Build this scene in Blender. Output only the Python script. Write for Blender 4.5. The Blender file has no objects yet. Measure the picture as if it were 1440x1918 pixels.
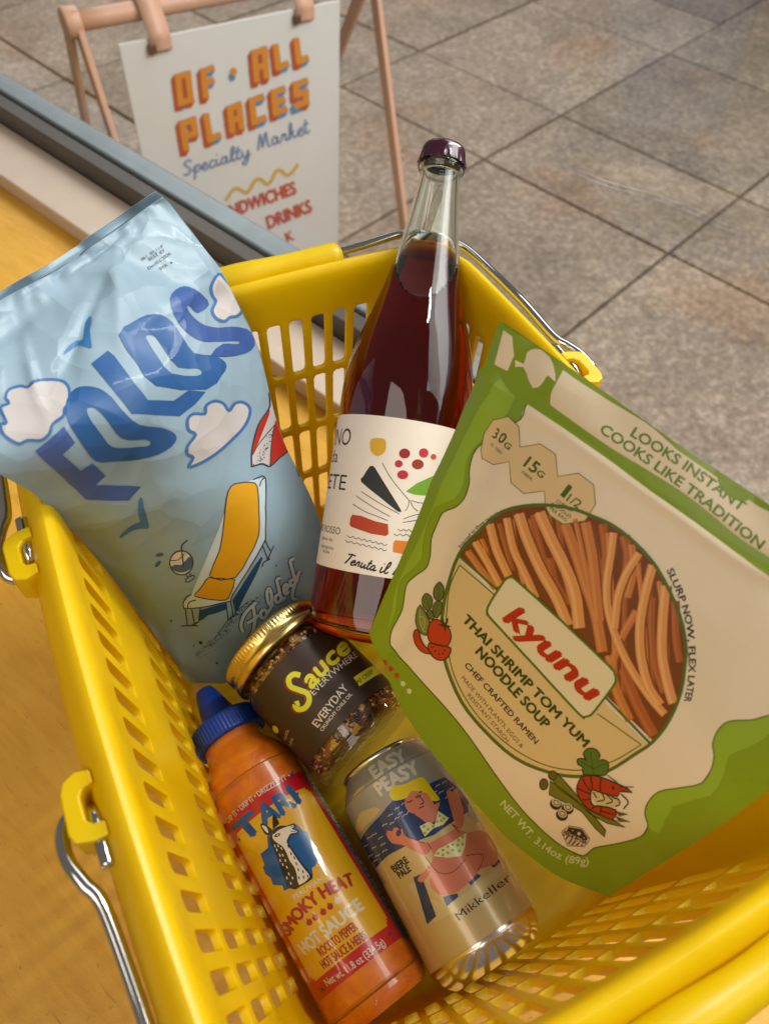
import bpy, bmesh, math, random
import numpy as np
from mathutils import Vector, Matrix
from mathutils.geometry import tessellate_polygon

sc = bpy.context.scene
C = sc.collection
random.seed(7)

# ---------------------------------------------------------------- camera
CAM_POS = np.array([-0.09672, -0.17799, 0.48651])
PITCH, ROLL, YAW = 0.93644, 0.05533, 0.49247
_f = np.array([math.sin(YAW)*math.cos(PITCH), math.cos(YAW)*math.cos(PITCH), -math.sin(PITCH)])
_r = np.array([math.cos(YAW), -math.sin(YAW), 0.0])
_u = np.cross(_r, _f)
CR = math.cos(ROLL)*_r + math.sin(ROLL)*_u
CU = -math.sin(ROLL)*_r + math.cos(ROLL)*_u
cd = bpy.data.cameras.new('camera')
cd.sensor_fit = 'HORIZONTAL'; cd.sensor_width = 36.0; cd.lens = 36.03
cd.clip_start = 0.01; cd.clip_end = 60
cd.dof.use_dof = True; cd.dof.focus_distance = 0.44; cd.dof.aperture_fstop = 13.0
cam = bpy.data.objects.new('camera', cd); C.objects.link(cam)
cam.matrix_world = Matrix(((CR[0], CU[0], -_f[0], CAM_POS[0]), (CR[1], CU[1], -_f[1], CAM_POS[1]), (CR[2], CU[2], -_f[2], CAM_POS[2]), (0, 0, 0, 1)))
sc.camera = cam

# ---------------------------------------------------------------- light
FA = -1.17144                       # direction of the window line
FX = np.array([math.cos(FA), math.sin(FA), 0.0])      # along the window
FY = np.array([-math.sin(FA), math.cos(FA), 0.0])     # out into the street
w = bpy.data.worlds.new('World'); sc.world = w; w.use_nodes = True
bg = w.node_tree.nodes['Background']
bg.inputs[0].default_value = (1.0, 0.93, 0.84, 1); bg.inputs[1].default_value = 0.15

def area(name, loc, target, sx, sy, power, col):
    l = bpy.data.lights.new(name, 'AREA'); l.shape = 'RECTANGLE'; l.size = sx; l.size_y = sy
    l.energy = power; l.color = col
    o = bpy.data.objects.new(name, l); C.objects.link(o)
    o.location = loc
    d = Vector(target) - Vector(loc)
    o.rotation_euler = d.to_track_quat('-Z', 'Y').to_euler()
    return o
# overcast daylight over the street
for fx_, w_, pw_ in ((1.25, 4.4, 112), (-4.3, 4.2, 116)):
    sl = Vector(FY*2.7+FX*fx_)
    so = area('street_daylight', (sl.x, sl.y, 1.9), (sl.x, sl.y, 0), 2.8, w_, pw_, (0.93, 0.96, 1.0)); so.data.spread = math.radians(140)
    so.rotation_euler = (0, 0, FA+math.pi/2)
# daylight that falls in through the shop window from the right: a bright strip of sky and the softer window area around it
area('window_daylight', (1.02, 0.34, 1.00), (-0.03, -0.02, 0.05), 0.05, 1.25, 13.5, (1.0, 0.97, 0.92))
wl = FY*0.85+FX*0.55
area('window_soft_daylight', (wl[0], wl[1], 1.15), (0, -0.02, 0.05), 1.5, 0.9, 14.0, (1.0, 0.98, 0.95))
# soft warm light of the shop behind the camera
area('shop_light', (-1.05, -0.85, 1.75), (0.0, 0.0, 0.05), 1.7, 1.2, 19.0, (1.0, 0.93, 0.82))

sc.view_settings.view_transform = 'Standard'; sc.view_settings.look = 'None'
sc.view_settings.exposure = 0.24; sc.view_settings.gamma = 1.0
sc.render.engine = 'CYCLES'
sc.cycles.use_denoising = True
sc.cycles.max_bounces = 12; sc.cycles.transmission_bounces = 10; sc.cycles.transparent_max_bounces = 12
sc.cycles.caustics_refractive = True; sc.cycles.caustics_reflective = False
sc.cycles.sample_clamp_indirect = 4.0

# ---------------------------------------------------------------- materials
def lin(h):
    if not isinstance(h, str): return tuple(h)
    h = h.lstrip('#'); v = [int(h[i:i+2], 16)/255 for i in (0, 2, 4)]
    return tuple(x/12.92 if x <= 0.04045 else ((x+0.055)/1.055)**2.4 for x in v)
_mats = {}
class NT:
    def __init__(s, m): s.t = m.node_tree; s.n = s.t.nodes; s.l = s.t.links
    def add(s, typ, **kw):
        x = s.n.new(typ)
        for k, v in kw.items():
            if k.startswith('i_'):
                k = k[2:].replace('_', ' '); x.inputs[int(k) if k.isdigit() else k].default_value = v
            else: setattr(x, k, v)
        return x
    def link(s, a, b): s.l.new(a, b)
def newmat(name):
    m = bpy.data.materials.new(name); m.use_nodes = True
    return m, NT(m), m.node_tree.nodes['Principled BSDF']
def mat(name, col=None, rough=0.5, metal=0.0, coat=0.0, spec=0.5, bump=None, vary=0.0, vscale=60.0, coord='Object', sheen=0):
    """plain surface: base colour with a little procedural variation and fine relief"""
    if name in _mats: return _mats[name]
    m, n, p = newmat(name); c = lin(col)
    p.inputs['Base Color'].default_value = (*c, 1); p.inputs['Roughness'].default_value = rough
    p.inputs['Metallic'].default_value = metal; p.inputs['Coat Weight'].default_value = coat
    p.inputs['Coat Roughness'].default_value = 0.035; p.inputs['Specular IOR Level'].default_value = spec
    tc = n.add('ShaderNodeTexCoord')
    if vary:
        no = n.add('ShaderNodeTexNoise', i_Scale=vscale, i_Detail=5.0, i_Roughness=0.6); n.link(tc.outputs[coord], no.inputs['Vector'])
        r = n.add('ShaderNodeMapRange', i_1=0.3, i_2=0.7, i_3=1-vary, i_4=1+vary); n.link(no.outputs['Fac'], r.inputs[0])
        h = n.add('ShaderNodeHueSaturation'); h.inputs['Color'].default_value = (*c, 1); n.link(r.outputs[0], h.inputs['Value']); n.link(h.outputs[0], p.inputs['Base Color'])
    if bump: bump(n, tc, p)
    _mats[name] = m; return m
def noise_bump(scale, strength, dist=0.001, detail=4.0):
    def f(n, tc, p):
        no = n.add('ShaderNodeTexNoise', i_Scale=scale, i_Detail=detail); n.link(tc.outputs['Object'], no.inputs['Vector'])
        b = n.add('ShaderNodeBump', i_Strength=strength, i_Distance=dist); n.link(no.outputs['Fac'], b.inputs['Height']); n.link(b.outputs[0], p.inputs['Normal'])
    return f

# ---------------------------------------------------------------- object helpers
def tag(o, label, cat, group=None):
    o['label'] = label; o['category'] = cat
    if group: o['group'] = group
    return o
def root(name, loc, label=None, cat=None, group=None, kind=None):
    o = bpy.data.objects.new(name, None); C.objects.link(o); o.location = loc; o.empty_display_size = 0.02
    if label: tag(o, label, cat, group)
    if kind: o['kind'] = kind
    return o
def wloc(o):
    v = Vector((0, 0, 0))
    while o: v += Vector(o.location); o = o.parent
    return v
def part(name, verts, faces, mats, parent=None, smooth=True, mi=None, kind=None):
    """one mesh object from world-space vertices, placed under its parent"""
    me = bpy.data.meshes.new(name)
    off = np.array(wloc(parent)) if parent else np.zeros(3)
    vv = np.asarray(verts, float) - off
    me.from_pydata(vv.tolist(), [], [tuple(int(i) for i in f) for f in faces])
    if not isinstance(mats, (list, tuple)): mats = [mats]
    for m in mats: me.materials.append(m)
    if mi is not None: me.polygons.foreach_set('material_index', np.asarray(mi, np.int32))
    me.polygons.foreach_set('use_smooth', np.full(len(me.polygons), bool(smooth)))
    me.update()
    o = bpy.data.objects.new(name, me); C.objects.link(o)
    if parent: o.parent = parent
    if kind: o['kind'] = kind
    return o
def box_vf(c, ax, ay, az, sx, sy, sz):
    """box with centre c, axes and full sizes"""
    v = []
    for i in (-1, 1):
        for j in (-1, 1):
            for k in (-1, 1):
                v.append(np.array(c) + np.array(ax)*i*sx/2 + np.array(ay)*j*sy/2 + np.array(az)*k*sz/2)
    return v, [(0, 1, 3, 2), (4, 6, 7, 5), (0, 4, 5, 1), (2, 3, 7, 6), (0, 2, 6, 4), (1, 5, 7, 3)]
def bevel(o, width, seg=2, angle=40):
    b = o.modifiers.new('bevel', 'BEVEL'); b.width = width; b.segments = seg; b.limit_method = 'ANGLE'; b.angle_limit = math.radians(angle)
    return o
def wn(o):
    o.modifiers.new('wn', 'WEIGHTED_NORMAL').keep_sharp = True
    return o
def tube_vf(path, r, n=14, caps=True):
    P = np.asarray(path, float); T = np.gradient(P, axis=0); T /= np.linalg.norm(T, axis=1)[:, None]
    a = np.cross(T[0], [0, 0, 1.0]);
    if np.linalg.norm(a) < 1e-3: a = np.cross(T[0], [0, 1.0, 0])
    a /= np.linalg.norm(a); V = []; F = []
    rr = np.full(len(P), r) if np.isscalar(r) else np.asarray(r)
    for i in range(len(P)):
        a = a - (a @ T[i])*T[i]; a /= np.linalg.norm(a); b = np.cross(T[i], a)
        for k in range(n):
            t = 2*math.pi*k/n; V.append(P[i] + rr[i]*(math.cos(t)*a + math.sin(t)*b))
    for i in range(len(P)-1):
        for k in range(n):
            k2 = (k+1) % n; F.append((i*n+k, i*n+k2, (i+1)*n+k2, (i+1)*n+k))
    if caps: F.append(tuple(range(n))[::-1]); F.append(tuple((len(P)-1)*n+k for k in range(n)))
    return V, F
def crspline(P, n=8, closed=False):
    """Catmull-Rom through points"""
    P = np.asarray(P, float)
    if closed: Q = np.vstack([P[-1:], P, P[:2]])
    else: Q = np.vstack([2*P[0]-P[1], P, 2*P[-1]-P[-2]])
    out = []
    for i in range(1, len(Q)-2):
        p0, p1, p2, p3 = Q[i-1], Q[i], Q[i+1], Q[i+2]
        for k in range(n):
            t = k/n; out.append(0.5*((2*p1)+(-p0+p2)*t+(2*p0-5*p1+4*p2-p3)*t*t+(-p0+3*p1-3*p2+p3)*t**3))
    if not closed: out.append(Q[-2])
    return np.array(out)
def frame_from(o, u, toward):
    """axes (x, y, z): z along u, x facing 'toward'"""
    u = np.asarray(u, float)/np.linalg.norm(u); d = np.asarray(toward, float)-np.asarray(o, float)
    x = d-(d@u)*u; x /= np.linalg.norm(x); return x, np.cross(u, x), u
def lathe_vf(o, fr, prof, n=64, a0=0.0, a1=2*math.pi, rfun=None):
    """surface of revolution: prof = [(radius, height)]"""
    o = np.asarray(o, float); X, Y, Z = fr; full = abs(a1-a0-2*math.pi) < 1e-6; m = n if full else n+1; V = []; F = []
    for (r, h) in prof:
        for k in range(m):
            t = a0+(a1-a0)*k/n; rr = r if rfun is None else rfun(r, h, t); V.append(o+Z*h+rr*(math.cos(t)*X+math.sin(t)*Y))
    for i in range(len(prof)-1):
        for k in range(n):
            k2 = (k+1) % m if full else k+1; F.append((i*m+k, i*m+k2, (i+1)*m+k2, (i+1)*m+k))
    return V, F
def join_vf(*parts):
    V = []; F = []
    for v, f in parts:
        b = len(V); V += list(v); F += [tuple(i+b for i in q) for q in f]
    return V, F

# ---------------------------------------------------------------- shapes of the goods (plain numpy: world coordinates in metres)
def bspl(G, u, v):
    """bicubic Catmull-Rom patch through the control net G[row, col]; u across, v down (0..1)"""
    nr, nc = G.shape[:2]
    E = np.concatenate([2*G[:1]-G[1:2], G, 2*G[-1:]-G[-2:-1]], 0)
    E = np.concatenate([2*E[:, :1]-E[:, 1:2], E, 2*E[:, -1:]-E[:, -2:-1]], 1)
    def w(t): return np.stack([-.5*t+t*t-.5*t**3, 1-2.5*t*t+1.5*t**3, .5*t+2*t*t-1.5*t**3, -.5*t*t+.5*t**3], -1)
    a = np.clip(np.asarray(v, float), -.02, 1.02)*(nr-1); b = np.clip(np.asarray(u, float), -.02, 1.02)*(nc-1)
    i = np.clip(np.floor(a).astype(int), 0, nr-2); j = np.clip(np.floor(b).astype(int), 0, nc-2)
    wa = w(a-i); wb = w(b-j); out = 0
    for p in range(4):
        for q in range(4): out = out+(wa[..., p]*wb[..., q])[..., None]*E[i+p, j+q]
    return out
def with_normal(S, u, v, h, e=2e-3):
    P = S(u, v); du = S(u+e, v)-S(u-e, v); dv = S(u, v+e)-S(u, v-e)
    n = np.cross(dv, du); n /= np.linalg.norm(n, axis=-1)[..., None]
    return P+n*np.asarray(h)[..., None]
BAG_G = np.array([[[-0.1448,0.1332,0.2649],[-0.1229,0.1552,0.2578],[-0.0964,0.1725,0.2551],[-0.0658,0.1942,0.2538],[-0.0365,0.2073,0.2579]],[[-0.1467,0.1219,0.2585],[-0.124,0.142,0.2531],[-0.0962,0.1585,0.2488],[-0.0623,0.1802,0.2475],[-0.0278,0.2024,0.2466]],[[-0.1506,0.1,0.2453],[-0.1239,0.1107,0.244],[-0.0922,0.1228,0.2431],[-0.0543,0.148,0.2332],[-0.0128,0.1844,0.2126]],[[-0.15,0.0785,0.2324],[-0.1195,0.0827,0.2321],[-0.085,0.0932,0.2277],[-0.0465,0.1208,0.2073],[-0.0033,0.1663,0.1729]],[[-0.1379,0.0792,0.199],[-0.1105,0.078,0.1952],[-0.0811,0.0832,0.1866],[-0.0464,0.101,0.1632],[-0.0044,0.1347,0.1248]],[[-0.129,0.0897,0.13],[-0.1027,0.0822,0.1318],[-0.0737,0.077,0.1262],[-0.0359,0.081,0.1088],[0.0025,0.0935,0.0786]],[[-0.1187,0.0814,0.0596],[-0.099,0.0729,0.0621],[-0.0735,0.067,0.0628],[-0.0435,0.0654,0.053],[-0.0115,0.0712,0.0381]],[[-0.1083,0.0647,0.0009],[-0.0951,0.0568,0.0002],[-0.0799,0.0527,-0.0014],[-0.061,0.0522,-0.0007],[-0.0379,0.0579,-0.0069]]])
POUCH_G = np.array([[[0.0761,0.0426,0.2605],[0.0906,-0.0073,0.2609],[0.1029,-0.0505,0.2606],[0.1141,-0.088,0.2614],[0.1254,-0.1267,0.2617]],[[0.062,0.036,0.2322],[0.075,-0.0203,0.2369],[0.0884,-0.0685,0.2392],[0.1011,-0.1072,0.2395],[0.1218,-0.1431,0.247]],[[0.0473,0.0289,0.2024],[0.0596,-0.0332,0.2087],[0.0721,-0.0831,0.2101],[0.0858,-0.1245,0.2093],[0.1113,-0.1554,0.222]],[[0.0311,0.021,0.1696],[0.0419,-0.0429,0.1753],[0.0546,-0.0962,0.176],[0.0695,-0.1403,0.1752],[0.0946,-0.1647,0.1876]],[[0.0131,0.0118,0.1329],[0.0235,-0.0529,0.1328],[0.0359,-0.108,0.1305],[0.0521,-0.1509,0.134],[0.0705,-0.167,0.1436]],[[-0.0051,0.0025,0.0958],[-0.0042,-0.0437,0.078],[0.0096,-0.1038,0.073],[0.0233,-0.1432,0.0761],[0.0403,-0.1677,0.0896]]])
def bag_smooth(u, v): return bspl(BAG_G, u, v)
_rg = np.random.default_rng(5)
_cre = [(a, b, c, d, e, f) for a, b, c, d, e, f in zip(_rg.uniform(.05, .95, 46), np.concatenate([_rg.uniform(.07, .34, 30), _rg.uniform(.3, .95, 16)]), _rg.uniform(0, 3.14, 46), _rg.uniform(.006, .016, 46), _rg.uniform(.05, .16, 46), _rg.uniform(-1, 1, 46))]
def bag_relief(u, v):
    """wrinkles of the foil film, in metres along the normal"""
    h = .0010*np.sin(2*np.pi*(1.3*u+2.1*v)+.4)*np.sin(2*np.pi*(2.2*u-1.1*v)+1.0)
    for a, b, c, s, l, k in _cre:
        x = (u-a)*.17; y = (v-b)*.31; p = x*math.cos(c)+y*math.sin(c); q = -x*math.sin(c)+y*math.cos(c)
        amp = .0022 if b < .36 else .0011
        h = h+amp*k*np.exp(-(p/(s*.55))**2-(q/(l*.17))**2)*(1+.3*np.sin(p/s*3))
    # gathers that run down from the top seal
    g = np.clip((v-.055)/.02, 0, 1)*np.exp(-np.clip(v-.06, 0, 1)/.055)
    h = h+.0017*g*(np.sin(2*np.pi*(6.3*u+.2))*np.sin(2*np.pi*(2.3*u+.4))+.35*np.sin(2*np.pi*(15*u+.2)))
    # crimped seal
    seal = np.clip((.052-v)/.004, 0, 1)
    h = h+.0009*seal*np.sin(2*np.pi*v/.0104)
    # one hard kink across the seal
    h = h-.0045*np.exp(-((u-.56-.6*v)/.035)**2)*np.exp(-(v/.07)**2)
    return h
def S_bag(u, v, h=0.0): 
    u = np.asarray(u, float); v = np.asarray(v, float)
    return with_normal(bag_smooth, u, v, bag_relief(u, v)+h)
def pouch_smooth(u, v): return bspl(POUCH_G, u, v)
def pouch_relief(u, v):
    h = .0009*np.sin(2*np.pi*(1.1*u+.9*v))*np.sin(2*np.pi*(.8*u-1.3*v)+.6)
    h = h+.0016*np.exp(-((v-.0)/.06)**2)*np.sin(2*np.pi*(2.4*u+.15))
    h = h-.0012*np.exp(-((v-.128)/.018)**2)+.0011*np.exp(-((v-.160)/.018)**2)        # zip closure
    h = h+.0012*np.exp(-((u-.03)/.03)**2)-.0014*np.exp(-((u-.09)/.03)**2)         # side seal
    for a, b, c, s, k in ((.08, .22, .9, .013, .9), (.13, .12, 1.8, .012, -.7), (.2, .05, 1.2, .013, .8), (.9, .7, 2.2, .016, .9), (.05, .5, 1.4, .013, .7), (.07, .9, .4, .013, -.8), (.6, .97, .2, .014, .9), (.8, .25, .5, .018, .8), (.72, .5, 2.4, .02, -.6)):
        x = (u-a)*.18; y = (v-b)*.19; p = x*math.cos(c)+y*math.sin(c); q = -x*math.sin(c)+y*math.cos(c)
        h = h+.0015*k*np.exp(-(p/(s*.6))**2-(q/.022)**2)
    return h
def S_pouch(u, v, h=0.0):
    u = np.asarray(u, float); v = np.asarray(v, float)
    return with_normal(pouch_smooth, u, v, pouch_relief(u, v)+h)
def cyl_surface(o, u, rad, toward=CAM_POS):
    """(s, t): arc length round the axis from the line that faces the camera, height along the axis"""
    o = np.asarray(o, float); fr = frame_from(o, u, toward)
    def S(s, t, h=0.0):
        s = np.asarray(s, float); t = np.asarray(t, float); R = rad(t) if callable(rad) else rad
        R0 = rad(0.06) if callable(rad) else rad
        a = s/R0; r = np.asarray(R+h)
        return o+t[..., None]*fr[2]+(r*np.cos(a))[..., None]*fr[0]+(r*np.sin(a))[..., None]*fr[1]
    return S, fr
# wine bottle
BOT_U = np.array([0.46094, 0.66281, 0.59010]); BOT_O = np.array([0.00976, 0.02606, 0.06613])-0.0125*BOT_U
BOT_R = 0.0400
S_bottle, BOT_F = cyl_surface(BOT_O, BOT_U, BOT_R+.0001)
# hot sauce bottle, can, jar: all lie on the basket floor
HOT_U = np.array([0.150, -0.988, -0.041]); HOT_U /= np.linalg.norm(HOT_U); HOT_O = np.array([-0.0896, -0.0257, 0.0085]); HOT_R = 0.029
S_hot, HOT_F = cyl_surface(HOT_O, HOT_U, HOT_R+.0001)
CAN_U = np.array([0.078, -0.996, -0.053]); CAN_U /= np.linalg.norm(CAN_U); CAN_O = np.array([-0.0179, -0.0453, 0.0240]); CAN_R = 0.0331
_cp = np.array([(0.0258, 0.0026), (0.0268, 0.0042), (0.0292, 0.0080), (0.0318, 0.0120), (0.0329, 0.0150), (0.0331, 0.0180), (0.0331, 0.1085)])
def can_rad(t): return np.interp(t, _cp[:, 1], _cp[:, 0])+.00012
S_can, CAN_F = cyl_surface(CAN_O, CAN_U, can_rad)
JAR_U = np.array([0.332, -0.939, -0.085]); JAR_U /= np.linalg.norm(JAR_U); JAR_O = np.array([-0.0472, 0.0356, 0.0376]); JAR_R = 0.0352
S_jar, JAR_F = cyl_surface(JAR_O, JAR_U, JAR_R+.0001)
# street sign panel: u along the top edge, v down (metres)
SIGN_TL = np.array([0.138, 1.361, -0.143]); SIGN_X = np.array([0.454, 0.051, -0.005]); SIGN_X /= np.linalg.norm(SIGN_X)
SIGN_D = np.array([-0.016, 0.014, -0.585]); SIGN_D -= (SIGN_D@SIGN_X)*SIGN_X; SIGN_D /= np.linalg.norm(SIGN_D); SIGN_N = np.cross(SIGN_D, SIGN_X)
def S_sign(u, v, h=0.0):
    u = np.asarray(u, float); v = np.asarray(v, float); h = np.asarray(h, float)+0*u
    return SIGN_TL+u[..., None]*SIGN_X+v[..., None]*SIGN_D+h[..., None]*SIGN_N

# ================================================================ setting: ledge, sill, window, pavement
LEDGE_Z = -0.0285
PAVE_Z = CAM_POS[2]-1.60
def F2W(a, b, z): return FX*a+FY*b+np.array([0, 0, z])
def fbox(a0, a1, b0, b1, z0, z1):
    return box_vf(F2W((a0+a1)/2, (b0+b1)/2, (z0+z1)/2), FX, FY, [0, 0, 1], a1-a0, b1-b0, z1-z0)

def wood_mat():
    m, n, p = newmat('ledge_paint'); tc = n.add('ShaderNodeTexCoord')
    mp = n.add('ShaderNodeMapping'); mp.inputs['Rotation'].default_value = (0, 0, -FA); n.link(tc.outputs['Object'], mp.inputs[0])
    ms = n.add('ShaderNodeMapping'); ms.inputs['Scale'].default_value = (5.0, 30.0, 5.0); n.link(mp.outputs[0], ms.inputs[0])
    g = n.add('ShaderNodeTexNoise', i_Scale=3.0, i_Detail=8.0, i_Roughness=0.65, i_Distortion=0.6); n.link(ms.outputs[0], g.inputs['Vector'])
    b = n.add('ShaderNodeTexNoise', i_Scale=7.0, i_Detail=6.0, i_Roughness=0.6); n.link(mp.outputs[0], b.inputs['Vector'])
    r1 = n.add('ShaderNodeValToRGB'); n.link(g.outputs['Fac'], r1.inputs[0])
    r1.color_ramp.elements[0].position = 0.30; r1.color_ramp.elements[0].color = (*lin('#cb922c'), 1)
    r1.color_ramp.elements[1].position = 0.66; r1.color_ramp.elements[1].color = (*lin('#d8a43c'), 1)
    r2 = n.add('ShaderNodeMapRange', i_1=0.3, i_2=0.7, i_3=0.90, i_4=1.08); n.link(b.outputs['Fac'], r2.inputs[0])
    h = n.add('ShaderNodeHueSaturation', i_Saturation=1.0); n.link(r1.outputs[0], h.inputs['Color']); n.link(r2.outputs[0], h.inputs['Value'])
    pore = n.add('ShaderNodeTexNoise', i_Scale=150.0, i_Detail=6.0, i_Roughness=0.7); n.link(mp.outputs[0], pore.inputs['Vector'])
    # thin scratches
    sm = n.add('ShaderNodeMapping'); sm.inputs['Scale'].default_value = (9, 120, 1); sm.inputs['Rotation'].default_value = (0, 0, 0.5); n.link(mp.outputs[0], sm.inputs[0])
    s = n.add('ShaderNodeTexNoise', i_Scale=2.0, i_Detail=2.0); n.link(sm.outputs[0], s.inputs['Vector'])
    sr = n.add('ShaderNodeMapRange', i_1=0.70, i_2=0.76, i_3=0.0, i_4=0.45); n.link(s.outputs['Fac'], sr.inputs[0])
    mx = n.add('ShaderNodeMix', data_type='RGBA'); mx.inputs[7].default_value = (*lin('#7d4f17'), 1); n.link(sr.outputs[0], mx.inputs[0]); n.link(h.outputs[0], mx.inputs[6])
    pr = n.add('ShaderNodeMapRange', i_1=0.62, i_2=0.72, i_3=0.0, i_4=0.5); n.link(pore.outputs['Fac'], pr.inputs[0])
    mp2 = n.add('ShaderNodeMix', data_type='RGBA'); mp2.inputs[7].default_value = (*lin('#6f4510'), 1); n.link(pr.outputs[0], mp2.inputs[0]); n.link(mx.outputs[2], mp2.inputs[6])
    n.link(mp2.outputs[2], p.inputs['Base Color'])
    p.inputs['Roughness'].default_value = 0.42
    bp = n.add('ShaderNodeBump', i_Strength=0.35, i_Distance=0.0012); n.link(pore.outputs['Fac'], bp.inputs['Height']); n.link(bp.outputs[0], p.inputs['Normal'])
    return m
v, f = fbox(-3.0, 3.0, -2.2, 0.197, LEDGE_Z-0.04, LEDGE_Z)
o = part('ledge', v, f, wood_mat(), smooth=False, kind='structure')
paint_sill = mat('sill_paint', '#bfac9a', 0.45, vary=0.05, vscale=25, bump=noise_bump(180, 0.15, 0.0006))
v, f = fbox(-3.0, 3.0, 0.1845, 0.2500, LEDGE_Z+0.0005, -0.0080)
o = bevel(part('window_sill', v, f, paint_sill, smooth=False, kind='structure'), 0.0025, 3)

win = root('shop_window', F2W(0, 0.25, -0.008), 'shop window with grey metal bottom rail behind the white sill', 'window')
dark = mat('rail_metal', '#4b443e', 0.42, metal=0.0, vary=0.12, vscale=18, bump=noise_bump(220, 0.1, 0.0005))
pale = mat('rail_top_metal', '#7b8387', 0.34, metal=0.25, vary=0.14, vscale=14, bump=noise_bump(160, 0.1, 0.0005))
v, f = fbox(-3.0, 3.0, 0.2503, 0.2690, -0.090, 0.0145); bevel(part('bottom_rail', v, f, dark, win, False), 0.002, 2)
v, f = fbox(-3.0, 3.0, 0.2690, 0.2735, -0.090, 0.0085); part('glazing_groove', v, f, mat('gasket', '#17150f', 0.6), win, False)
v, f = fbox(-3.0, 3.0, 0.2735, 0.3020, -0.090, 0.0150); bevel(part('outer_rail', v, f, pale, win, False), 0.003, 2)
def glass_sheet():
    m, n, p = newmat('window_glass'); n.n.remove(p)
    tr = n.add('ShaderNodeBsdfTransparent'); tr.inputs[0].default_value = (0.96, 0.975, 0.965, 1)
    gl = n.add('ShaderNodeBsdfGlossy', i_Roughness=0.01); lw = n.add('ShaderNodeLayerWeight', i_Blend=0.5)
    pw = n.add('ShaderNodeMath', operation='POWER', i_1=5.0); n.link(lw.outputs['Facing'], pw.inputs[0]); fr = n.add('ShaderNodeMapRange', i_3=0.025, i_4=0.6); n.link(pw.outputs[0], fr.inputs[0])
    mx = n.add('ShaderNodeMixShader'); n.link(fr.outputs[0], mx.inputs[0]); n.link(tr.outputs[0], mx.inputs[1]); n.link(gl.outputs[0], mx.inputs[2])
    n.link(mx.outputs[0], n.n['Material Output'].inputs[0]); return m
v, f = fbox(-3.0, 3.0, 0.2700, 0.2730, 0.0086, 1.6); part('glass_pane', v, f, glass_sheet(), win, False)

# pavement: separate exposed-aggregate slabs
def pave_mat(name, bedding=False):
    m, n, p = newmat(name); tc = n.add('ShaderNodeTexCoord'); geo = n.add('ShaderNodeNewGeometry'); oi = n.add('ShaderNodeObjectInfo')
    fine = n.add('ShaderNodeTexNoise', i_Scale=48.0, i_Detail=8.0, i_Roughness=0.75); n.link(geo.outputs['Position'], fine.inputs['Vector'])
    big = n.add('ShaderNodeTexNoise', i_Scale=3.4, i_Detail=8.0, i_Roughness=0.6); n.link(geo.outputs['Position'], big.inputs['Vector'])
    vo = n.add('ShaderNodeTexVoronoi', i_Scale=58.0); n.link(geo.outputs['Position'], vo.inputs['Vector'])
    r = n.add('ShaderNodeValToRGB'); n.link(fine.outputs['Fac'], r.inputs[0]); e = r.color_ramp.elements
    e[0].position = 0.30; e[0].color = (*lin('#5a4e44'), 1); e[1].position = 0.72; e[1].color = (*lin('#b5a28f'), 1)
    k = r.color_ramp.elements.new(0.5); k.color = (*lin('#7f7064'), 1)
    # pale pebbles
    pr = n.add('ShaderNodeMapRange', i_1=0.10, i_2=0.26, i_3=0.55, i_4=0.0); n.link(vo.outputs['Distance'], pr.inputs[0])
    sel = n.add('ShaderNodeMath', operation='GREATER_THAN', i_1=0.80); sp = n.add('ShaderNodeSeparateColor'); n.link(vo.outputs['Color'], sp.inputs[0]); n.link(sp.outputs[0], sel.inputs[0])
    mu = n.add('ShaderNodeMath', operation='MULTIPLY'); n.link(pr.outputs[0], mu.inputs[0]); n.link(sel.outputs[0], mu.inputs[1])
    mx = n.add('ShaderNodeMix', data_type='RGBA'); mx.inputs[7].default_value = (*lin('#cfc2b2'), 1); n.link(mu.outputs[0], mx.inputs[0]); n.link(r.outputs[0], mx.inputs[6])
    # blotches and slab-to-slab difference
    br = n.add('ShaderNodeMapRange', i_1=0.3, i_2=0.7, i_3=0.72, i_4=1.22); n.link(big.outputs['Fac'], br.inputs[0])
    ob = n.add('ShaderNodeMapRange', i_1=0.0, i_2=1.0, i_3=0.84, i_4=1.13); n.link(oi.outputs['Random'], ob.inputs[0])
    m2 = n.add('ShaderNodeMath', operation='MULTIPLY'); n.link(br.outputs[0], m2.inputs[0]); n.link(ob.outputs[0], m2.inputs[1])
    h = n.add('ShaderNodeHueSaturation', i_Saturation=1.05); n.link(mx.outputs[2], h.inputs['Color']); n.link(m2.outputs[0], h.inputs['Value'])
    st = n.add('ShaderNodeTexNoise', i_Scale=2.1, i_Detail=3.0); n.link(geo.outputs['Position'], st.inputs['Vector'])
    sr = n.add('ShaderNodeMapRange', i_1=0.52, i_2=0.70, i_3=0.0, i_4=0.75); n.link(st.outputs['Fac'], sr.inputs[0])
    mt = n.add('ShaderNodeMix', data_type='RGBA', blend_type='MULTIPLY'); mt.inputs[7].default_value = (1.0, 0.80, 0.70, 1); n.link(sr.outputs[0], mt.inputs[0]); n.link(h.outputs[0], mt.inputs[6])
    n.link(mt.outputs[2], p.inputs['Base Color']); p.inputs['Roughness'].default_value = 0.85
    bp = n.add('ShaderNodeBump', i_Strength=0.5, i_Distance=0.003); n.link(fine.outputs['Fac'], bp.inputs['Height']); n.link(bp.outputs[0], p.inputs['Normal'])
    return m
PA = -1.21327; PX = np.array([math.cos(PA), math.sin(PA), 0]); PY = np.array([-math.sin(PA), math.cos(PA), 0])
cam_l, cam_m = CAM_POS@PX, CAM_POS@PY
bed_m = mat('joint_sand', '#5c5044', 0.95, vary=0.3, vscale=30)
v, f = box_vf(PX*(cam_l-2.5)+PY*(cam_m+6.0)+np.array([0, 0, PAVE_Z-0.066]), PX, PY, [0, 0, 1], 26, 12.0, 0.1)
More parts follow.
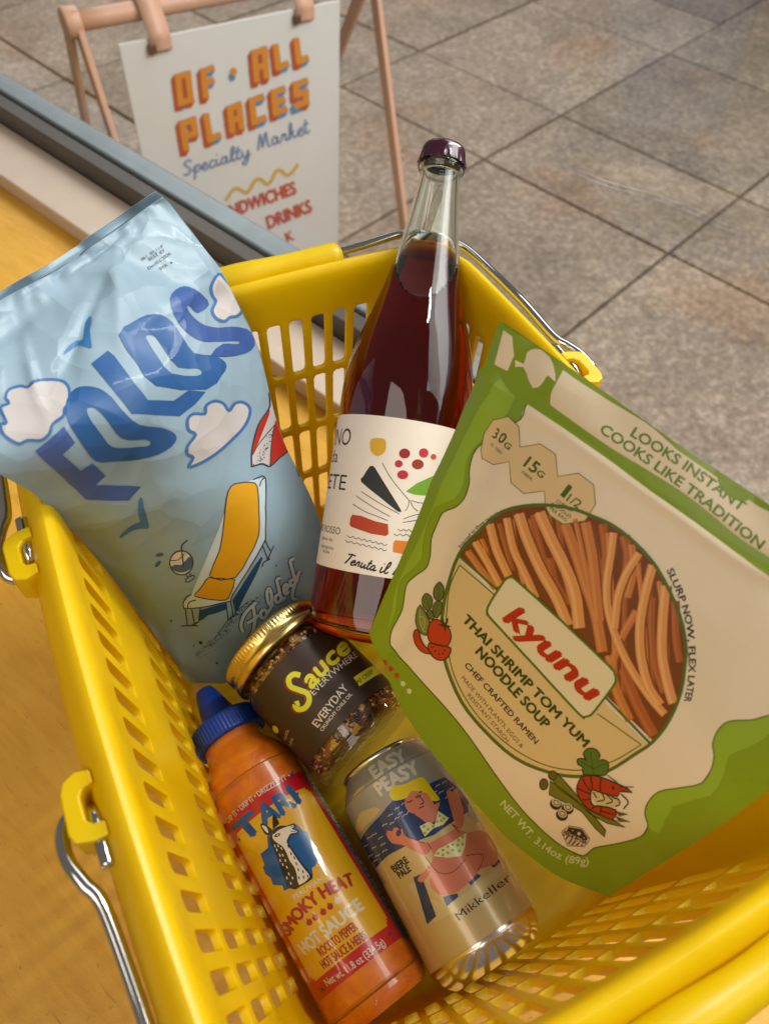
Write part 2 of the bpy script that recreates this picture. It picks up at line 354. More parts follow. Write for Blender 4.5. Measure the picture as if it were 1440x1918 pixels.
pave = part('pavement', v, f, bed_m, smooth=False, kind='structure')
slab_m = pave_mat('aggregate_slab')
Ls = [(-5.66+0.5125*i)*1.6 if False else L*1.6 for i, L in enumerate([-5.16, -4.65, -4.13, -3.62, -3.10, -2.59, -2.085, -1.562, -1.059, -0.535, -0.02, 0.49, 1.0, 1.52])]
Ms = [m_*1.6 for m_ in [0.20, 0.46, 0.985, 1.502, 1.822, 2.361, 2.672, 3.2, 3.52, 4.05, 4.6]]
for i in range(len(Ls)-1):
    for j in range(len(Ms)-1):
        g = 0.0055; a0, a1, b0, b1 = Ls[i]+g+random.uniform(0, .003), Ls[i+1]-g, Ms[j]+g, Ms[j+1]-g-random.uniform(0, .003)
        c = PX*(cam_l+(a0+a1)/2)+PY*(cam_m+(b0+b1)/2); zt = PAVE_Z+random.uniform(-0.0025, 0.0025)
        v, f = box_vf([c[0], c[1], zt-0.02], PX, PY, [0, 0, 1], a1-a0, b1-b0, 0.04)
        o = part('paving_slab', v, f, slab_m, pave, smooth=False); bevel(o, 0.004, 2)

# ================================================================ shopping basket
def plastic(name, col, transl=0.22, rough=0.32):
    m, n, p = newmat(name); c = lin(col)
    p.inputs['Base Color'].default_value = (*c, 1); p.inputs['Roughness'].default_value = rough
    tc = n.add('ShaderNodeTexCoord')
    no = n.add('ShaderNodeTexNoise', i_Scale=35.0, i_Detail=5.0, i_Roughness=0.65); n.link(tc.outputs['Object'], no.inputs['Vector'])
    rr = n.add('ShaderNodeMapRange', i_1=0.3, i_2=0.75, i_3=rough-0.05, i_4=rough+0.14); n.link(no.outputs['Fac'], rr.inputs[0]); n.link(rr.outputs[0], p.inputs['Roughness'])
    vr = n.add('ShaderNodeMapRange', i_1=0.3, i_2=0.7, i_3=0.94, i_4=1.04); n.link(no.outputs['Fac'], vr.inputs[0])
    h = n.add('ShaderNodeHueSaturation'); h.inputs['Color'].default_value = (*c, 1); n.link(vr.outputs[0], h.inputs['Value']); n.link(h.outputs[0], p.inputs['Base Color'])
    b2 = n.add('ShaderNodeTexNoise', i_Scale=260.0, i_Detail=3.0); n.link(tc.outputs['Object'], b2.inputs['Vector'])
    sk = n.add('ShaderNodeMapping'); sk.inputs['Scale'].default_value = (22, 150, 60); sk.inputs['Rotation'].default_value = (0.4, 0.3, 0.7); n.link(tc.outputs['Object'], sk.inputs[0])
    s1 = n.add('ShaderNodeTexNoise', i_Scale=3.0, i_Detail=2.0, i_Distortion=0.4); n.link(sk.outputs[0], s1.inputs['Vector'])
    s2 = n.add('ShaderNodeMapRange', i_1=0.69, i_2=0.75, i_3=0.0, i_4=0.22); n.link(s1.outputs['Fac'], s2.inputs[0])
    sm = n.add('ShaderNodeMix', data_type='RGBA'); sm.inputs[7].default_value = (c[0]*0.72+0.06, c[1]*0.66+0.05, c[2]*0.6+0.03, 1); n.link(s2.outputs[0], sm.inputs[0]); n.link(h.outputs[0], sm.inputs[6]); n.link(sm.outputs[2], p.inputs['Base Color'])
    bp = n.add('ShaderNodeBump', i_Strength=0.05, i_Distance=0.0005); n.link(b2.outputs['Fac'], bp.inputs['Height']); n.link(bp.outputs[0], p.inputs['Normal'])
    t = n.add('ShaderNodeBsdfTranslucent'); t.inputs[0].default_value = (c[0], c[1]*0.95, c[2]*0.5, 1)
    mx = n.add('ShaderNodeMixShader', i_0=transl); n.link(p.outputs[0], mx.inputs[1]); n.link(t.outputs[0], mx.inputs[2]); n.link(mx.outputs[0], n.n['Material Output'].inputs[0])
    return m
YEL = plastic('yellow_plastic', '#f0cb00', 0.32)
chrome = mat('chrome_wire', '#c9c6c4', 0.10, metal=1.0, bump=noise_bump(90, 0.03, 0.0005))
bask = root('shopping_basket', (0, 0, LEDGE_Z), 'yellow plastic shopping basket with slotted walls on the ochre window ledge', 'basket')

RH = 0.1935; WK = 0.13; RC = 0.034; NB, NA = 13, 20
def half(z):
    d = WK*max(0.0, 0.1635-z); return 0.1315-d, 0.1895-d
def station(side, t, z, out=0.0):
    """point on the basket wall. side 0..3 = +x, +y, -x, -y runs (t -1..1); side 10..13 = the corner after it (t 0..1)"""
    a, b = half(z); k = side % 10
    sx, sy = a-RC, b-RC
    bowA, bowB = 0.0057, 0.0034
    if side < 10:
        L = sy if k in (0, 2) else sx; bow = bowA if k in (0, 2) else bowB
        x, y = a+out+bow*(1-t*t), L*t
        if k == 1: x, y = b+out+bow*(1-t*t), L*t
        if k == 3: x, y = b+out+bow*(1-t*t), L*t
        if k == 2: pass
        ang = k*math.pi/2
        return np.array([x*math.cos(ang)-y*math.sin(ang), x*math.sin(ang)+y*math.cos(ang), z])
    ang = k*math.pi/2+t*math.pi/2; r = RC+out
    cx, cy = {0: (sx, sy), 1: (-sx, sy), 2: (-sx, -sy), 3: (sx, -sy)}[k]
    return np.array([cx+r*math.cos(ang), cy+r*math.sin(ang), z])
rows = [(0.1657, 0.1202), (0.1202, 0.0748), (0.0748, 0.0294), (0.0294, -0.0125)]
stations = []                       # (side, t, cell index or None)
for k in range(4):
    n_ = NA if k in (0, 2) else NB; dl = 0.30/n_
    for i in range(n_):
        e0, e1 = -1+2*i/n_, -1+2*(i+1)/n_
        stations += [(k, e0, (k, i)), (k, e0+dl, None), (k, e1-dl, None)]
    stations.append((k, 1.0, None))
    stations += [(10+k, q/7, None) for q in range(1, 7)]
NS = len(stations)
bm_v = []; bm_f = []; idx = {}
def vid(si, z, out=0.0, inner=None):
    key = (si % NS, round(z, 5), round(out, 5), inner)
    if key not in idx:
        s = stations[si % NS]; idx[key] = len(bm_v); bm_v.append(station(s[0], s[1], z, out) if inner is None else inner)
    return idx[key]
prof = [(0, 0.1657), (0.0, 0.1750), (0.0004, 0.1850), (0.0011, 0.1902), (0.0021, 0.1929), (0.0036, 0.1937), (0.0054, 0.1929), (0.0078, 0.1902), (0.0110, 0.1850), (0.0138, 0.1785), (0.0158, 0.1710), (0.0166, 0.1650)]
for (d0, z0), (d1, z1) in zip(prof[:-1], prof[1:]):
    for i in range(NS): bm_f.append((vid(i, z0, d0), vid(i+1, z0, d0), vid(i+1, z1, d1), vid(i, z1, d1)))
low = [(0, -0.0125), (0, -0.0165), (-0.0012, -0.0205), (-0.0038, -0.0235), (-0.0075, -0.0250), (-0.0120, -0.0255)]
for (d0, z0), (d1, z1) in zip(low[:-1], low[1:]):
    for i in range(NS): bm_f.append((vid(i, z1, d1), vid(i+1, z1, d1), vid(i+1, z0, d0), vid(i, z0, d0)))
bm_f.append(tuple(vid(i, low[-1][1], low[-1][0]) for i in range(NS)))
def blank(k, i, r):
    if k not in (0, 2) or r != 1: return False
    t = -1+2*(i+0.5)/NA; return abs(t) < 0.66
DZ = 0.0048
for r, (zt, zb) in enumerate(rows):
    lev = [zb, zb+DZ, zt-DZ, zt]
    i = 0
    while i < NS:
        s = stations[i]
        if s[2] is not None and not blank(s[2][0], s[2][1], r):
            c = [i, i+1, i+2, i+3]; k = s[0]; n_ = NA if k in (0, 2) else NB
            e0, e1 = stations[i][1], (stations[i][1]+2/n_)
            m = (0.42 if k in (0, 2) else 0.33)/n_                                     # half bar
            h0, h1 = e0+m, e1-m; hx = 0.0046 if k in (0, 2) else 0.0024; y0, y1 = zb+hx, zt-hx; q = 0.34/n_; g = 0.0034
            def hp(t, z): return vid(i, z, 0.0, inner=None) if False else len_add(t, z)
            def len_add(t, z):
                bm_v.append(station(k, t, z)); return len(bm_v)-1
            outer = [vid(c[1], lev[0]), vid(c[2], lev[0]), vid(c[3], lev[0]), vid(c[3], lev[1]), vid(c[3], lev[2]), vid(c[3], lev[3]), vid(c[2], lev[3]), vid(c[1], lev[3]), vid(c[0], lev[3]), vid(c[0], lev[2]), vid(c[0], lev[1]), vid(c[0], lev[0])]
            a_ = 0.293
            inn = [len_add(h0+q, y0), len_add(h1-q, y0), len_add(h1-q*a_, y0+g*a_), len_add(h1, y0+g), len_add(h1, y1-g), len_add(h1-q*a_, y1-g*a_), len_add(h1-q, y1), len_add(h0+q, y1), len_add(h0+q*a_, y1-g*a_), len_add(h0, y1-g), len_add(h0, y0+g), len_add(h0+q*a_, y0+g*a_)]
            for j in range(12): bm_f.append((outer[j], outer[(j+1) % 12], inn[(j+1) % 12], inn[j]))
            i += 3
        else:
            for z0, z1 in zip(lev[:-1], lev[1:]): bm_f.append((vid(i, z0), vid(i+1, z0), vid(i+1, z1), vid(i, z1)))
            i += 1
o = part('body', bm_v, bm_f, YEL, bask)
bmx = bmesh.new(); bmx.from_mesh(o.data); bmesh.ops.recalc_face_normals(bmx, faces=bmx.faces[:]); bmx.to_mesh(o.data); bmx.free()
sd = o.modifiers.new('wall', 'SOLIDIFY'); sd.thickness = 0.0036; sd.offset = 0.0; sd.use_even_offset = True
bv = o.modifiers.new('edge', 'BEVEL'); bv.width = 0.0008; bv.segments = 2; bv.limit_method = 'ANGLE'; bv.angle_limit = math.radians(50)
# four moulded feet under the floor
for (x_, y_) in ((0.075, 0.13), (-0.075, 0.13), (0.075, -0.13), (-0.075, -0.13)):
    fr_ = (np.array([1., 0, 0]), np.array([0, 1., 0]), np.array([0, 0, 1.]))
    v, f = lathe_vf((x_, y_, LEDGE_Z), fr_, [(0.0, 0.0), (0.009, 0.0), (0.010, 0.0016)], 20); part('foot', v, f, YEL, bask)

# handle clips: C-shaped lugs on the long sides
CLY = 0.0610
def clip(sx, sy):
    y = sy*CLY; X = np.array([sx, 0, 0.]); Yv = np.array([0, sy, 0.]); Z = np.array([0, 0, 1.])
    base = 0.1315+0.0057*(1-(CLY/0.155)**2)
    def bx(x0, x1, y0, y1, z0, z1): return box_vf(X*(base+(x0+x1)/2)+np.array([0, y, 0])+Yv*(y0+y1)/2+Z*(z0+z1)/2, X, Yv, Z, x1-x0, y1-y0, z1-z0)
    # outline of the lug seen from above: plate with an arm at each end, hole between
    out = [(0.012, 0.0125), (0.0180, 0.0140), (0.0228, 0.0118), (0.0245, 0.0075), (0.0248, -0.0080), (0.0232, -0.0118), (0.0175, -0.0138), (0.011, -0.0140),
           (0.011, -0.0082), (0.0152, -0.0078), (0.0176, -0.0052), (0.0178, 0.0040), (0.0160, 0.0066), (0.012, 0.0072)]
    V = []; n = len(out)
    for z in (0.1715, 0.1895):
        for a, b in out: V.append(X*(base+a)+np.array([0, y, 0])+Yv*(-b)+Z*(z-0.10*(a-0.012)*(1 if z > .18 else 0)))
    Fq = [(i, (i+1) % n, n+(i+1) % n, n+i) for i in range(n)]
    top = tessellate_polygon([[Vector((a, b, 0)) for a, b in out]])
    Fq += [tuple(n+i for i in t) for t in top]+[tuple(reversed(t)) for t in top]
    o = part('handle_clip', V, Fq, YEL, bask, smooth=False)
    q = bmesh.new(); q.from_mesh(o.data); bmesh.ops.recalc_face_normals(q, faces=q.faces[:]); q.to_mesh(o.data); q.free()
    bevel(o, 0.0022, 4, 30)
    for p_ in o.data.polygons: p_.use_smooth = True
    wn(o)
for sx in (-1, 1):
    for sy in (-1, 1): clip(sx, sy)

# two folding wire handles, each lying round one end of the basket
def handle(sy):
    base = 0.1315+0.0057*(1-(CLY/0.155)**2)
    pts = []
    def side(sx):
        b = base
        return [(sx*(b+0.0145), sy*(CLY+0.0230), 0.1840), (sx*(b+0.0148), sy*(CLY+0.0140), 0.1845), (sx*(b+0.0152), sy*(CLY+0.0035), 0.1835), (sx*(b+0.0175), sy*(CLY-0.0012), 0.1790),
                (sx*(b+0.0225), sy*(CLY-0.0030), 0.1765), (sx*(b+0.0268), sy*(CLY-0.0012), 0.1775), (sx*(b+0.0288), sy*(CLY+0.0055), 0.1795), (sx*(b+0.0280), sy*(CLY+0.0150), 0.1810), (sx*(b+0.0244), sy*(CLY+0.0245), 0.1805),
                (sx*(b+0.0205), sy*(CLY+0.0340), 0.1790), (sx*(b+0.0175), sy*(CLY+0.0650), 0.1765), (sx*(b+0.0150), sy*0.1560, 0.1770), (sx*(b+0.0090), sy*0.1850, 0.1795), (sx*(b-0.0060), sy*0.2000, 0.1820), (sx*(b-0.0260), sy*0.2068, 0.1850), (sx*0.078, sy*0.2105, 0.1865)]
    L = side(-1); R = side(1)[::-1]
    if sy > 0:
        lift = lambda q: (q[0]*(1+0.0035*min(1, max(0, (abs(q[1])-0.085)/0.03))), q[1], q[2]+0.0092*min(1.0, max(0.0, (abs(q[1])-0.080)/0.040))*(1.0 if abs(q[0]) > 0.10 else 0.45))
        L = [lift(q) for q in L]; R = [lift(q) for q in R]
    path = crspline(L+[(0.0, sy*0.2130, 0.1880)]+R, 8)
    v, f = tube_vf(path, 0.0028, 16)
    o = part('wire_handle', v, f, chrome, bask)
    # moulded grip on the middle of the wire
    gx = np.linspace(-0.070, 0.070, 44); gp = np.stack([gx, sy*(0.2130-0.0020*(gx/0.07)**2), 0.1880-0.0012*(gx/0.07)**2], 1)
    rr = 0.0084*np.clip(1-np.clip((np.abs(gx)-0.0655)/0.0045, 0, 1)**2*0.35, 0, 1)+0.0006*np.cos(gx*90)
    v, f = tube_vf(gp, rr, 24); g = part('grip', v, f, YEL, o); bevel(g, 0.001, 2, 50)
handle(1); handle(-1)

# ================================================================ goods in the basket
def film_bump(scale, strength, dist, crease=0.0):
    """crinkles of packaging film: folded noise ridges"""
    def f(n, tc, p):
        a = n.add('ShaderNodeTexNoise', i_Scale=scale, i_Detail=4.0, i_Roughness=0.55, i_Distortion=0.8); n.link(tc.outputs['Object'], a.inputs['Vector'])
        m1 = n.add('ShaderNodeMath', operation='SUBTRACT', i_1=0.5); n.link(a.outputs['Fac'], m1.inputs[0])
        m2 = n.add('ShaderNodeMath', operation='ABSOLUTE'); n.link(m1.outputs[0], m2.inputs[0])
        b = n.add('ShaderNodeBump', i_Strength=strength, i_Distance=dist); n.link(m2.outputs[0], b.inputs['Height'])
        n.link(b.outputs[0], p.inputs['Normal'])
    return f
def bag_bump(n, tc, p):
    """sharp crumples near the top of the bag, calmer film below"""
    acc = None
    wob = n.add('ShaderNodeTexNoise', i_Scale=9.0, i_Detail=2.0); n.link(tc.outputs['Object'], wob.inputs['Vector'])
    ws = n.add('ShaderNodeVectorMath', operation='SCALE', i_Scale=0.035); n.link(wob.outputs['Color'], ws.inputs[0])
    wa = n.add('ShaderNodeVectorMath', operation='ADD'); n.link(tc.outputs['Object'], wa.inputs[0]); n.link(ws.outputs[0], wa.inputs[1])
    for sc_, w_ in ((19.0, 1.0), (47.0, 0.36)):
        a = n.add('ShaderNodeTexVoronoi', i_Scale=sc_, i_Randomness=1.0); n.link(wa.outputs[0], a.inputs['Vector'])
        m3 = n.add('ShaderNodeMath', operation='MULTIPLY', i_1=w_); n.link(a.outputs['Distance'], m3.inputs[0])
        if acc is None: acc = m3
        else:
            ad = n.add('ShaderNodeMath', operation='ADD'); n.link(acc.outputs[0], ad.inputs[0]); n.link(m3.outputs[0], ad.inputs[1]); acc = ad
    sx = n.add('ShaderNodeSeparateXYZ'); n.link(tc.outputs['Object'], sx.inputs[0])
    mk = n.add('ShaderNodeMapRange', i_1=0.13, i_2=0.25, i_3=0.14, i_4=1.0); n.link(sx.outputs[2], mk.inputs[0])
    mm = n.add('ShaderNodeMath', operation='MULTIPLY'); n.link(acc.outputs[0], mm.inputs[0]); n.link(mk.outputs[0], mm.inputs[1])
    b = n.add('ShaderNodeBump', i_Strength=0.85, i_Distance=0.0105); n.link(mm.outputs[0], b.inputs['Height']); n.link(b.outputs[0], p.inputs['Normal'])
BAG_BUMP = bag_bump
POUCH_BUMP = film_bump(22.0, 0.32, 0.0026)
# ---- chip bag
bag = root('chip_bag', tuple(BAG_G[-1, 2]), 'large pale blue foil chip bag with lettering and clouds standing in the basket corner', 'chip bag')
bag_m = mat('bag_film', '#869dac', 0.46, coat=0.05, bump=BAG_BUMP)
def grid_surface(S, nu, nv, u0=0.0, u1=1.0, v0=0.0, v1=1.0):
    uu, vv = np.meshgrid(np.linspace(u0, u1, nu+1), np.linspace(v0, v1, nv+1)); P_ = S(uu, vv).reshape(-1, 3); F_ = []
    for j in range(nv):
        for i in range(nu):
            a = j*(nu+1)+i; F_.append((a, a+nu+1, a+nu+2, a+1))
    return P_, F_
def grid_v(S, us, vs_):
    uu, vv = np.meshgrid(us, vs_); P_ = S(uu, vv).reshape(-1, 3); m_ = len(us)
    return P_, [(j*m_+i, (j+1)*m_+i, (j+1)*m_+i+1, j*m_+i+1) for j in range(len(vs_)-1) for i in range(m_-1)]
v, f = grid_v(S_bag, np.linspace(0, 1, 97), np.concatenate([np.linspace(0, 0.06, 61), np.linspace(0.06, 1, 150)[1:]])); part('front_film', v, f, bag_m, bag)
def S_bag_back(u, v, h=0.0):
    u = np.asarray(u, float); v = np.asarray(v, float)
    th = 0.040*np.sqrt(np.clip(np.sin(np.pi*np.clip(u, 0, 1)), 0, 1))*np.clip((v-0.05)/0.3, 0, 1)**0.6*np.sqrt(np.clip((1.0-v)/0.25, 0, 1))
    return with_normal(bag_smooth, u, v, -0.0004-th)
v, f = grid_surface(S_bag_back, 30, 50); part('back_film', v, [q[::-1] for q in f], bag_m, bag)

# ---- noodle pouch
pouch = root('noodle_pouch', tuple(POUCH_G[-1, 2]), 'green and cream noodle soup pouch standing on the right of the basket', 'food pouch')
pouch_m = mat('pouch_green_film', '#7c921a', 0.36, bump=POUCH_BUMP)
v, f = grid_surface(S_pouch, 80, 80); part('front_film', v, f, pouch_m, pouch)
def S_pouch_back(u, v, h=0.0):
    u = np.asarray(u, float); v = np.asarray(v, float)
    th = 0.030*np.sqrt(np.clip(np.sin(np.pi*np.clip(u, 0, 1)), 0, 1))*np.clip((v-0.16)/0.7, 0, 1)
    return with_normal(pouch_smooth, u, v, -0.0005-th)
v, f = grid_surface(S_pouch_back, 30, 40); part('back_film', v, [q[::-1] for q in f], pouch_m, pouch)
uu = np.linspace(0, 1, 41); top_e = S_pouch(uu, uu*0+1.0); bot_e = S_pouch_back(uu, uu*0+1.0)
gv = []; gf = []
for k in range(9):
    t = k/8; sag = np.sin(np.pi*t)*0.012*np.sin(np.pi*uu)
    gv += list(top_e*(1-t)+bot_e*t+np.array([0, 0, -1])*sag[:, None])
for k in range(8):
    for i in range(40): a = k*41+i; gf.append((a, a+41, a+42, a+1))
part('bottom_gusset', gv, gf, pouch_m, pouch)

# ---- wine bottle
def glass(name, col, rough=0.0, ior=1.5, vol=None, dens=0.0):
    m, n, p = newmat(name); p.inputs['Base Color'].default_value = (*col, 1); p.inputs['Roughness'].default_value = rough
    p.inputs['Transmission Weight'].default_value = 1.0; p.inputs['IOR'].default_value = ior
    if vol:
        v_ = n.add('ShaderNodeVolumeAbsorption', i_Density=dens); v_.inputs[0].default_value = (*vol, 1); n.link(v_.outputs[0], n.n['Material Output'].inputs['Volume'])
    return m
bottle = root('wine_bottle', tuple(BOT_O), 'tall clear glass bottle of dark red wine with purple crown cap', 'wine bottle')
bp_out = [(0.0, 0.003), (0.018, 0.002), (0.030, 0.0004), (0.0345, 0.0006), (0.0378, 0.0030), (0.0395, 0.0070), (0.0400, 0.0120), (0.0400, 0.0600), (0.0400, 0.1150), (0.0401, 0.1400), (0.0399, 0.1520), (0.0388, 0.1630), (0.0366, 0.1740), (0.0338, 0.1850), (0.0305, 0.1950), (0.0272, 0.2050), (0.0243, 0.2150), (0.0217, 0.2260), (0.0195, 0.2370), (0.0174, 0.2480), (0.0156, 0.2590), (0.0141, 0.2700), (0.0130, 0.2800), (0.0125, 0.2850), (0.0125, 0.2875), (0.0139, 0.2890), (0.0146, 0.2908), (0.0144, 0.2925), (0.0132, 0.2945), (0.0127, 0.2990), (0.0125, 0.3030)]
def fine(prof_, n=4):
    return [tuple(q) for q in crspline(prof_, n)]
bp_in = [(max(r-0.0024, 0.0), h+(0.006 if h < 0.004 else 0.0)) for r, h in bp_out]
bp_in[0] = (0.0, 0.014); bp_in[1] = (0.016, 0.011)
LIQ_Z = BOT_O[2]+0.2375*BOT_U[2]
def bottle_mesh(prof_, keep_above=None, dz=0.0):
    """revolved profile as a bmesh in bottle-root coordinates, optionally cut by the level of the wine"""
    wv, wf = lathe_vf(BOT_O, BOT_F, prof_, 160); bm = bmesh.new(); vs = [bm.verts.new(Vector(q)-Vector(BOT_O)) for q in wv]
    for q in wf:
        try: bm.faces.new([vs[i] for i in q])
        except ValueError: pass
    bmesh.ops.remove_doubles(bm, verts=bm.verts[:], dist=1e-6)
    if keep_above is not None:
        bmesh.ops.bisect_plane(bm, geom=bm.verts[:]+bm.edges[:]+bm.faces[:], plane_co=(0, 0, LIQ_Z-BOT_O[2]+dz), plane_no=(0, 0, 1), clear_outer=not keep_above, clear_inner=keep_above)
    bmesh.ops.holes_fill(bm, edges=[e for e in bm.edges if e.is_boundary], sides=0)
    bmesh.ops.dissolve_degenerate(bm, dist=1e-7, edges=bm.edges[:])
    bmesh.ops.recalc_face_normals(bm, faces=bm.faces[:])
    return bm
def link_bm(name, bm, m, parent):
    for f_ in bm.faces: f_.smooth = len(f_.verts) < 8 and name != 'wine'
    bmesh.ops.triangulate(bm, faces=bm.faces[:])
    me = bpy.data.meshes.new(name); bm.to_mesh(me); bm.free(); me.materials.append(m)
    o_ = bpy.data.objects.new(name, me); C.objects.link(o_); o_.parent = parent; return o_
bm_o = bottle_mesh(fine(bp_out))
bm_c = bottle_mesh(fine([(r, h) for r, h in bp_in if h < 0.302]), True)          # air above the wine
bmesh.ops.reverse_faces(bm_c, faces=bm_c.faces[:])
tmp = bpy.data.meshes.new('tmp'); bm_c.to_mesh(tmp); bm_c.free(); bm_o.from_mesh(tmp); bpy.data.meshes.remove(tmp)
link_bm('glass_body', bm_o, glass('bottle_glass', (0.94, 0.975, 0.93), 0.0, 1.5), bottle)
wine_m = bpy.data.materials.new('red_wine'); wine_m.use_nodes = True; wn_ = NT(wine_m); wn_.n.remove(wn_.n['Principled BSDF'])
va = wn_.add('ShaderNodeVolumeAbsorption', i_Density=350.0); va.inputs[0].default_value = (0.928, 0.560, 0.030, 1); wn_.link(va.outputs[0], wn_.n['Material Output'].inputs['Volume'])
link_bm('wine', bottle_mesh(fine([(max(r-0.0002, 0), h+0.0003) for r, h in bp_in if h < 0.302]), False, -0.0006), wine_m, bottle)
def flute(r, h, t):
    k = np.clip((0.2990-h)/0.006, 0, 1); return r+0.0006*k*(0.5+0.5*math.cos(21*t))*1.0
cp = [(0.0, 0.3058), (0.006, 0.3057), (0.0105, 0.3050), (0.0128, 0.3036), (0.0138, 0.3012), (0.0142, 0.2985), (0.0145, 0.2960), (0.0148, 0.2935), (0.0147, 0.2928), (0.0140, 0.2932)]
v, f = lathe_vf(BOT_O, BOT_F, fine(cp, 3), 126, rfun=flute)
part('crown_cap', v, [q[::-1] for q in f], mat('cap_enamel', '#350a22', 0.2, coat=0.6, bump=noise_bump(300, 0.04, 0.0004)), bottle)
paper = mat('wine_label_paper', '#ddcfc2', 0.7, vary=0.02, vscale=120, bump=noise_bump(500, 0.08, 0.0003))
def cyl_patch(S, s0, s1, t0, t1, h, nu=60, nv=6):
    uu, vv = np.meshgrid(np.linspace(s0, s1, nu+1), np.linspace(t0, t1, nv+1)); P_ = S(uu, vv, h).reshape(-1, 3); F_ = []
    for j in range(nv):
        for i in range(nu): a = j*(nu+1)+i; F_.append((a, a+1, a+nu+2, a+nu+1))
    return P_, F_
v, f = cyl_patch(S_bottle, -0.0760, 0.0700, 0.0395, 0.1300, 0.0001, 90, 4); part('paper_label', v, f, paper, bottle)

# ---- hot sauce squeeze bottle
hot = root('hot_sauce_bottle', tuple(HOT_O+HOT_U*0.05-np.array([0, 0, HOT_R])), 'orange hot sauce squeeze bottle with blue pointed cap lying on the basket floor', 'sauce bottle')
hp = [(0.0190, -0.0400), (0.0192, -0.0320), (0.0198, -0.0290), (0.0225, -0.0235), (0.0258, -0.0170), (0.0280, -0.0100), (0.0289, -0.0030), (0.0290, 0.0040), (0.0290, 0.1150), (0.0291, 0.1240), (0.0286, 0.1300), (0.0268, 0.1338), (0.0230, 0.1350), (0.0, 0.1335)]
def sauce_mat():
    m, n, p = newmat('orange_sauce'); tc = n.add('ShaderNodeTexCoord')
    a = n.add('ShaderNodeTexNoise', i_Scale=55.0, i_Detail=6.0, i_Roughness=0.62, i_Distortion=1.2); n.link(tc.outputs['Object'], a.inputs['Vector'])
    r = n.add('ShaderNodeValToRGB'); n.link(a.outputs['Fac'], r.inputs[0]); e = r.color_ramp.elements
    e[0].position = 0.30; e[0].color = (*lin('#cc6210'), 1); e[1].position = 0.72; e[1].color = (*lin('#ea8a22'), 1); k = e.new(0.5); k.color = (*lin('#dc7414'), 1)
    n.link(r.outputs[0], p.inputs['Base Color']); p.inputs['Roughness'].default_value = 0.35
    p.inputs['Subsurface Weight'].default_value = 0.25; p.inputs['Subsurface Radius'].default_value = (0.02, 0.008, 0.002); p.inputs['Subsurface Scale'].default_value = 0.5
    p.inputs['Coat Weight'].default_value = 1.0; p.inputs['Coat Roughness'].default_value = 0.05
    b = n.add('ShaderNodeBump', i_Strength=0.25, i_Distance=0.002); n.link(a.outputs['Fac'], b.inputs['Height']); n.link(b.outputs[0], p.inputs['Normal'])
    b2n = n.add('ShaderNodeTexNoise', i_Scale=22.0, i_Detail=2.0); n.link(tc.outputs['Object'], b2n.inputs['Vector'])
    b2 = n.add('ShaderNodeBump', i_Strength=0.12, i_Distance=0.002); n.link(b2n.outputs['Fac'], b2.inputs['Height']); n.link(b2.outputs[0], p.inputs['Coat Normal'])
    return m
v, f = lathe_vf(HOT_O, HOT_F, fine(hp), 72); part('sauce_body', v, f, sauce_mat(), hot)
blue = plastic('blue_plastic', '#123a9c', 0.05, 0.30)
def knurl(r, h, t): return r+(0.00035*math.cos(60*t) if -0.0470 < h < -0.0365 else 0.0)
cpf = [(0.0188, -0.0352), (0.0226, -0.0352), (0.0230, -0.0362), (0.0231, -0.0375), (0.0231, -0.0460), (0.0229, -0.0476), (0.0220, -0.0488), (0.0150, -0.0496), (0.0128, -0.0505), (0.0118, -0.0530), (0.0090, -0.0640), (0.0064, -0.0730), (0.0056, -0.0748), (0.0040, -0.0755), (0.0, -0.0755)]
v, f = lathe_vf(HOT_O, HOT_F, cpf, 240, rfun=knurl); part('nozzle_cap', v, [q[::-1] for q in f], blue, hot)

# ---- beer can
can = root('beer_can', tuple(CAN_O+CAN_U*0.06-np.array([0, 0, CAN_R])), 'printed beer can with a sunbathing woman lying on the basket floor', 'can')
def can_metal():
    m, n, p = newmat('can_aluminium'); p.inputs['Base Color'].default_value = (0.78, 0.77, 0.75, 1); p.inputs['Metallic'].default_value = 1.0; p.inputs['Roughness'].default_value = 0.18
    return m
alu = can_metal()
v, f = lathe_vf(CAN_O, CAN_F, fine([(0.0, 0.0035), (0.0225, 0.0035), (0.0238, 0.0030), (0.0246, 0.0004), (0.0256, -0.0004), (0.0264, 0.0004), (0.0266, 0.0016), (0.0260, 0.0026)], 3), 72); part('lid_rim', v, f, alu, can)
can_ink = mat('can_grey_ink', '#979692', 0.24, metal=0.1, coat=0.5)
v, f = lathe_vf(CAN_O, CAN_F, fine([(0.0258, 0.0026), (0.0268, 0.0042), (0.0292, 0.0080), (0.0318, 0.0120), (0.0329, 0.0150), (0.0331, 0.0180), (0.0331, 0.0600), (0.0331, 0.1085)], 4), 96); part('printed_wall', v, f, can_ink, can)
v, f = lathe_vf(CAN_O, CAN_F, fine([(0.0331, 0.1085), (0.0329, 0.1105), (0.0316, 0.1140), (0.0295, 0.1180), (0.0262, 0.1212), (0.0245, 0.1222), (0.0235, 0.1215), (0.0200, 0.1160), (0.0, 0.1130)], 4), 96); part('base_dome', v, f, alu, can)

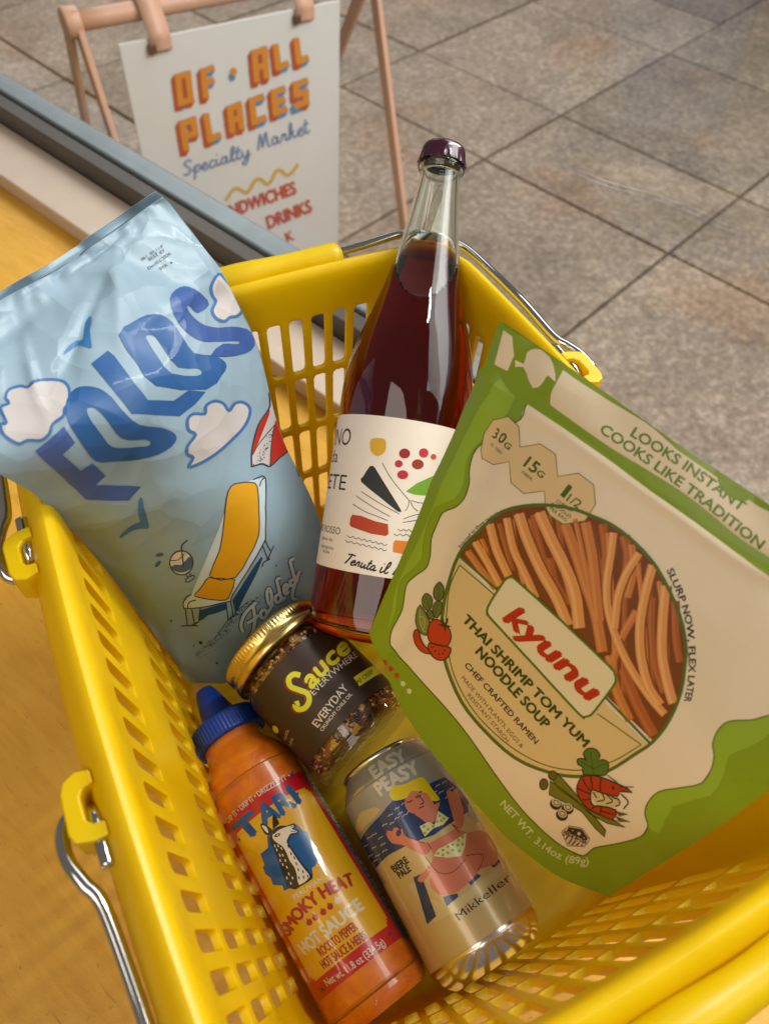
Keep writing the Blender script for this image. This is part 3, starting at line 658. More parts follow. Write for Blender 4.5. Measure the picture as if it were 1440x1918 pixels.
# ---- chile oil jar
jar = root('sauce_jar', tuple(JAR_O+JAR_U*0.04-np.array([0, 0, JAR_R])), 'glass jar of crunchy chile oil with gold lid and dark brown label', 'jar')
def gold_mat():
    m, n, p = newmat('gold_lid'); p.inputs['Base Color'].default_value = (*lin('#d8bc76'), 1); p.inputs['Metallic'].default_value = 1.0; p.inputs['Roughness'].default_value = 0.26
    return m
gold = gold_mat()
def knurl2(r, h, t): return r+(0.0003*math.cos(90*t) if -0.0150 < h < -0.0085 else 0.0)
ld = [(0.0, -0.0150), (0.031, -0.0152), (0.0335, -0.0158), (0.0352, -0.0150), (0.0360, -0.0138), (0.0362, -0.0125), (0.0361, -0.0085), (0.0354, -0.0078), (0.0354, -0.0050), (0.0360, -0.0042), (0.0364, -0.0030), (0.0364, -0.0006), (0.0358, 0.0004), (0.0345, 0.0004)]
v, f = lathe_vf(JAR_O, JAR_F, ld, 360, rfun=knurl2); part('lid', v, f, gold, jar)
def chili_mat():
    m, n, p = newmat('chile_oil'); tc = n.add('ShaderNodeTexCoord')
    vo = n.add('ShaderNodeTexVoronoi', i_Scale=230.0, i_Randomness=1.0); n.link(tc.outputs['Object'], vo.inputs['Vector'])
    sp = n.add('ShaderNodeSeparateColor'); n.link(vo.outputs['Color'], sp.inputs[0])
    r = n.add('ShaderNodeValToRGB'); r.color_ramp.interpolation = 'CONSTANT'; n.link(sp.outputs[0], r.inputs[0]); e = r.color_ramp.elements
    e[0].position = 0.0; e[0].color = (*lin('#2a0d05'), 1); e[1].position = 0.45; e[1].color = (*lin('#5a1c08'), 1)
    for q, c in ((0.66, '#8a4a14'), (0.8, '#b98a3c'), (0.9, '#3a1406')): k = e.new(q); k.color = (*lin(c), 1)
    n.link(r.outputs[0], p.inputs['Base Color']); p.inputs['Roughness'].default_value = 0.3; p.inputs['Coat Weight'].default_value = 0.8
    b = n.add('ShaderNodeBump', i_Strength=0.6, i_Distance=0.0015, invert=True); n.link(vo.outputs['Distance'], b.inputs['Height']); n.link(b.outputs[0], p.inputs['Normal'])
    return m
JT = 0.0775
jin = [(0.0, 0.0010), (0.0300, 0.0010), (0.0318, 0.0060), (0.0322, 0.0110), (0.0322, 0.0660), (0.0310, 0.0700), (0.0270, 0.0715), (0.0, 0.0715)]
v, f = lathe_vf(JAR_O, JAR_F, jin, 64); part('chile_crisp', v, f, chili_mat(), jar)
# chunks of garlic and chile pressed against the glass
rg = np.random.default_rng(3); cv = []; cf = []; cmi = []
chunk_m = [mat('garlic_bit', '#b98c46', 0.4, coat=0.6), mat('chile_bit', '#6e1a08', 0.35, coat=0.6), mat('seed_bit', '#d8b468', 0.4, coat=0.6), mat('dark_bit', '#34120a', 0.35, coat=0.6)]
for k in range(520):
    t = rg.uniform(0.0035, 0.0145) if k < 200 else rg.uniform(0.0560, 0.0700)
    a = rg.uniform(-2.2, 2.2); q = rg.choice(4, p=[.34, .28, .14, .24]); s = rg.uniform(0.0007, 0.0021)
    R_ = (0.0318 if t < .0085 else 0.0322)-(0.002 if t > .067 else 0)
    cen = JAR_O+JAR_U*t+(R_-s*0.2)*(math.cos(a)*JAR_F[0]+math.sin(a)*JAR_F[1]); ax = np.linalg.qr(rg.normal(size=(3, 3)))[0]; dim = s*rg.uniform(.55, 1.25, 3)
    b = len(cv)
    for d in ((1, 0, 0), (-1, 0, 0), (0, 1, 0), (0, -1, 0), (0, 0, 1), (0, 0, -1)): cv.append(cen+ax@(np.array(d)*dim))
    for tri in ((0, 2, 4), (2, 1, 4), (1, 3, 4), (3, 0, 4), (2, 0, 5), (1, 2, 5), (3, 1, 5), (0, 3, 5)): cf.append(tuple(b+i for i in tri)); cmi.append(q)
part('crunchy_bits', cv, cf, chunk_m, jar, True, cmi, kind='stuff')
def thin_glass():
    m, n, p = newmat('jar_glass'); n.n.remove(p)
    tr = n.add('ShaderNodeBsdfTransparent'); tr.inputs[0].default_value = (0.97, 0.95, 0.90, 1)
    gl = n.add('ShaderNodeBsdfGlossy', i_Roughness=0.02); lw = n.add('ShaderNodeLayerWeight', i_Blend=0.5)
    pw = n.add('ShaderNodeMath', operation='POWER', i_1=4.0); n.link(lw.outputs['Facing'], pw.inputs[0]); mr = n.add('ShaderNodeMapRange', i_3=0.05, i_4=0.9); n.link(pw.outputs[0], mr.inputs[0])
    mx = n.add('ShaderNodeMixShader'); n.link(mr.outputs[0], mx.inputs[0]); n.link(tr.outputs[0], mx.inputs[1]); n.link(gl.outputs[0], mx.inputs[2]); n.link(mx.outputs[0], n.n['Material Output'].inputs[0])
    return m
jo = [(0.0325, 0.0004), (0.0330, 0.0030), (0.0340, 0.0060), (0.0350, 0.0090), (0.0352, 0.0120), (0.0352, 0.0640), (0.0352, 0.0700), (0.0346, 0.0745), (0.0325, 0.0772), (0.0290, 0.0775), (0.0, 0.0745)]
v, f = lathe_vf(JAR_O, JAR_F, fine(jo), 72); part('glass_wall', v, f, thin_glass(), jar)
jl = mat('jar_label_film', '#352318', 0.45, bump=noise_bump(400, 0.03, 0.0003))
v, f = cyl_patch(S_jar, -0.085, 0.085, 0.0100, 0.0615, 0.0002, 100, 3); part('label', v, f, jl, jar)

# ================================================================ street sign outside the window
sign = root('sign_stand', (0.36, 1.40, PAVE_Z), 'peach metal sign stand holding a white shop sign outside on the pavement', 'sign')
peach = mat('peach_enamel', '#cf9f86', 0.45, vary=0.06, vscale=12, bump=noise_bump(60, 0.05, 0.001))
white = mat('sign_white', '#dedad6', 0.5, vary=0.025, vscale=6)
PW, PH = 0.457, 0.61
def sp(u, v, h=0.0): return S_sign(np.array(u), np.array(v), h)
vv_, ff_ = box_vf(sp(PW/2, PH/2, -0.003), SIGN_X, SIGN_D, SIGN_N, PW, PH, 0.005)
panel = part('sign_panel', vv_, ff_, white, sign, False); bevel(panel, 0.001, 2)
# top rail tube with rounded end plates
UL, UR = -0.055, 0.553
ra, rb = sp(UL, -0.030, -0.045), sp(UR, -0.030, -0.045)
v, f = tube_vf(np.linspace(ra, rb, 12), 0.0165, 24); part('top_rail', v, f, peach, sign)
def bar(name, p, q, wdir, w_, t_):
    p = np.array(p); q = np.array(q); d = q-p; L = np.linalg.norm(d); d = d/L
    wd = np.array(wdir)-(np.array(wdir)@d)*d; wd /= np.linalg.norm(wd); td = np.cross(d, wd)
    v, f = box_vf((p+q)/2, d, wd, td, L, w_, t_); return bevel(part(name, v, f, peach, sign, False), 0.003, 3)
def to_ground(p, d):
    p = np.array(p); d = np.array(d); k = (PAVE_Z-p[2])/d[2]; return p+d*k
for uu_ in (UL, UR):
    p = sp(uu_, -0.030, -0.045); outw = -1 if uu_ < 0 else 1
    bar('front_leg', p-SIGN_D*0.02, to_ground(p, SIGN_D+SIGN_N*0.40), SIGN_N, 0.030, 0.012)
    p2 = p+SIGN_X*outw*0.0135
    bar('rear_leg', p2-SIGN_D*0.02, to_ground(p2, SIGN_D-SIGN_N*(0.28 if outw < 0 else 0.62)), SIGN_N, 0.030, 0.012)
    frp = (SIGN_N, SIGN_D, SIGN_X)
    v, f = lathe_vf(p+SIGN_X*(outw*0.007-0.014), frp, [(0.0, 0.0), (0.024, 0.0), (0.026, 0.003), (0.026, 0.025), (0.024, 0.028), (0.0, 0.028)], 32); part('end_plate', v, f, peach, sign)
for uc in (0.076, 0.375):
    # strap that loops over the rail and clamps the panel
    pr = [(-0.064, -0.004), (-0.066, -0.030), (-0.058, -0.047), (-0.045, -0.052), (-0.030, -0.048), (-0.018, -0.035), (-0.006, -0.020), (0.003, -0.005), (0.004, 0.008), (0.004, 0.022)]
    pr = crspline(pr, 5); V_ = []; F_ = []
    for (a, b) in pr:
        for sgn in (-1, 1): V_.append(sp(uc+sgn*0.020, b, a))
    for i in range(len(pr)-1): F_.append((2*i, 2*i+1, 2*i+3, 2*i+2))
    o = part('clamp_strap', V_, F_, peach, sign); s_ = o.modifiers.new('t', 'SOLIDIFY'); s_.thickness = 0.004; s_.offset = 0
    v, f = box_vf(sp(uc-0.018, 0.016, 0.004), SIGN_X, SIGN_D, SIGN_N, 0.016, 0.018, 0.008); bevel(part('clamp_jaw', v, f, mat('clamp_brown', '#5b3a30', 0.5), sign, False), 0.003, 2)

# ================================================================ printed artwork, traced per package in label coordinates
INK = ["#3d5692","#1f5189","#2c4f8e","#2d6ba3","#b9b2b0","#35659b","#2b2b30","#b0261a","#20303f","#123f63","#b9c7cc","#cf9510","#c9c2c2","#3f5a86","#35527e","#b7c0c2","#e0ccae","#8aa428","#4a5c12","#d6b584","#6b6426","#3f5a14","#5f7d16","#241a12","#74380f","#7a3f18","#bf7036","#cb8244","#a35424","#b26430","#d48c4c","#e0a464","#d2b57c","#4f6218","#5f6420","#dccba4","#4f6a18","#b01a10","#2e3a0a","#2c1024","#3c2c20","#221a1a","#b8301c","#c5c890","#c3c98e","#5b6628","#2e200e","#6d7030","#7c8030","#c0b878","#b82a12","#6c6a1c","#5c5518","#c9b48a","#4d6a20","#a82a14","#c6ae7c","#5c4a1c","#c9b796","#2e1a22","#6d2a20","#2a201c","#c89a22","#8e1412","#b51f38","#b84814","#ac1a2e","#8c2a10","#ad1430","#1f2422","#6a941e","#a93612","#cf7414","#241418","#c01722","#2466a8","#5b8fc0","#dba80c","#d9d0c4","#0f5596","#1f1712","#ded5ca","#a82a18","#3d3a7a","#263a6c","#c4b186","#b9b6ae","#cbb98c","#2a3760","#cb7860","#dcc51c","#d9d9ae","#a3a728","#2a1a22","#5a1f24","#cdc7b8","#2b2622","#3a3028","#7c2614","#cfd02a","#cfc6b6","#2a2018","#b84a30","#4f86b5","#d98a32","#6b88b4","#d3a93c","#bf4433"]
ART = {
"bag":[
["letter_print#1",0,2,"p",[[1579,4422,2763,4184,2754,4535,2164,4688,2215,5218,2757,5124,2838,5469,2261,5611,3806,5883,3080,6068,1595,5847,1544,5184]]],
["letter_print#1",0,2,"c",[[1599,4436,2752,4204,2729,4525,2132,4685,2177,5240,2727,5144,2801,5465,2216,5625,2978,5779,3762,5894,3099,6048,1635,5827,1574,5411,1623,4909],[1559,4409,2775,4165,2780,4545,2196,4690,2253,5196,2788,5103,2874,5474,2305,5597,3033,5740,3851,5873,3061,6089,1555,5867,1475,5443,1533,4941]]],
["letter_print#2",1,2,"p",[[3170,3848,3240,3777,3320,3714,3410,3657,3514,3608,3626,3570,3738,3551,3844,3555,3948,3577,4048,3611,4149,3654,4248,3708,4332,3771,4397,3843,4448,3923,4489,4014,4513,4117,4527,4229,4557,4341,4605,4460,4674,4582,4793,4693,5000,4783,5230,4843,5438,4901,5588,4958,5699,5008,5777,5054,5822,5097,5832,5135,5808,5170,5749,5203,5657,5233,5539,5259,5402,5282,5241,5302,5050,5314,4819,5320,4565,5327,4309,5332,4038,5306,3529,5222,3112,5149,2979,5082,2940,4967,2992,4460,3000,4183,3016,4100,3054,4014,3107,3928],[3685,4032,3727,4014,3774,4017,3861,4044,3901,4068,3937,4109,3968,4168,3996,4242,4025,4343,4058,4680,4138,4830,4339,4915,4818,5006,4905,5036,4936,5062,4938,5084,4916,5105,4864,5122,4789,5132,4700,5132,4427,5098,3921,5003,3725,4935,3649,4838,3632,4602,3602,4333,3601,4220,3618,4137,3649,4074]]],
["letter_print#2",1,2,"c",[[3197,3856,3265,3789,3341,3728,3427,3675,3526,3628,3633,3592,3736,3575,3835,3578,3933,3598,4030,3630,4129,3672,4225,3724,4306,3785,4369,3854,4419,3932,4459,4021,4482,4123,4495,4234,4525,4348,4574,4467,4645,4592,4769,4707,4983,4800,5214,4860,5419,4917,5565,4972,5672,5021,5745,5065,5785,5102,5792,5133,5773,5160,5723,5188,5638,5216,5525,5241,5392,5263,5236,5282,5050,5295,4824,5301,4574,5308,4321,5312,4055,5285,3549,5201,3136,5128,3014,5066,2978,4961,3025,4456,3032,4180,3048,4101,3084,4018,3136,3934],[3142,3840,3215,3766,3298,3699,3393,3640,3501,3588,3620,3547,3739,3527,3853,3532,3962,3555,4066,3591,4170,3636,4272,3692,4358,3758,4425,3832,4477,3915,4519,4007,4544,4112,4558,4224,4588,4335,4635,4452,4703,4572,4818,4679,5018,4765,5247,4826,5457,4884,5612,4943,5727,4995,5809,5044,5860,5091,5871,5137,5842,5180,5776,5217,5677,5249,5553,5277,5412,5300,5246,5321,5049,5334,4815,5340,4556,5346,4296,5351,4022,5327,3509,5244,3087,5171,2944,5097,2903,4974,2958,4464,2967,4185,2984,4100,3023,4011,3077,3922]]],
["letter_print#3",1,2,"p",[[4623,3233,5220,3179,5266,3309,5293,3959,5393,4345,6205,4538,6836,4467,7348,4584,6881,4698,6239,4791,4812,4434,4715,3932]]],
["letter_print#3",1,2,"c",[[4651,3241,5212,3199,5235,3312,5260,3963,5368,4357,6200,4556,6833,4485,7312,4585,6866,4682,6241,4773,5490,4598,4839,4422,4745,3927],[4594,3225,5228,3158,5297,3305,5325,3954,5419,4332,6211,4520,6838,4449,7383,4583,6896,4715,6237,4810,5459,4632,4785,4445,4684,3936]]],
["letter_print#4",1,2,"p",[[5771,3008,6027,2919,6363,2906,6619,2895,6847,2911,7049,2959,7221,3029,7345,3112,7426,3222,7453,3377,7462,3552,7462,3738,7523,3903,7769,4002,8050,4076,8224,4154,8338,4224,8398,4285,8383,4338,8291,4382,8104,4425,7845,4508,7427,4535,6633,4382,5915,4144,5758,3906,5786,3637,5750,3293],[6463,3262,6547,3224,6647,3254,6714,3281,6760,3348,6775,3653,6790,3840,6874,4008,7140,4098,7405,4156,7507,4211,7513,4251,7458,4282,7295,4276,6924,4191,6565,4060,6462,3902,6454,3715,6442,3468]]],
["letter_print#4",1,2,"c",[[5800,3015,6035,2937,6362,2927,6616,2915,6837,2931,7033,2976,7200,3043,7317,3121,7393,3227,7420,3380,7428,3554,7428,3741,7494,3913,7749,4017,8028,4090,8195,4165,8303,4232,8356,4286,8345,4329,8264,4368,8080,4410,7829,4491,7432,4518,6650,4366,5943,4130,5792,3901,5820,3633,5783,3290],[5742,3001,6019,2900,6365,2886,6623,2875,6858,2891,7065,2942,7241,3016,7372,3103,7458,3217,7487,3375,7496,3550,7495,3734,7553,3892,7789,3986,8071,4061,8254,4142,8374,4216,8439,4283,8422,4346,8318,4397,8128,4440,7861,4524,7422,4552,6616,4398,5888,4157,5723,3912,5752,3640,5716,3296]]],
["letter_print#5",2,2,"p",[[7762,2822,7928,2753,8107,2720,8292,2706,8447,2719,8545,2765,8615,2833,8693,2921,8804,3015,8912,3112,8887,3194,8613,3242,8365,3249,8295,3191,8263,3118,8213,3073,8168,3045,8125,3041,8092,3058,8065,3098,8058,3160,8083,3247,8131,3347,8206,3447,8324,3541,8513,3619,8749,3684,9303,3774,9583,3845,9817,3923,9980,4004,10000,4076,10000,4121,10000,4160,9880,4222,9686,4270,9429,4273,9134,4252,8831,4219,8545,4173,8245,4111,8093,4050,8305,4002,8637,3982,8876,4025,9082,4080,9242,4100,9345,4100,9389,4074,9354,4036,9209,4003,8673,3904,8177,3801,8017,3750,7881,3667,7777,3568,7711,3460,7675,3344,7658,3225,7651,3101,7659,2957]]],
["letter_print#5",2,2,"c",[[7785,2831,7932,2770,8096,2741,8264,2728,8407,2740,8501,2782,8571,2846,8651,2931,8761,3024,8863,3116,8854,3182,8608,3223,8379,3231,8330,3183,8297,3112,8242,3063,8187,3030,8112,3023,8061,3048,8031,3094,8023,3161,8049,3253,8097,3354,8173,3457,8296,3554,8489,3634,8731,3701,9284,3792,9555,3861,9786,3937,9943,4014,10000,4082,10000,4115,9977,4148,9849,4208,9669,4253,9427,4255,9139,4235,8842,4202,8560,4156,8264,4095,8130,4055,8316,4020,8635,4000,8857,4041,9064,4096,9237,4118,9367,4117,9435,4077,9385,4024,9226,3986,8690,3887,8195,3784,8042,3735,7910,3655,7808,3559,7744,3453,7709,3340,7692,3223,7684,3102,7690,2960],[7739,2812,7923,2735,8119,2700,8320,2684,8484,2699,8587,2749,8658,2820,8734,2911,8847,3007,8961,3108,8919,3207,8617,3261,8350,3267,8262,3198,8230,3124,8184,3082,8150,3060,8139,3058,8123,3068,8099,3102,8092,3159,8117,3242,8165,3339,8238,3437,8353,3527,8537,3603,8767,3667,9324,3757,9610,3830,9849,3910,10000,3994,10000,4071,10000,4127,10000,4172,9911,4235,9703,4287,9430,4291,9129,4270,8821,4236,8530,4189,8225,4126,8057,4046,8294,3985,8640,3963,8895,4009,9100,4064,9247,4082,9323,4084,9344,4072,9324,4049,9192,4020,8657,3921,8160,3818,7993,3764,7852,3678,7746,3577,7678,3466,7642,3348,7625,3226,7618,3100,7627,2954]]],
["bird_print#1",3,2,"p",[[3975,2726,4096,2671,4288,2610,4466,2578,4632,2565,4737,2608,4799,2662,4882,2590,4977,2482,5084,2397,5192,2335,5303,2315,5368,2339,5343,2401,5276,2472,5190,2527,5087,2610,4890,2929,4828,2935,4686,2789,4596,2660,4406,2659,4208,2698,4046,2725]]],
["cloud_print#2",4,1,"p",[[1219,3205,1323,3181,1468,3203,1569,3206,1575,3162,1538,3099,1530,3042,1577,2991,1654,2943,1754,2916,1890,2921,2046,2948,2177,2980,2256,3018,2311,3062,2375,3093,2456,3097,2547,3093,2659,3094,2807,3076,2969,3078,3266,3131,3406,3168,3507,3228,3563,3298,3585,3375,3571,3459,3513,3560,3421,3668,3330,3753,3246,3799,3162,3824,3088,3852,3042,3893,3006,3936,2941,3973,2817,3996,2663,4014,2526,4041,2434,4084,2361,4135,2279,4177,2176,4210,2062,4236,1944,4243,1818,4218,1689,4172,1568,4137,1463,4136,1367,4148,1281,4140,1201,4094,1128,4027,1068,3957,1021,3889,986,3819,969,3751,976,3681,1002,3613,1042,3568,1105,3578,1182,3612,1238,3601,1238,3490,1210,3327]]],
["cloud_print#2",5,2,"c",[[1267,3226,1330,3218,1466,3239,1598,3239,1627,3159,1590,3094,1582,3054,1621,3014,1687,2972,1768,2950,1887,2955,2036,2981,2159,3011,2225,3043,2281,3087,2370,3127,2471,3135,2560,3131,2657,3126,2793,3108,2949,3107,3243,3159,3375,3198,3467,3254,3516,3316,3535,3382,3524,3455,3471,3549,3383,3653,3298,3733,3226,3772,3146,3796,3061,3830,3003,3880,2972,3919,2926,3946,2814,3967,2659,3985,2510,4015,2404,4065,2331,4116,2258,4154,2165,4184,2062,4207,1960,4213,1846,4189,1718,4143,1589,4106,1468,4104,1375,4115,1310,4110,1241,4070,1171,4006,1112,3939,1067,3874,1034,3809,1019,3749,1025,3686,1049,3627,1065,3600,1086,3610,1171,3646,1286,3612,1290,3490,1263,3329],[1171,3186,1315,3145,1469,3166,1539,3173,1523,3165,1486,3105,1477,3032,1533,2969,1620,2915,1740,2883,1893,2887,2056,2915,2195,2948,2287,2993,2340,3037,2379,3058,2441,3059,2534,3054,2660,3062,2821,3043,2989,3048,3290,3103,3437,3140,3547,3201,3610,3281,3634,3368,3618,3464,3555,3572,3460,3683,3362,3772,3266,3825,3177,3852,3116,3874,3081,3906,3041,3952,2956,3999,2821,4025,2667,4042,2541,4066,2463,4103,2391,4153,2300,4200,2187,4236,2063,4265,1927,4273,1790,4246,1659,4200,1547,4168,1456,4168,1358,4181,1251,4171,1161,4119,1085,4048,1023,3975,974,3904,937,3829,919,3754,926,3675,955,3599,1018,3536,1125,3546,1193,3578,1189,3589,1187,3490,1157,3325]]],
["cloud_print#950",4,1,"p",[[9810,2753,9639,2777,9437,2837,9298,2902,9247,2965,9243,3032,9246,3090,9264,3129,9294,3159,9284,3192,9180,3232,9016,3275,8894,3323,8848,3379,8841,3439,8866,3493,8924,3539,9013,3580,9111,3606,9216,3606,9333,3591,9450,3583,9552,3594,9647,3612,9745,3620,9855,3610,9964,3591,10000,3566,10000,3542,10000,3513,10000,3475,10000,3431,10000,3043,9935,2841,9894,2779]]],
["cloud_print#950",5,2,"c",[[9819,2727,9611,2754,9399,2817,9248,2886,9186,2956,9180,3028,9182,3090,9202,3137,9230,3164,9229,3178,9139,3211,8974,3255,8838,3311,8784,3378,8779,3444,8806,3504,8872,3557,8969,3602,9088,3632,9223,3633,9345,3618,9440,3611,9522,3621,9621,3639,9741,3648,9867,3638,9985,3617,10000,3591,10000,3563,10000,3527,10000,3480,10000,3425,10000,3036,9999,2833,9954,2765],[9801,2779,9667,2800,9478,2857,9350,2918,9308,2973,9305,3036,9308,3090,9323,3122,9355,3155,9338,3207,9220,3254,9057,3296,8952,3336,8914,3381,8907,3434,8927,3481,8978,3522,9058,3558,9136,3579,9210,3579,9322,3564,9461,3555,9582,3568,9672,3585,9749,3592,9843,3583,9944,3565,10000,3542,10000,3521,10000,3500,10000,3471,10000,3438,9993,3050,9871,2849,9835,2794]]],
["cloud_print#820",4,1,"p",[[5931,5715,5994,5678,6144,5625,6238,5579,6207,5549,6124,5524,6072,5493,6074,5452,6106,5405,6174,5356,6315,5305,6490,5252,6593,5205,6563,5168,6466,5134,6398,5093,6395,5034,6421,4969,6470,4917,6538,4883,6627,4863,6731,4857,6863,4877,7009,4910,7126,4922,7178,4892,7200,4842,7244,4803,7337,4783,7453,4775,7567,4780,7677,4800,7786,4833,7878,4872,7934,4926,7972,4987,8027,5022,8116,5009,8224,4973,8337,4948,8458,4950,8586,4964,8701,4987,8808,5023,8902,5069,8950,5115,8935,5161,8875,5209,8783,5255,8670,5298,8527,5339,8350,5379,8133,5422,7629,5507,7199,5589,7000,5627,6799,5659,6597,5686,6407,5705,6210,5719,6027,5725]]],
["cloud_print#820",5,2,"c",[[5989,5704,6033,5696,6181,5644,6293,5585,6252,5530,6166,5504,6128,5484,6132,5455,6158,5416,6215,5374,6348,5326,6524,5273,6645,5214,6606,5151,6504,5116,6451,5085,6450,5038,6474,4977,6516,4931,6571,4905,6645,4888,6727,4882,6845,4900,6994,4933,7140,4946,7227,4903,7250,4852,7282,4821,7356,4807,7460,4800,7560,4803,7655,4821,7753,4850,7831,4883,7879,4931,7917,4992,8013,5044,8156,5030,8268,4993,8366,4972,8462,4974,8571,4985,8667,5005,8759,5036,8842,5076,8881,5114,8868,5152,8813,5196,8727,5239,8619,5280,8483,5319,8315,5358,8105,5401,7604,5484,7180,5566,6986,5603,6788,5635,6591,5661,6404,5680,6212,5693,6038,5699],[5872,5725,5956,5660,6106,5607,6183,5572,6162,5568,6082,5544,6015,5503,6016,5449,6053,5394,6132,5338,6283,5284,6455,5232,6542,5195,6521,5184,6427,5153,6345,5101,6339,5031,6368,4960,6423,4902,6505,4862,6610,4838,6735,4832,6880,4853,7025,4886,7111,4898,7129,4881,7150,4832,7207,4784,7319,4759,7447,4750,7575,4756,7698,4779,7818,4815,7925,4861,7990,4922,8028,4981,8040,5000,8076,4988,8180,4952,8309,4925,8455,4926,8601,4942,8735,4970,8857,5010,8962,5061,9018,5117,9002,5171,8936,5223,8840,5271,8720,5316,8571,5358,8387,5400,8160,5444,7655,5530,7219,5612,7015,5650,6809,5683,6604,5710,6409,5730,6208,5745,6015,5751]]],
["date_stamp",6,2,"t",[[7827,1894,8047,1897,8269,1897,8485,1898,8712,1895],[0,-62,-2,-60,4,-61,9,-60,10,-59],"061  01:11:P",0]],
["date_stamp",6,2,"t",[[8039,1976,8198,1979,8351,1982,8506,1984,8671,1983],[0,-63,3,-63,8,-63,11,-62,12,-62],"BEST BY",0]],
["date_stamp",6,2,"t",[[7852,2117,8094,2107,8308,2103,8522,2098,8758,2086],[2,-64,-3,-61,-2,-60,2,-60,5,-59],"Dec/02/2026",0]],
["date_stamp",6,2,"t",[[8165,2238,8283,2239,8397,2240,8511,2241,8628,2240],[6,-56,3,-54,2,-53,4,-53,7,-53],"SYR  6",0]],
["parasol_print",4,1,"p",[[8205,5973,8410,5818,8944,5515,9802,5233,9997,5088,10000,5104,10000,5390,10000,5540,10000,5925,9512,5979,8956,6057,8696,5990,8424,5985]]],
["parasol_print",7,2,"p",[[8473,5753,8553,5699,8661,5635,8793,5568,9109,5427,9299,5359,9568,5286,9787,5239,9816,5261,9743,5315,9598,5380,9195,5543,8858,5675,8567,5772,8429,5811,8419,5796]]],
["parasol_print",7,2,"p",[[9985,5083,10000,5103,10000,5218,10000,5389,10000,5425,10000,5244]]],
["parasol_print",7,2,"p",[[9830,5489,9930,5427,10000,5452,10000,5535,10000,5671,10000,5787,10000,5919,9512,5979,8976,6050,9246,5864,9575,5644]]],
["parasol_print",8,3,"s",[[8208,5983,8384,5834,8494,5757,8644,5670,8810,5580,8959,5503,9077,5448,9184,5406,9310,5365,9486,5322,9683,5279,9841,5233,9918,5185,9973,5092],[8157,5977,8330,5827,8443,5748,8595,5659,8761,5568,8911,5491,9030,5435,9140,5392,9271,5350,9450,5306,9646,5263,9794,5220,9862,5178,9915,5086]]],
["parasol_print",8,3,"s",[[9966,5091,9996,5005,9924,5056,9960,5090,10000,5102,10000,5107],[9922,5087,9952,5003,9968,5058,9987,5080,10000,5088,10000,5093]]],
["parasol_print",8,3,"s",[[8178,5991,8600,5993,8677,5999,8745,6022,8822,6054,8948,6070,9130,6051,9521,5988,9678,5973,10000,5933],[8187,5969,8612,5972,8715,5981,8796,6007,8866,6037,8956,6050,9113,6033,9503,5970,9672,5954,10000,5914]]],
["parasol_print",8,3,"s",[[8971,6062,9165,5933,9377,5793,9593,5647,9858,5494],[8932,6058,9127,5928,9339,5787,9556,5641,9820,5487]]],
["parasol_print",8,3,"s",[[8441,5816,8757,5725,8954,5676,9225,5619,9849,5496],[8417,5806,8732,5715,8933,5665,9205,5607,9829,5485]]],
["parasol_print",8,3,"s",[[9964,5087,10000,5245,10000,5428],[10000,5085,10000,5244,10000,5428]]],
["parasol_print",8,3,"s",[[10000,5535,10000,5628,10000,5673,10000,5713,10000,5788,10000,5925],[10000,5535,10000,5627,10000,5670,10000,5708,10000,5785,10000,5923]]],
["parasol_print",8,3,"s",[[10000,5536,10000,5706,10000,5802,10000,5879,9995,6164,9899,6321],[10000,5535,10000,5705,10000,5800,10000,5879,10000,6164,9944,6321]]],
["parasol_print",8,3,"s",[[10000,5455,10000,5711,10000,5837,10000,5918,10000,6036,10000,6313],[10000,5455,10000,5710,10000,5836,10000,5917,10000,6036,10000,6313]]],
["parasol_dots",8,3,"d",[[8458,5934,19,6,9459,5654,24,8,8615,5856,20,7,9605,5633,28,10,9313,5756,17,6,9132,5778,19,6,8709,5899,31,10,8888,5856,26,8,9566,5639,22,8,9119,5729,21,7,9324,5613,26,9,8607,5938,22,7,9576,5557,19,6,9102,5734,28,9,8296,5961,28,10,9073,5738,19,6,8725,5868,31,10,9614,5623,16,5,8872,5907,30,10,8555,5916,19,6,8898,5872,16,5,8770,5820,32,11,8845,5785,17,6,8561,5927,17,6,8762,5903,18,6,9059,5807,32,11,8860,5818,17,6,8667,5928,30,10,8871,5778,20,7,9163,5794,30,10,9197,5785,24,8,9620,5620,26,9,9374,5703,24,8,9239,5724,30,10,9463,5604,31,10,9026,5774,18,6,9666,5566,18,6,9117,5790,31,10,9416,5706,24,8,9399,5634,21,7,9564,5629,24,8,8981,5860,18,6,8778,5911,17,5,9534,5627,24,8,8862,5864,20,7,9100,5784,18,6,9203,5777,23,8,9550,5616,30,10,8957,5820,30,10,8589,5989,28,9,8968,5838,17,6,8656,5940,29,9,9649,5587,25,9,8748,5930,32,10,8639,5995,27,9,8704,5893,22,7]]],
["lounger_print",9,1,"p",[[3839,8390,4537,8366,5201,8370,5139,8497,4491,8518,4140,8522,3790,8593,3522,8623]]],
["lounger_print",9,1,"p",[[5544,8333,6031,8074,6683,7712,7055,7540,7106,7573,6741,7861,6211,8210,5763,8525,5623,8558,5625,8403]]],
["lounger_print",10,1,"p",[[7902,6184,8506,6204,7854,6682,7369,7219,6474,7724,5570,8238,5436,8342,2974,8329,3090,8207,3686,8057,4769,7495,5704,6979,7012,6243]]],
["lounger_print",11,2,"p",[[7063,6201,7218,6176,7383,6178,7627,6191,7854,6219,7984,6244,7994,6312,7800,6491,7536,6717,7336,6931,7139,7141,6872,7332,6563,7512,6233,7711,5888,7864,5556,7881,5256,7836,4943,7810,4809,7735,5132,7544,5546,7312,5799,7091,6050,6863,6373,6603,6687,6379,6897,6262]]],
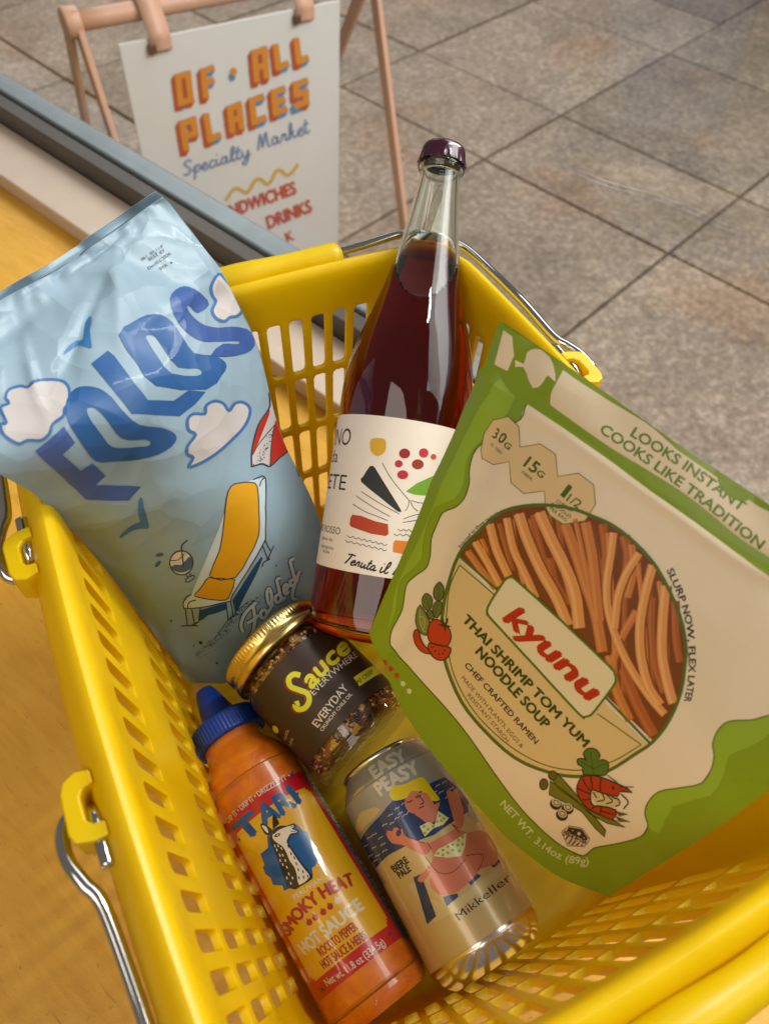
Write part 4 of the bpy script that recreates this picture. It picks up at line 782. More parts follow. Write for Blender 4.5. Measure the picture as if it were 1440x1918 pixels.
["lounger_print",11,2,"p",[[4755,7769,4978,7809,5234,7871,5586,7876,5828,7901,5708,8045,5373,8278,5237,8304,4970,8291,4631,8242,4169,8166,3807,8101,3857,8055,4052,8008,4391,7897,4565,7820]]],
["lounger_print",8,3,"c",[[7069,6208,7215,6184,7376,6186,7618,6199,7842,6226,7964,6249,7972,6311,7780,6489,7516,6715,7317,6929,7122,7138,6857,7327,6549,7506,6219,7705,5879,7856,5560,7871,5263,7827,4955,7801,4831,7737,5148,7550,5562,7316,5815,7095,6067,6866,6389,6605,6702,6382,6909,6266],[7057,6194,7220,6168,7391,6169,7637,6183,7866,6211,8004,6239,8015,6312,7820,6492,7555,6718,7355,6932,7157,7144,6887,7337,6578,7517,6248,7717,5897,7873,5552,7891,5248,7846,4931,7819,4788,7733,5115,7539,5530,7307,5782,7088,6034,6861,6357,6600,6672,6376,6884,6257]]],
["lounger_print",8,3,"c",[[4754,7779,4966,7819,5227,7881,5582,7886,5808,7905,5689,8041,5354,8272,5237,8293,4977,8281,4641,8232,4182,8157,3828,8093,3873,8061,4064,8016,4405,7904,4579,7827],[4757,7759,4989,7800,5241,7861,5590,7866,5849,7897,5727,8050,5391,8285,5238,8314,4963,8301,4621,8251,4156,8176,3787,8109,3841,8048,4040,8000,4377,7890,4552,7812]]],
["lounger_print",8,3,"s",[[7983,6192,8412,6171,8488,6202,8365,6317,7848,6673,7475,7034,7350,7225],[7986,6176,8425,6155,8534,6200,8406,6320,7888,6676,7516,7037,7391,7228]]],
["lounger_print",8,3,"s",[[8504,6197,8359,6210,8282,6224,8210,6249,8080,6307],[8507,6212,8366,6225,8304,6236,8243,6257,8114,6315]]],
["lounger_print",8,3,"s",[[7355,7221,7016,7421,6839,7525,6409,7759,5979,7990,5598,8193,5503,8257,5420,8339],[7387,7232,7047,7432,6868,7537,6439,7771,6011,8002,5633,8206,5544,8266,5464,8346]]],
["lounger_print",8,3,"s",[[3005,8328,3036,8265,3073,8234,3147,8195,3242,8152,3343,8118,3448,8097,3688,8067],[2944,8331,2977,8267,3021,8230,3102,8187,3204,8142,3318,8104,3441,8079,3684,8048]]],
["lounger_print",8,3,"s",[[3208,8329,3286,8267,3329,8244,3382,8227,3445,8213,3514,8203,3797,8188],[3153,8327,3234,8264,3288,8234,3356,8212,3432,8196,3518,8183,3803,8168]]],
["lounger_print",8,3,"s",[[2929,8343,3577,8348,3880,8349,4162,8349,5196,8360,5442,8353],[2950,8323,3594,8328,3891,8329,4168,8329,5197,8340,5442,8332]]],
["lounger_print",8,3,"s",[[2994,8350,2896,8462,2798,8571,2697,8678],[3053,8349,2957,8462,2860,8571,2762,8678]]],
["lounger_print",8,3,"s",[[3346,8361,3276,8477,3212,8587,3156,8687],[3405,8359,3337,8475,3275,8585,3221,8685]]],
["lounger_print",8,3,"s",[[3837,8348,3708,8442,3588,8534,3479,8621],[3886,8354,3759,8447,3642,8538,3536,8625]]],
["lounger_print",8,3,"s",[[2692,8693,2868,8702,2992,8699,3497,8646],[2721,8672,2891,8681,2992,8680,3491,8626]]],
["lounger_print",8,3,"s",[[5190,8368,5159,8495,5134,8611,5116,8718],[5240,8369,5212,8496,5188,8613,5172,8720]]],
["lounger_print",8,3,"s",[[5411,8357,5428,8451,5421,8551,5392,8664],[5461,8354,5478,8449,5473,8552,5446,8666]]],
["lounger_print",8,3,"s",[[5543,8322,5559,8431,5573,8527,5587,8616],[5591,8319,5609,8428,5624,8525,5639,8613]]],
["lounger_print",8,3,"s",[[5157,8728,5341,8692,5498,8657,5627,8623],[5131,8709,5315,8674,5470,8639,5599,8606]]],
["lounger_print",8,3,"s",[[7335,7257,7360,7323,7400,7392,7455,7461],[7376,7252,7401,7319,7441,7386,7497,7455]]],
["lounger_print",8,3,"s",[[7173,7341,7218,7442,7256,7535,7287,7619],[7213,7337,7259,7438,7298,7532,7330,7616]]],
["lounger_print",8,3,"s",[[7328,7623,7423,7548,7542,7468,7687,7382],[7289,7613,7385,7538,7505,7457,7650,7370]]],
["lounger_print",8,3,"s",[[7036,7738,7094,7677,7137,7654,7212,7640,7417,7621],[6997,7731,7056,7667,7111,7638,7199,7621,7406,7602]]],
["lounger_print",8,3,"s",[[2290,8689,2451,8685,2807,8697,3356,8720],[2307,8668,2475,8665,2834,8676,3379,8699]]],
["drink_print",12,1,"p",[[4298,7445,4160,7542,3945,7618,3688,7659,3444,7656,3270,7610,3205,7528,3262,7427,3424,7328,3655,7248,3905,7205,4125,7210,4277,7260,4338,7345]]],
["drink_print",13,2,"p",[[3209,7513,3322,7486,3473,7467,3734,7474,3873,7442,4165,7347,4283,7319,4316,7365,4298,7433,4238,7489,4139,7540,4003,7579,3841,7607,3664,7621,3494,7621,3360,7603,3264,7576,3205,7545]]],
["drink_print",8,3,"c",[[4284,7445,4171,7528,3998,7597,3786,7643,3567,7657,3380,7638,3258,7588,3222,7514,3277,7428,3410,7342,3600,7270,3813,7222,4016,7208,4181,7229,4288,7282,4324,7359],[4333,7447,4210,7538,4021,7614,3787,7663,3545,7679,3336,7658,3201,7602,3163,7521,3223,7427,3370,7334,3578,7254,3813,7201,4037,7185,4219,7210,4336,7269,4376,7353]]],
["drink_print",8,3,"s",[[3856,7507,4099,7150,4152,7105,4242,7071,4481,7014],[3795,7509,4043,7151,4111,7096,4223,7052,4468,6994]]],
["drink_print",8,3,"s",[[3318,7386,3516,7393,3619,7389,3726,7373,3921,7328,4132,7256],[3336,7372,3532,7378,3625,7375,3720,7361,3908,7317,4116,7246]]],
["drink_print",8,3,"s",[[3752,7652,3798,7742],[3790,7645,3836,7735]]],
["drink_print",8,3,"s",[[3918,7630,3968,7717],[3954,7623,4005,7709]]],
["drink_print",8,3,"c",[[4127,7707,4119,7719,4077,7739,4003,7761,3909,7782,3810,7797,3723,7805,3665,7803,3646,7796,3655,7784,3700,7764,3778,7741,3874,7719,3972,7704,4054,7697,4109,7699],[4169,7699,4155,7724,4101,7750,4019,7775,3917,7797,3810,7813,3713,7822,3638,7820,3600,7805,3616,7780,3675,7754,3762,7727,3866,7704,3971,7688,4064,7680,4133,7683]]],
["bird_print#2",3,2,"p",[[1690,6798,1766,6757,1954,6695,2184,6644,2422,6605,2631,6580,2802,6563,2883,6566,2937,6550,3107,6345,3288,6218,3464,6114,3567,6080,3603,6103,3411,6320,3294,6510,3161,6683,3016,6712,2854,6691,2661,6687,2464,6686,2285,6706,1858,6776]]],
["drink_print",14,2,"p",[[3154,7254,3124,7270,3061,7284,2978,7293,2892,7295,2820,7290,2776,7279,2768,7265,2798,7250,2860,7237,2942,7229,3028,7226,3101,7230,3146,7240]]],
["drink_print",14,2,"p",[[2861,7378,2858,7394,2819,7417,2751,7442,2668,7464,2586,7479,2522,7484,2488,7477,2492,7461,2531,7439,2599,7415,2681,7393,2762,7378,2826,7372]]],
["sand_dots",8,2,"d",[[5917,8531,17,7,6797,8302,18,8,5857,8603,25,10,4662,8916,18,6,7047,8326,16,7,5750,8707,30,12,6319,8430,24,11,5781,8557,29,12,5135,8926,22,8,4724,8995,36,12,5059,8914,18,6,3973,9128,34,10,4881,8931,36,13,7156,8265,18,8,3240,9167,43,11,3682,9127,43,12,3776,9105,27,8,5516,8760,16,6,4640,8915,35,12,6099,8480,28,12,6725,8316,21,9,5414,8791,25,9,3045,9255,43,11,6774,8427,20,9,2728,9241,30,7,6617,8316,21,9,5273,8744,28,11,6929,8310,25,11,6570,8362,18,8,5905,8542,15,6,5823,8539,28,11,5922,8694,29,12,6852,8365,21,9,7173,8291,24,11,5414,8783,17,7,6400,8399,15,7,7077,8281,23,10,5816,8628,15,6,5321,8771,30,12,4539,8978,19,7,5165,8915,30,11,6405,8375,16,7,2604,9391,39,9,5928,8645,24,10,4298,8977,37,12,3570,9092,44,12,3847,9111,40,12,5333,8716,24,9,7157,8248,28,12,4537,8975,36,12,3138,9188,44,11,3906,9071,27,8,4720,9001,22,7,4127,9035,34,11,7267,8392,28,12,3343,9182,35,9,5580,8715,28,11,2741,9236,32,8,5619,8635,27,10,7033,8344,28,13,4143,9068,39,12,5301,8697,28,11,4969,8855,26,9,3559,9157,39,11,5074,8843,26,9,7092,8269,22,10,5751,8663,28,11,3604,9153,29,8,5112,8803,29,11,5620,8748,20,8,4743,8979,22,8,5218,8757,27,10,7190,8291,26,12,6757,8394,25,11,5727,8620,29,11,4078,9026,34,11,7040,8277,21,9,6669,8337,19,9,3190,9321,51,12,6539,8414,26,12,7126,8229,20,9,3229,9157,39,10,5457,8785,18,7,3369,9167,31,8,4445,8965,37,13,3753,9093,30,9,4604,8995,24,8,5857,8637,25,10,5554,8735,27,11,6228,8474,19,8,4539,8930,28,10,4510,8988,25,8,6681,8314,15,7,7169,8274,26,12,2437,9319,55,13,4990,8888,31,11,4547,9028,19,6,7197,8302,22,10,7102,8262,19,8,6335,8446,27,12,5062,8773,21,8,2691,9304,39,9,6191,8428,26,11,5141,8959,35,12,6880,8425,24,11,6717,8313,26,12,4468,8950,32,11,4198,8999,37,12,4855,8916,34,12,2539,9306,40,9,6210,8413,24,10,5606,8668,28,11,6583,8512,21,9,6306,8437,24,11,5928,8503,17,7,2651,9369,36,8,2800,9278,49,12,5705,8704,16,6,5109,8786,18,7,5827,8643,18,7,6398,8349,21,9,5625,8624,21,8,5831,8583,20,8,6161,8482,17,7,4284,9054,32,10,6695,8308,25,11,6232,8563,16,7,3845,9126,32,10,6666,8372,17,8,2494,9341,52,12,4530,9062,38,13,7083,8301,22,10,5938,8553,16,6,4533,8939,20,7,5484,8675,29,11,5748,8737,16,6,4981,8852,24,9,6096,8487,28,12,3747,9060,37,11,5281,8792,20,7,4946,8978,36,12,6050,8491,21,9,4406,9057,38,12,5414,8772,18,7,4958,8922,27,10,3872,9071,27,8,5819,8582,19,8,4388,8979,19,7,6095,8638,15,6,5343,8760,29,11,3579,9216,31,8,4854,8876,20,7,5377,8866,25,9,4824,8846,32,11,3738,9135,36,10,6548,8390,17,8,6218,8414,27,12,6833,8255,19,8,6473,8374,26,11,5892,8628,26,10,6872,8263,19,8,2967,9208,32,8,3356,9165,45,12,3464,9133,35,9,5197,8789,22,8,4745,8893,26,9,5505,8754,27,10,6182,8579,22,9,6303,8423,26,11,4756,8922,29,10,7190,8304,21,10,5657,8624,29,12,6362,8368,16,7,3421,9284,30,8,5736,8620,16,6,5431,8733,22,8,4858,8904,26,9,5795,8623,25,10,5019,8814,29,11,6518,8365,26,12,4239,9070,20,6,3743,9065,38,11,3774,9168,40,11,6748,8436,18,8,5104,8769,18,7,6350,8517,16,7,3593,9133,26,7,5989,8486,21,9,3754,9154,43,12,5922,8549,30,12,5962,8539,24,10,3027,9342,41,10,6440,8429,25,11,5333,8737,28,11,5686,8641,27,10,4447,8982,27,9,4893,8918,32,11,5205,8828,30,11,5928,8506,23,9,4168,9022,23,7,6437,8374,18,8,6409,8420,26,11,7076,8300,26,12,5005,8841,25,9,5838,8556,20,8,4013,9115,36,11,4073,9115,37,11,4234,8985,22,7,5916,8616,25,10,4960,8831,23,8,6359,8483,16,7,3962,9265,25,7,6527,8447,24,11,5751,8768,21,8,6593,8377,16,7,3522,9160,28,8,4920,8808,22,8,6283,8455,26,12,2665,9269,32,8,7132,8353,28,12,5141,8821,28,10,6464,8427,15,7,6567,8388,16,7,4807,8853,22,8,3126,9246,28,7,5844,8666,28,11,2559,9277,47,11,4073,9027,36,11,4940,8941,29,10,5695,8638,18,7]]],
["sand_print",8,2,"s",[[4377,8951,4782,8830,5409,8642,5626,8576,5853,8510,6297,8373],[4353,8941,4759,8819,5388,8632,5608,8566,5836,8500,6281,8362]]],
["sand_dots",8,2,"d",[[3120,9070,147,39,3789,9536,103,26,1873,8529,80,22,2513,9121,68,17,7661,7758,38,16]]],
["script_print",8,2,"s",[[6564,8365,6277,8460,6096,8531,5996,8574,5905,8621,5826,8674,5756,8732,5700,8791,5663,8848,5660,8906,5743,9019],[6714,8450,6430,8542,6263,8606,6184,8641,6117,8678,6057,8721,6002,8772,5960,8822,5937,8863,5935,8887,6020,8992]]],
["script_print",8,2,"s",[[6360,8470,6412,8680,6417,8742,6408,8805,6356,8938,6321,8990,6280,9030,6081,9146],[6599,8462,6667,8676,6681,8754,6678,8831,6638,8972,6601,9037,6544,9094,6346,9210]]],
["script_print",8,2,"s",[[6208,8875,6527,8817,6835,8723],[6086,8777,6374,8723,6659,8632]]],
["script_print",8,2,"s",[[6871,8532,6754,8586,6714,8627,6713,8672,6757,8745,6840,8794,6974,8821,7082,8823,7173,8814,7248,8795,7297,8760,7328,8694,7313,8645,7232,8591,7075,8536],[7078,8615,6973,8661,6974,8662,6975,8673,7013,8729,6996,8720,6957,8710,6970,8710,6996,8707,7010,8703,7019,8698,7047,8649,7047,8646,7069,8659,6935,8615]]],
["script_print",8,2,"s",[[7310,8730,7500,8633,7551,8576,7564,8505,7542,8355,7520,8291,7488,8239,7443,8193,7383,8154,7241,8120,7131,8145,7087,8178,7056,8219,7042,8268,7065,8377,7099,8441,7156,8498,7268,8546,7389,8570,7551,8591],[7065,8644,7248,8552,7273,8522,7286,8471,7275,8331,7262,8280,7243,8245,7218,8218,7205,8208,7285,8223,7337,8217,7319,8232,7300,8259,7292,8286,7320,8385,7350,8434,7378,8463,7381,8463,7403,8466,7547,8484]]],
["script_print",8,2,"s",[[7780,8293,7599,8298,7505,8325,7476,8364,7472,8406,7485,8450,7531,8498,7642,8542,7757,8564,7869,8571,7973,8561,8040,8531,8125,8441],[7893,8404,7735,8407,7759,8402,7754,8412,7753,8439,7762,8464,7762,8468,7735,8455,7739,8456,7754,8457,7757,8457,7764,8454,7848,8370]]],
["script_print",8,2,"s",[[7871,7984,7747,7972,7631,7975,7553,8016,7554,8073,7701,8312,7813,8446,7897,8507,8104,8555,8213,8536,8297,8501],[7882,8085,7772,8075,7788,8071,7808,8061,7811,8080,7970,8319,8082,8445,8106,8465,7996,8440,7972,8438,8050,8407]]],
["script_print",8,2,"s",[[8265,8366,8380,8316,8412,8277,8389,8233,8342,8195,8276,8160,8138,8126,8022,8137,7968,8158,7928,8188,7910,8229,7944,8313,7989,8365,8083,8420,8293,8446,8463,8410],[8027,8275,8135,8231,8131,8236,8128,8236,8113,8224,8103,8217,8177,8233,8229,8232,8213,8239,8196,8252,8189,8259,8221,8328,8246,8356,8232,8353,8114,8338,8261,8307]]],
["script_print",8,2,"s",[[8552,8080,8372,8078,8263,8104,8243,8150,8279,8224,8350,8276,8538,8311,8685,8295],[8626,8189,8472,8186,8515,8176,8517,8174,8546,8231,8530,8222,8414,8201,8533,8187]]],
["script_print",8,2,"s",[[8534,7658,8412,7665,8310,7682,8249,7728,8255,7788,8422,8031,8527,8145,8596,8195,8840,8220,8909,8162],[8604,7760,8496,7765,8496,7762,8501,7759,8505,7786,8673,8025,8772,8131,8790,8147,8611,8135,8661,8092]]],
["script_print",8,2,"s",[[8736,7947,8619,8067,8514,8200,8430,8340,8419,8401,8425,8457,8448,8508,8510,8564,8709,8619,8931,8618],[8981,8006,8874,8128,8781,8259,8710,8396,8705,8444,8712,8489,8727,8521,8730,8528,8632,8504,8810,8502]]],
["script_print",8,2,"s",[[6208,9793,5934,9764,5862,9756,5833,9748,5786,9715,5743,9663,5727,9608,5741,9566,5792,9531,5881,9493,5986,9460,6081,9437,6176,9423,6287,9416,6387,9416,6433,9419,6436,9420,6456,9432,6477,9453,6485,9475,6470,9505,6428,9545,6368,9582,6312,9605,6298,9609,6025,9613],[6159,9902,5852,9870,5654,9844,5482,9794,5393,9731,5347,9661,5339,9589,5377,9523,5471,9466,5599,9416,5739,9374,5881,9340,6035,9317,6198,9304,6356,9302,6514,9316,6661,9356,6760,9408,6819,9461,6844,9514,6828,9567,6780,9620,6709,9669,6615,9707,6457,9728,6128,9728]]],
["script_print",8,2,"s",[[5991,9559,6301,9806],[6330,9539,6689,9800]]],
["script_print",8,2,"s",[[7164,8926,6943,9033,6888,9084,6897,9147,7034,9267],[7450,9023,7236,9125,7215,9146,7215,9157,7365,9274]]],
["script_print",8,2,"s",[[7401,8950,7282,9005,7258,9052,7314,9103,7406,9148,7541,9193,7750,9222,7859,9198,7958,9111],[7706,9056,7596,9104,7599,9093,7595,9087,7615,9096,7616,9098,7532,9088,7508,9091,7613,9010]]],
["script_print",8,2,"s",[[7695,8706,7674,8853,7703,8916,7784,8983,8051,9124],[8011,8766,8009,8912,8028,8944,8057,8969,8307,9099]]],
["script_print",8,2,"s",[[7835,8962,8285,8936],[7636,8837,8080,8812]]],
["script_print",8,2,"s",[[8258,8628,8139,8666,8102,8702,8116,8743,8155,8784,8220,8827,8355,8878,8503,8897,8601,8895,8683,8883,8744,8858,8756,8814,8715,8746,8661,8700,8523,8648,8377,8625],[8511,8732,8411,8767,8417,8762,8421,8769,8438,8785,8452,8796,8408,8781,8370,8774,8401,8773,8435,8769,8443,8768,8442,8769,8417,8722,8419,8723,8498,8750,8392,8735]]],
["script_print",15,3,"s",[[6589,8380,6303,8475,6125,8544,6028,8585,5942,8631,5866,8682,5799,8739,5745,8796,5711,8850,5709,8903,5792,9014],[6687,8435,6403,8527,6233,8593,6150,8629,6079,8668,6016,8713,5959,8765,5914,8816,5889,8860,5888,8891,5973,8997]]],
["script_print",15,3,"s",[[6401,8469,6456,8679,6463,8744,6455,8809,6405,8943,6369,8998,6325,9040,6127,9157],[6557,8463,6622,8676,6634,8751,6630,8826,6587,8965,6550,9028,6497,9082,6299,9199]]],
["script_print",15,3,"s",[[6186,8858,6499,8800,6803,8707],[6107,8794,6400,8739,6689,8648]]],
["script_print",15,3,"s",[[6906,8546,6791,8599,6759,8632,6758,8671,6801,8741,6867,8781,6971,8801,7061,8803,7140,8795,7205,8778,7247,8749,7278,8686,7266,8644,7204,8603,7051,8550],[7040,8600,6933,8647,6928,8655,6928,8672,6968,8731,6969,8733,6960,8730,6988,8729,7026,8725,7050,8719,7066,8708,7095,8656,7093,8646,7097,8647,6959,8601]]],
["script_print",15,3,"s",[[7266,8714,7454,8618,7501,8566,7515,8498,7494,8351,7474,8289,7445,8239,7403,8197,7352,8163,7248,8138,7166,8157,7126,8187,7098,8226,7085,8271,7108,8378,7142,8439,7195,8492,7288,8532,7391,8551,7550,8572],[7106,8658,7290,8565,7320,8531,7333,8476,7321,8335,7306,8282,7285,8243,7257,8214,7236,8199,7277,8205,7300,8204,7277,8222,7256,8251,7247,8282,7274,8383,7305,8435,7339,8468,7361,8478,7400,8484,7548,8503]]],
["script_print",15,3,"s",[[7799,8312,7622,8317,7549,8338,7524,8372,7521,8411,7533,8452,7571,8492,7658,8527,7754,8545,7848,8551,7934,8543,7991,8517,8076,8428],[7873,8384,7711,8387,7713,8388,7705,8404,7703,8433,7713,8461,7721,8473,7718,8470,7742,8474,7774,8476,7794,8475,7812,8467,7896,8382]]],
["script_print",15,3,"s",[[7873,8001,7751,7990,7657,7992,7597,8024,7598,8074,7748,8313,7860,8446,7934,8500,8085,8535,8170,8519,8253,8485],[7880,8067,7767,8057,7759,8054,7763,8053,7765,8079,7922,8318,8035,8445,8070,8472,8014,8460,8014,8455,8093,8424]]],
["script_print",15,3,"s",[[8222,8350,8337,8301,8363,8270,8343,8234,8302,8201,8246,8170,8144,8145,8058,8153,8010,8172,7974,8199,7958,8234,7992,8316,8034,8364,8109,8409,8261,8427,8427,8392],[8068,8290,8178,8246,8180,8243,8174,8235,8153,8219,8133,8207,8170,8214,8192,8215,8170,8224,8148,8240,8140,8254,8173,8326,8201,8358,8206,8365,8145,8357,8296,8324]]],
["script_print",15,3,"s",[[8564,8099,8389,8096,8307,8117,8291,8155,8326,8225,8382,8267,8515,8291,8658,8276],[8612,8170,8454,8167,8470,8163,8469,8170,8500,8230,8499,8231,8435,8220,8559,8206]]],
["script_print",15,3,"s",[[8546,7676,8426,7682,8342,7696,8293,7734,8299,7788,8466,8030,8571,8143,8630,8186,8799,8205,8865,8150],[8591,7742,8481,7748,8463,7748,8457,7754,8461,7786,8629,8027,8730,8134,8757,8155,8650,8150,8704,8105]]],
["script_print",15,3,"s",[[8779,7957,8663,8078,8561,8210,8479,8350,8469,8409,8475,8462,8498,8511,8549,8558,8695,8599,8909,8598],[8938,7996,8829,8117,8734,8248,8661,8386,8655,8437,8662,8483,8679,8519,8692,8534,8645,8524,8830,8522]]],
["script_print",15,3,"s",[[6200,9812,5921,9783,5828,9772,5773,9756,5719,9718,5675,9663,5659,9605,5677,9559,5735,9520,5830,9480,5941,9445,6045,9420,6151,9404,6271,9396,6381,9396,6447,9400,6476,9408,6509,9426,6536,9453,6546,9481,6531,9515,6488,9557,6426,9597,6363,9622,6324,9630,6043,9633],[6168,9883,5868,9852,5692,9829,5545,9786,5463,9728,5417,9662,5407,9593,5440,9531,5527,9477,5648,9430,5781,9389,5915,9357,6059,9335,6213,9324,6361,9322,6499,9334,6621,9367,6705,9411,6757,9458,6778,9506,6762,9555,6716,9606,6647,9653,6560,9688,6428,9707,6109,9707]]],
["script_print",15,3,"s",[[6051,9556,6369,9804],[6272,9543,6621,9801]]],
["script_print",15,3,"s",[[7212,8942,6992,9049,6944,9094,6952,9148,7091,9268],[7397,9005,7183,9108,7156,9135,7158,9155,7306,9272]]],
["script_print",15,3,"s",[[7452,8968,7333,9021,7316,9058,7363,9100,7443,9139,7555,9176,7710,9198,7795,9179,7896,9093],[7650,9036,7538,9086,7537,9085,7546,9089,7579,9105,7603,9114,7568,9111,7567,9109,7671,9027]]],
["script_print",15,3,"s",[[7749,8716,7731,8863,7759,8921,7832,8981,8097,9120],[7954,8755,7949,8901,7971,8939,8010,8972,8263,9104]]],
["script_print",15,3,"s",[[7798,8940,8248,8914],[7668,8859,8114,8833]]],
["script_print",15,3,"s",[[8301,8646,8185,8683,8157,8713,8169,8747,8205,8784,8261,8822,8364,8861,8478,8876,8565,8874,8638,8863,8691,8842,8701,8806,8663,8742,8619,8704,8518,8666,8378,8644],[8466,8713,8362,8749,8361,8752,8368,8764,8389,8785,8412,8801,8398,8798,8392,8796,8434,8794,8477,8789,8495,8784,8497,8777,8469,8726,8462,8719,8502,8732,8388,8715]]]],
"pouch":[
["cream_strip",16,1,"p",[[1769,141,2125,161,2950,126,3557,69,4174,10,4949,136,5652,148,6373,167,7306,191,7532,144,8049,160,8543,183,9014,221,9464,284,9873,1015,9349,1090,8821,1142,8278,1197,7709,1269,7029,1177,6278,1139,5639,1152,5023,1160,4436,1160,3857,1162,3281,1164,2702,1169,1761,1168,1726,847,1755,505]]],
["corner_motif#2",16,1,"p",[[190,120,444,136,614,587,579,1083,256,1131,225,578]]],
["corner_motif#3",16,1,"p",[[867,644,862,488,847,312,907,184,1002,87,1122,27,1255,13,1392,63,1522,166,1657,355,1733,521,1645,514,1525,486,1496,565,1481,681,1452,812,1391,943,1263,1061,1100,1149,944,1172,821,1104,716,890,660,685,751,662]]],
["cream_panel",16,1,"p",[[1304,1504,1305,1966,956,2584,639,3362,599,3731,661,4137,759,4409,814,4819,721,5196,529,5554,501,5963,509,6394,607,6778,629,7121,502,7475,405,7844,454,8134,555,8502,579,8847,604,9254,757,9501,891,9506,1330,9326,1977,9183,2908,9039,3643,9025,4553,9136,5523,9257,6317,9267,6933,9303,7578,9200,7453,8895,7648,8536,7867,8130,7697,7812,7401,7611,7274,7352,7359,6983,7806,6643,8199,6395,8223,6026,8097,5698,7938,5464,7909,5120,8054,4857,8485,4705,8765,4530,9312,4306,9746,3630,10000,2765,9608,2493,9164,2225,8717,1975,8261,1755,7782,1584,7155,1501,6458,1474,5734,1477,5121,1493,4541,1494,3963,1472,3386,1452,2817,1457,2240,1464]]],
["pale_wave#1",17,1,"p",[[528,1210,737,1294,994,1577,963,2059,826,2615,679,3055,563,3430,530,3752,541,4034,659,4505,674,4761,635,5027,488,5293,330,5582,297,5887,317,6177,344,6445,382,6679,436,6838,466,6995,425,7230,358,7479,290,7691,241,7892,253,8079,299,8258,434,8639,465,8851,501,9247,492,9322,357,8727,261,8445,183,8045,207,7336,268,6470,284,5490,266,4460,280,3369,372,2336,464,1590]]],
["pale_wave#2",17,1,"p",[[7697,7812,7525,7724,7401,7611,7315,7493,7274,7352,7280,7175,7359,6983,7561,6802,8029,6518,8199,6395,8244,6217,8223,6026,8169,5854,8097,5698,8012,5581,7938,5464,7904,5294,7909,5120,7953,4978,8054,4857,8262,4772,8485,4705,8641,4581,8765,4530,8898,4720,8974,4983,8874,5188,8707,5368,8538,5493,8418,5629,8472,5841,8578,6091,8653,6372,8618,6641,8243,6861,7884,7144,7980,7548,8206,7884,7987,7900]]],
["panel_outline",18,2,"s",[[1290,1509,1321,1803,1292,1964,1207,2141,1079,2345,944,2577,818,2847,705,3126,627,3357,592,3510,583,3621,586,3736,598,3875,622,4018,649,4147,681,4244,717,4324,747,4418,773,4545,794,4687,801,4822,787,4945,755,5066,711,5188,649,5304,575,5421,517,5550,492,5690,485,6259,496,6403,525,6538,564,6666,594,6788,612,6903,622,7013,616,7121,585,7232,490,7471,413,7725,391,7849,395,7955,441,8145,512,8389,542,8511,555,8623,564,8852,571,9134,588,9265,630,9373,687,9460,744,9519,785,9545,887,9527,1518,9294,1978,9200,2280,9142,2610,9089,2910,9054,3160,9038,3394,9033,3644,9041,3931,9066,4241,9108,4553,9152,4873,9197,5208,9243,5526,9272,5811,9271,6074,9268,6549,9309,6747,9323,6946,9318,7184,9297,7430,9266,7602,9214,7611,9124,7524,9013,7477,8904,7516,8792,7594,8673,7673,8548,7754,8412,7844,8271,7893,8140,7869,8019,7797,7906,7712,7806,7610,7726,7499,7665,7413,7602,7354,7528,7311,7445,7291,7351,7289,7239,7311,7115,7372,6992,7493,6873,7817,6656,8110,6493,8215,6405,8258,6288,8258,6156,8239,6028,8207,5910,8160,5797,8111,5694,8054,5610,7995,5539,7952,5461,7927,5354,7915,5235,7923,5124,7948,5029,7990,4945,8063,4870,8190,4810,8349,4765,8493,4720,8600,4663,8775,4544],[1317,1499,1352,1792,1319,1968,1231,2155,1101,2361,967,2591,840,2861,727,3139,650,3367,616,3513,608,3616,611,3726,623,3862,646,4003,673,4128,704,4222,740,4302,771,4400,798,4531,820,4675,827,4816,812,4946,778,5075,731,5204,666,5327,593,5442,541,5558,519,5682,512,6248,522,6385,551,6516,589,6644,619,6768,638,6886,648,7001,642,7120,608,7241,514,7479,438,7727,419,7840,422,7934,467,8122,538,8366,569,8493,583,8610,593,8841,602,9120,620,9244,660,9345,716,9428,771,9483,802,9504,895,9485,1520,9257,1976,9166,2276,9109,2605,9057,2906,9023,3157,9007,3391,9002,3642,9010,3930,9036,4240,9077,4552,9121,4871,9166,5205,9213,5520,9242,5802,9242,6062,9238,6532,9277,6726,9291,6920,9287,7154,9266,7394,9235,7555,9186,7560,9111,7478,9005,7429,8887,7469,8769,7546,8649,7623,8524,7704,8388,7791,8247,7840,8120,7820,8010,7756,7908,7681,7817,7590,7747,7481,7688,7389,7620,7325,7540,7279,7453,7258,7353,7257,7236,7280,7106,7346,6975,7471,6849,7795,6630,8085,6467,8183,6384,8223,6275,8223,6147,8206,6023,8175,5910,8130,5801,8083,5702,8030,5623,7970,5552,7924,5467,7897,5355,7885,5232,7894,5116,7920,5016,7966,4925,8045,4844,8176,4781,8336,4736,8477,4691,8580,4636,8755,4516]]],
["nutrition_badge",19,4,"p",[[698,3428,637,2971,719,2491,1009,2131,1328,2172,1497,2630,1891,2203,2285,2177,2496,2630,2902,2221,3300,2229,3480,2615,3393,3115,2977,3537,2640,3581,2481,3476,2334,3163,1938,3584,1598,3580,1395,3154,1063,3546,787,3618]]],
["nutrition_badge",20,5,"c",[[706,3422,646,2968,726,2496,1010,2143,1320,2184,1494,2643,1893,2214,2278,2187,2493,2642,2903,2232,3293,2240,3470,2620,3385,3111,2974,3527,2644,3569,2488,3466,2336,3151,1937,3573,1604,3569,1399,3141,1060,3536,791,3606],[690,3434,629,2973,712,2485,1008,2119,1335,2161,1501,2618,1890,2192,2291,2166,2499,2618,2901,2210,3306,2219,3489,2611,3400,3119,2979,3547,2636,3593,2473,3485,2333,3175,1940,3595,1591,3591,1391,3166,1066,3557,783,3630]]],
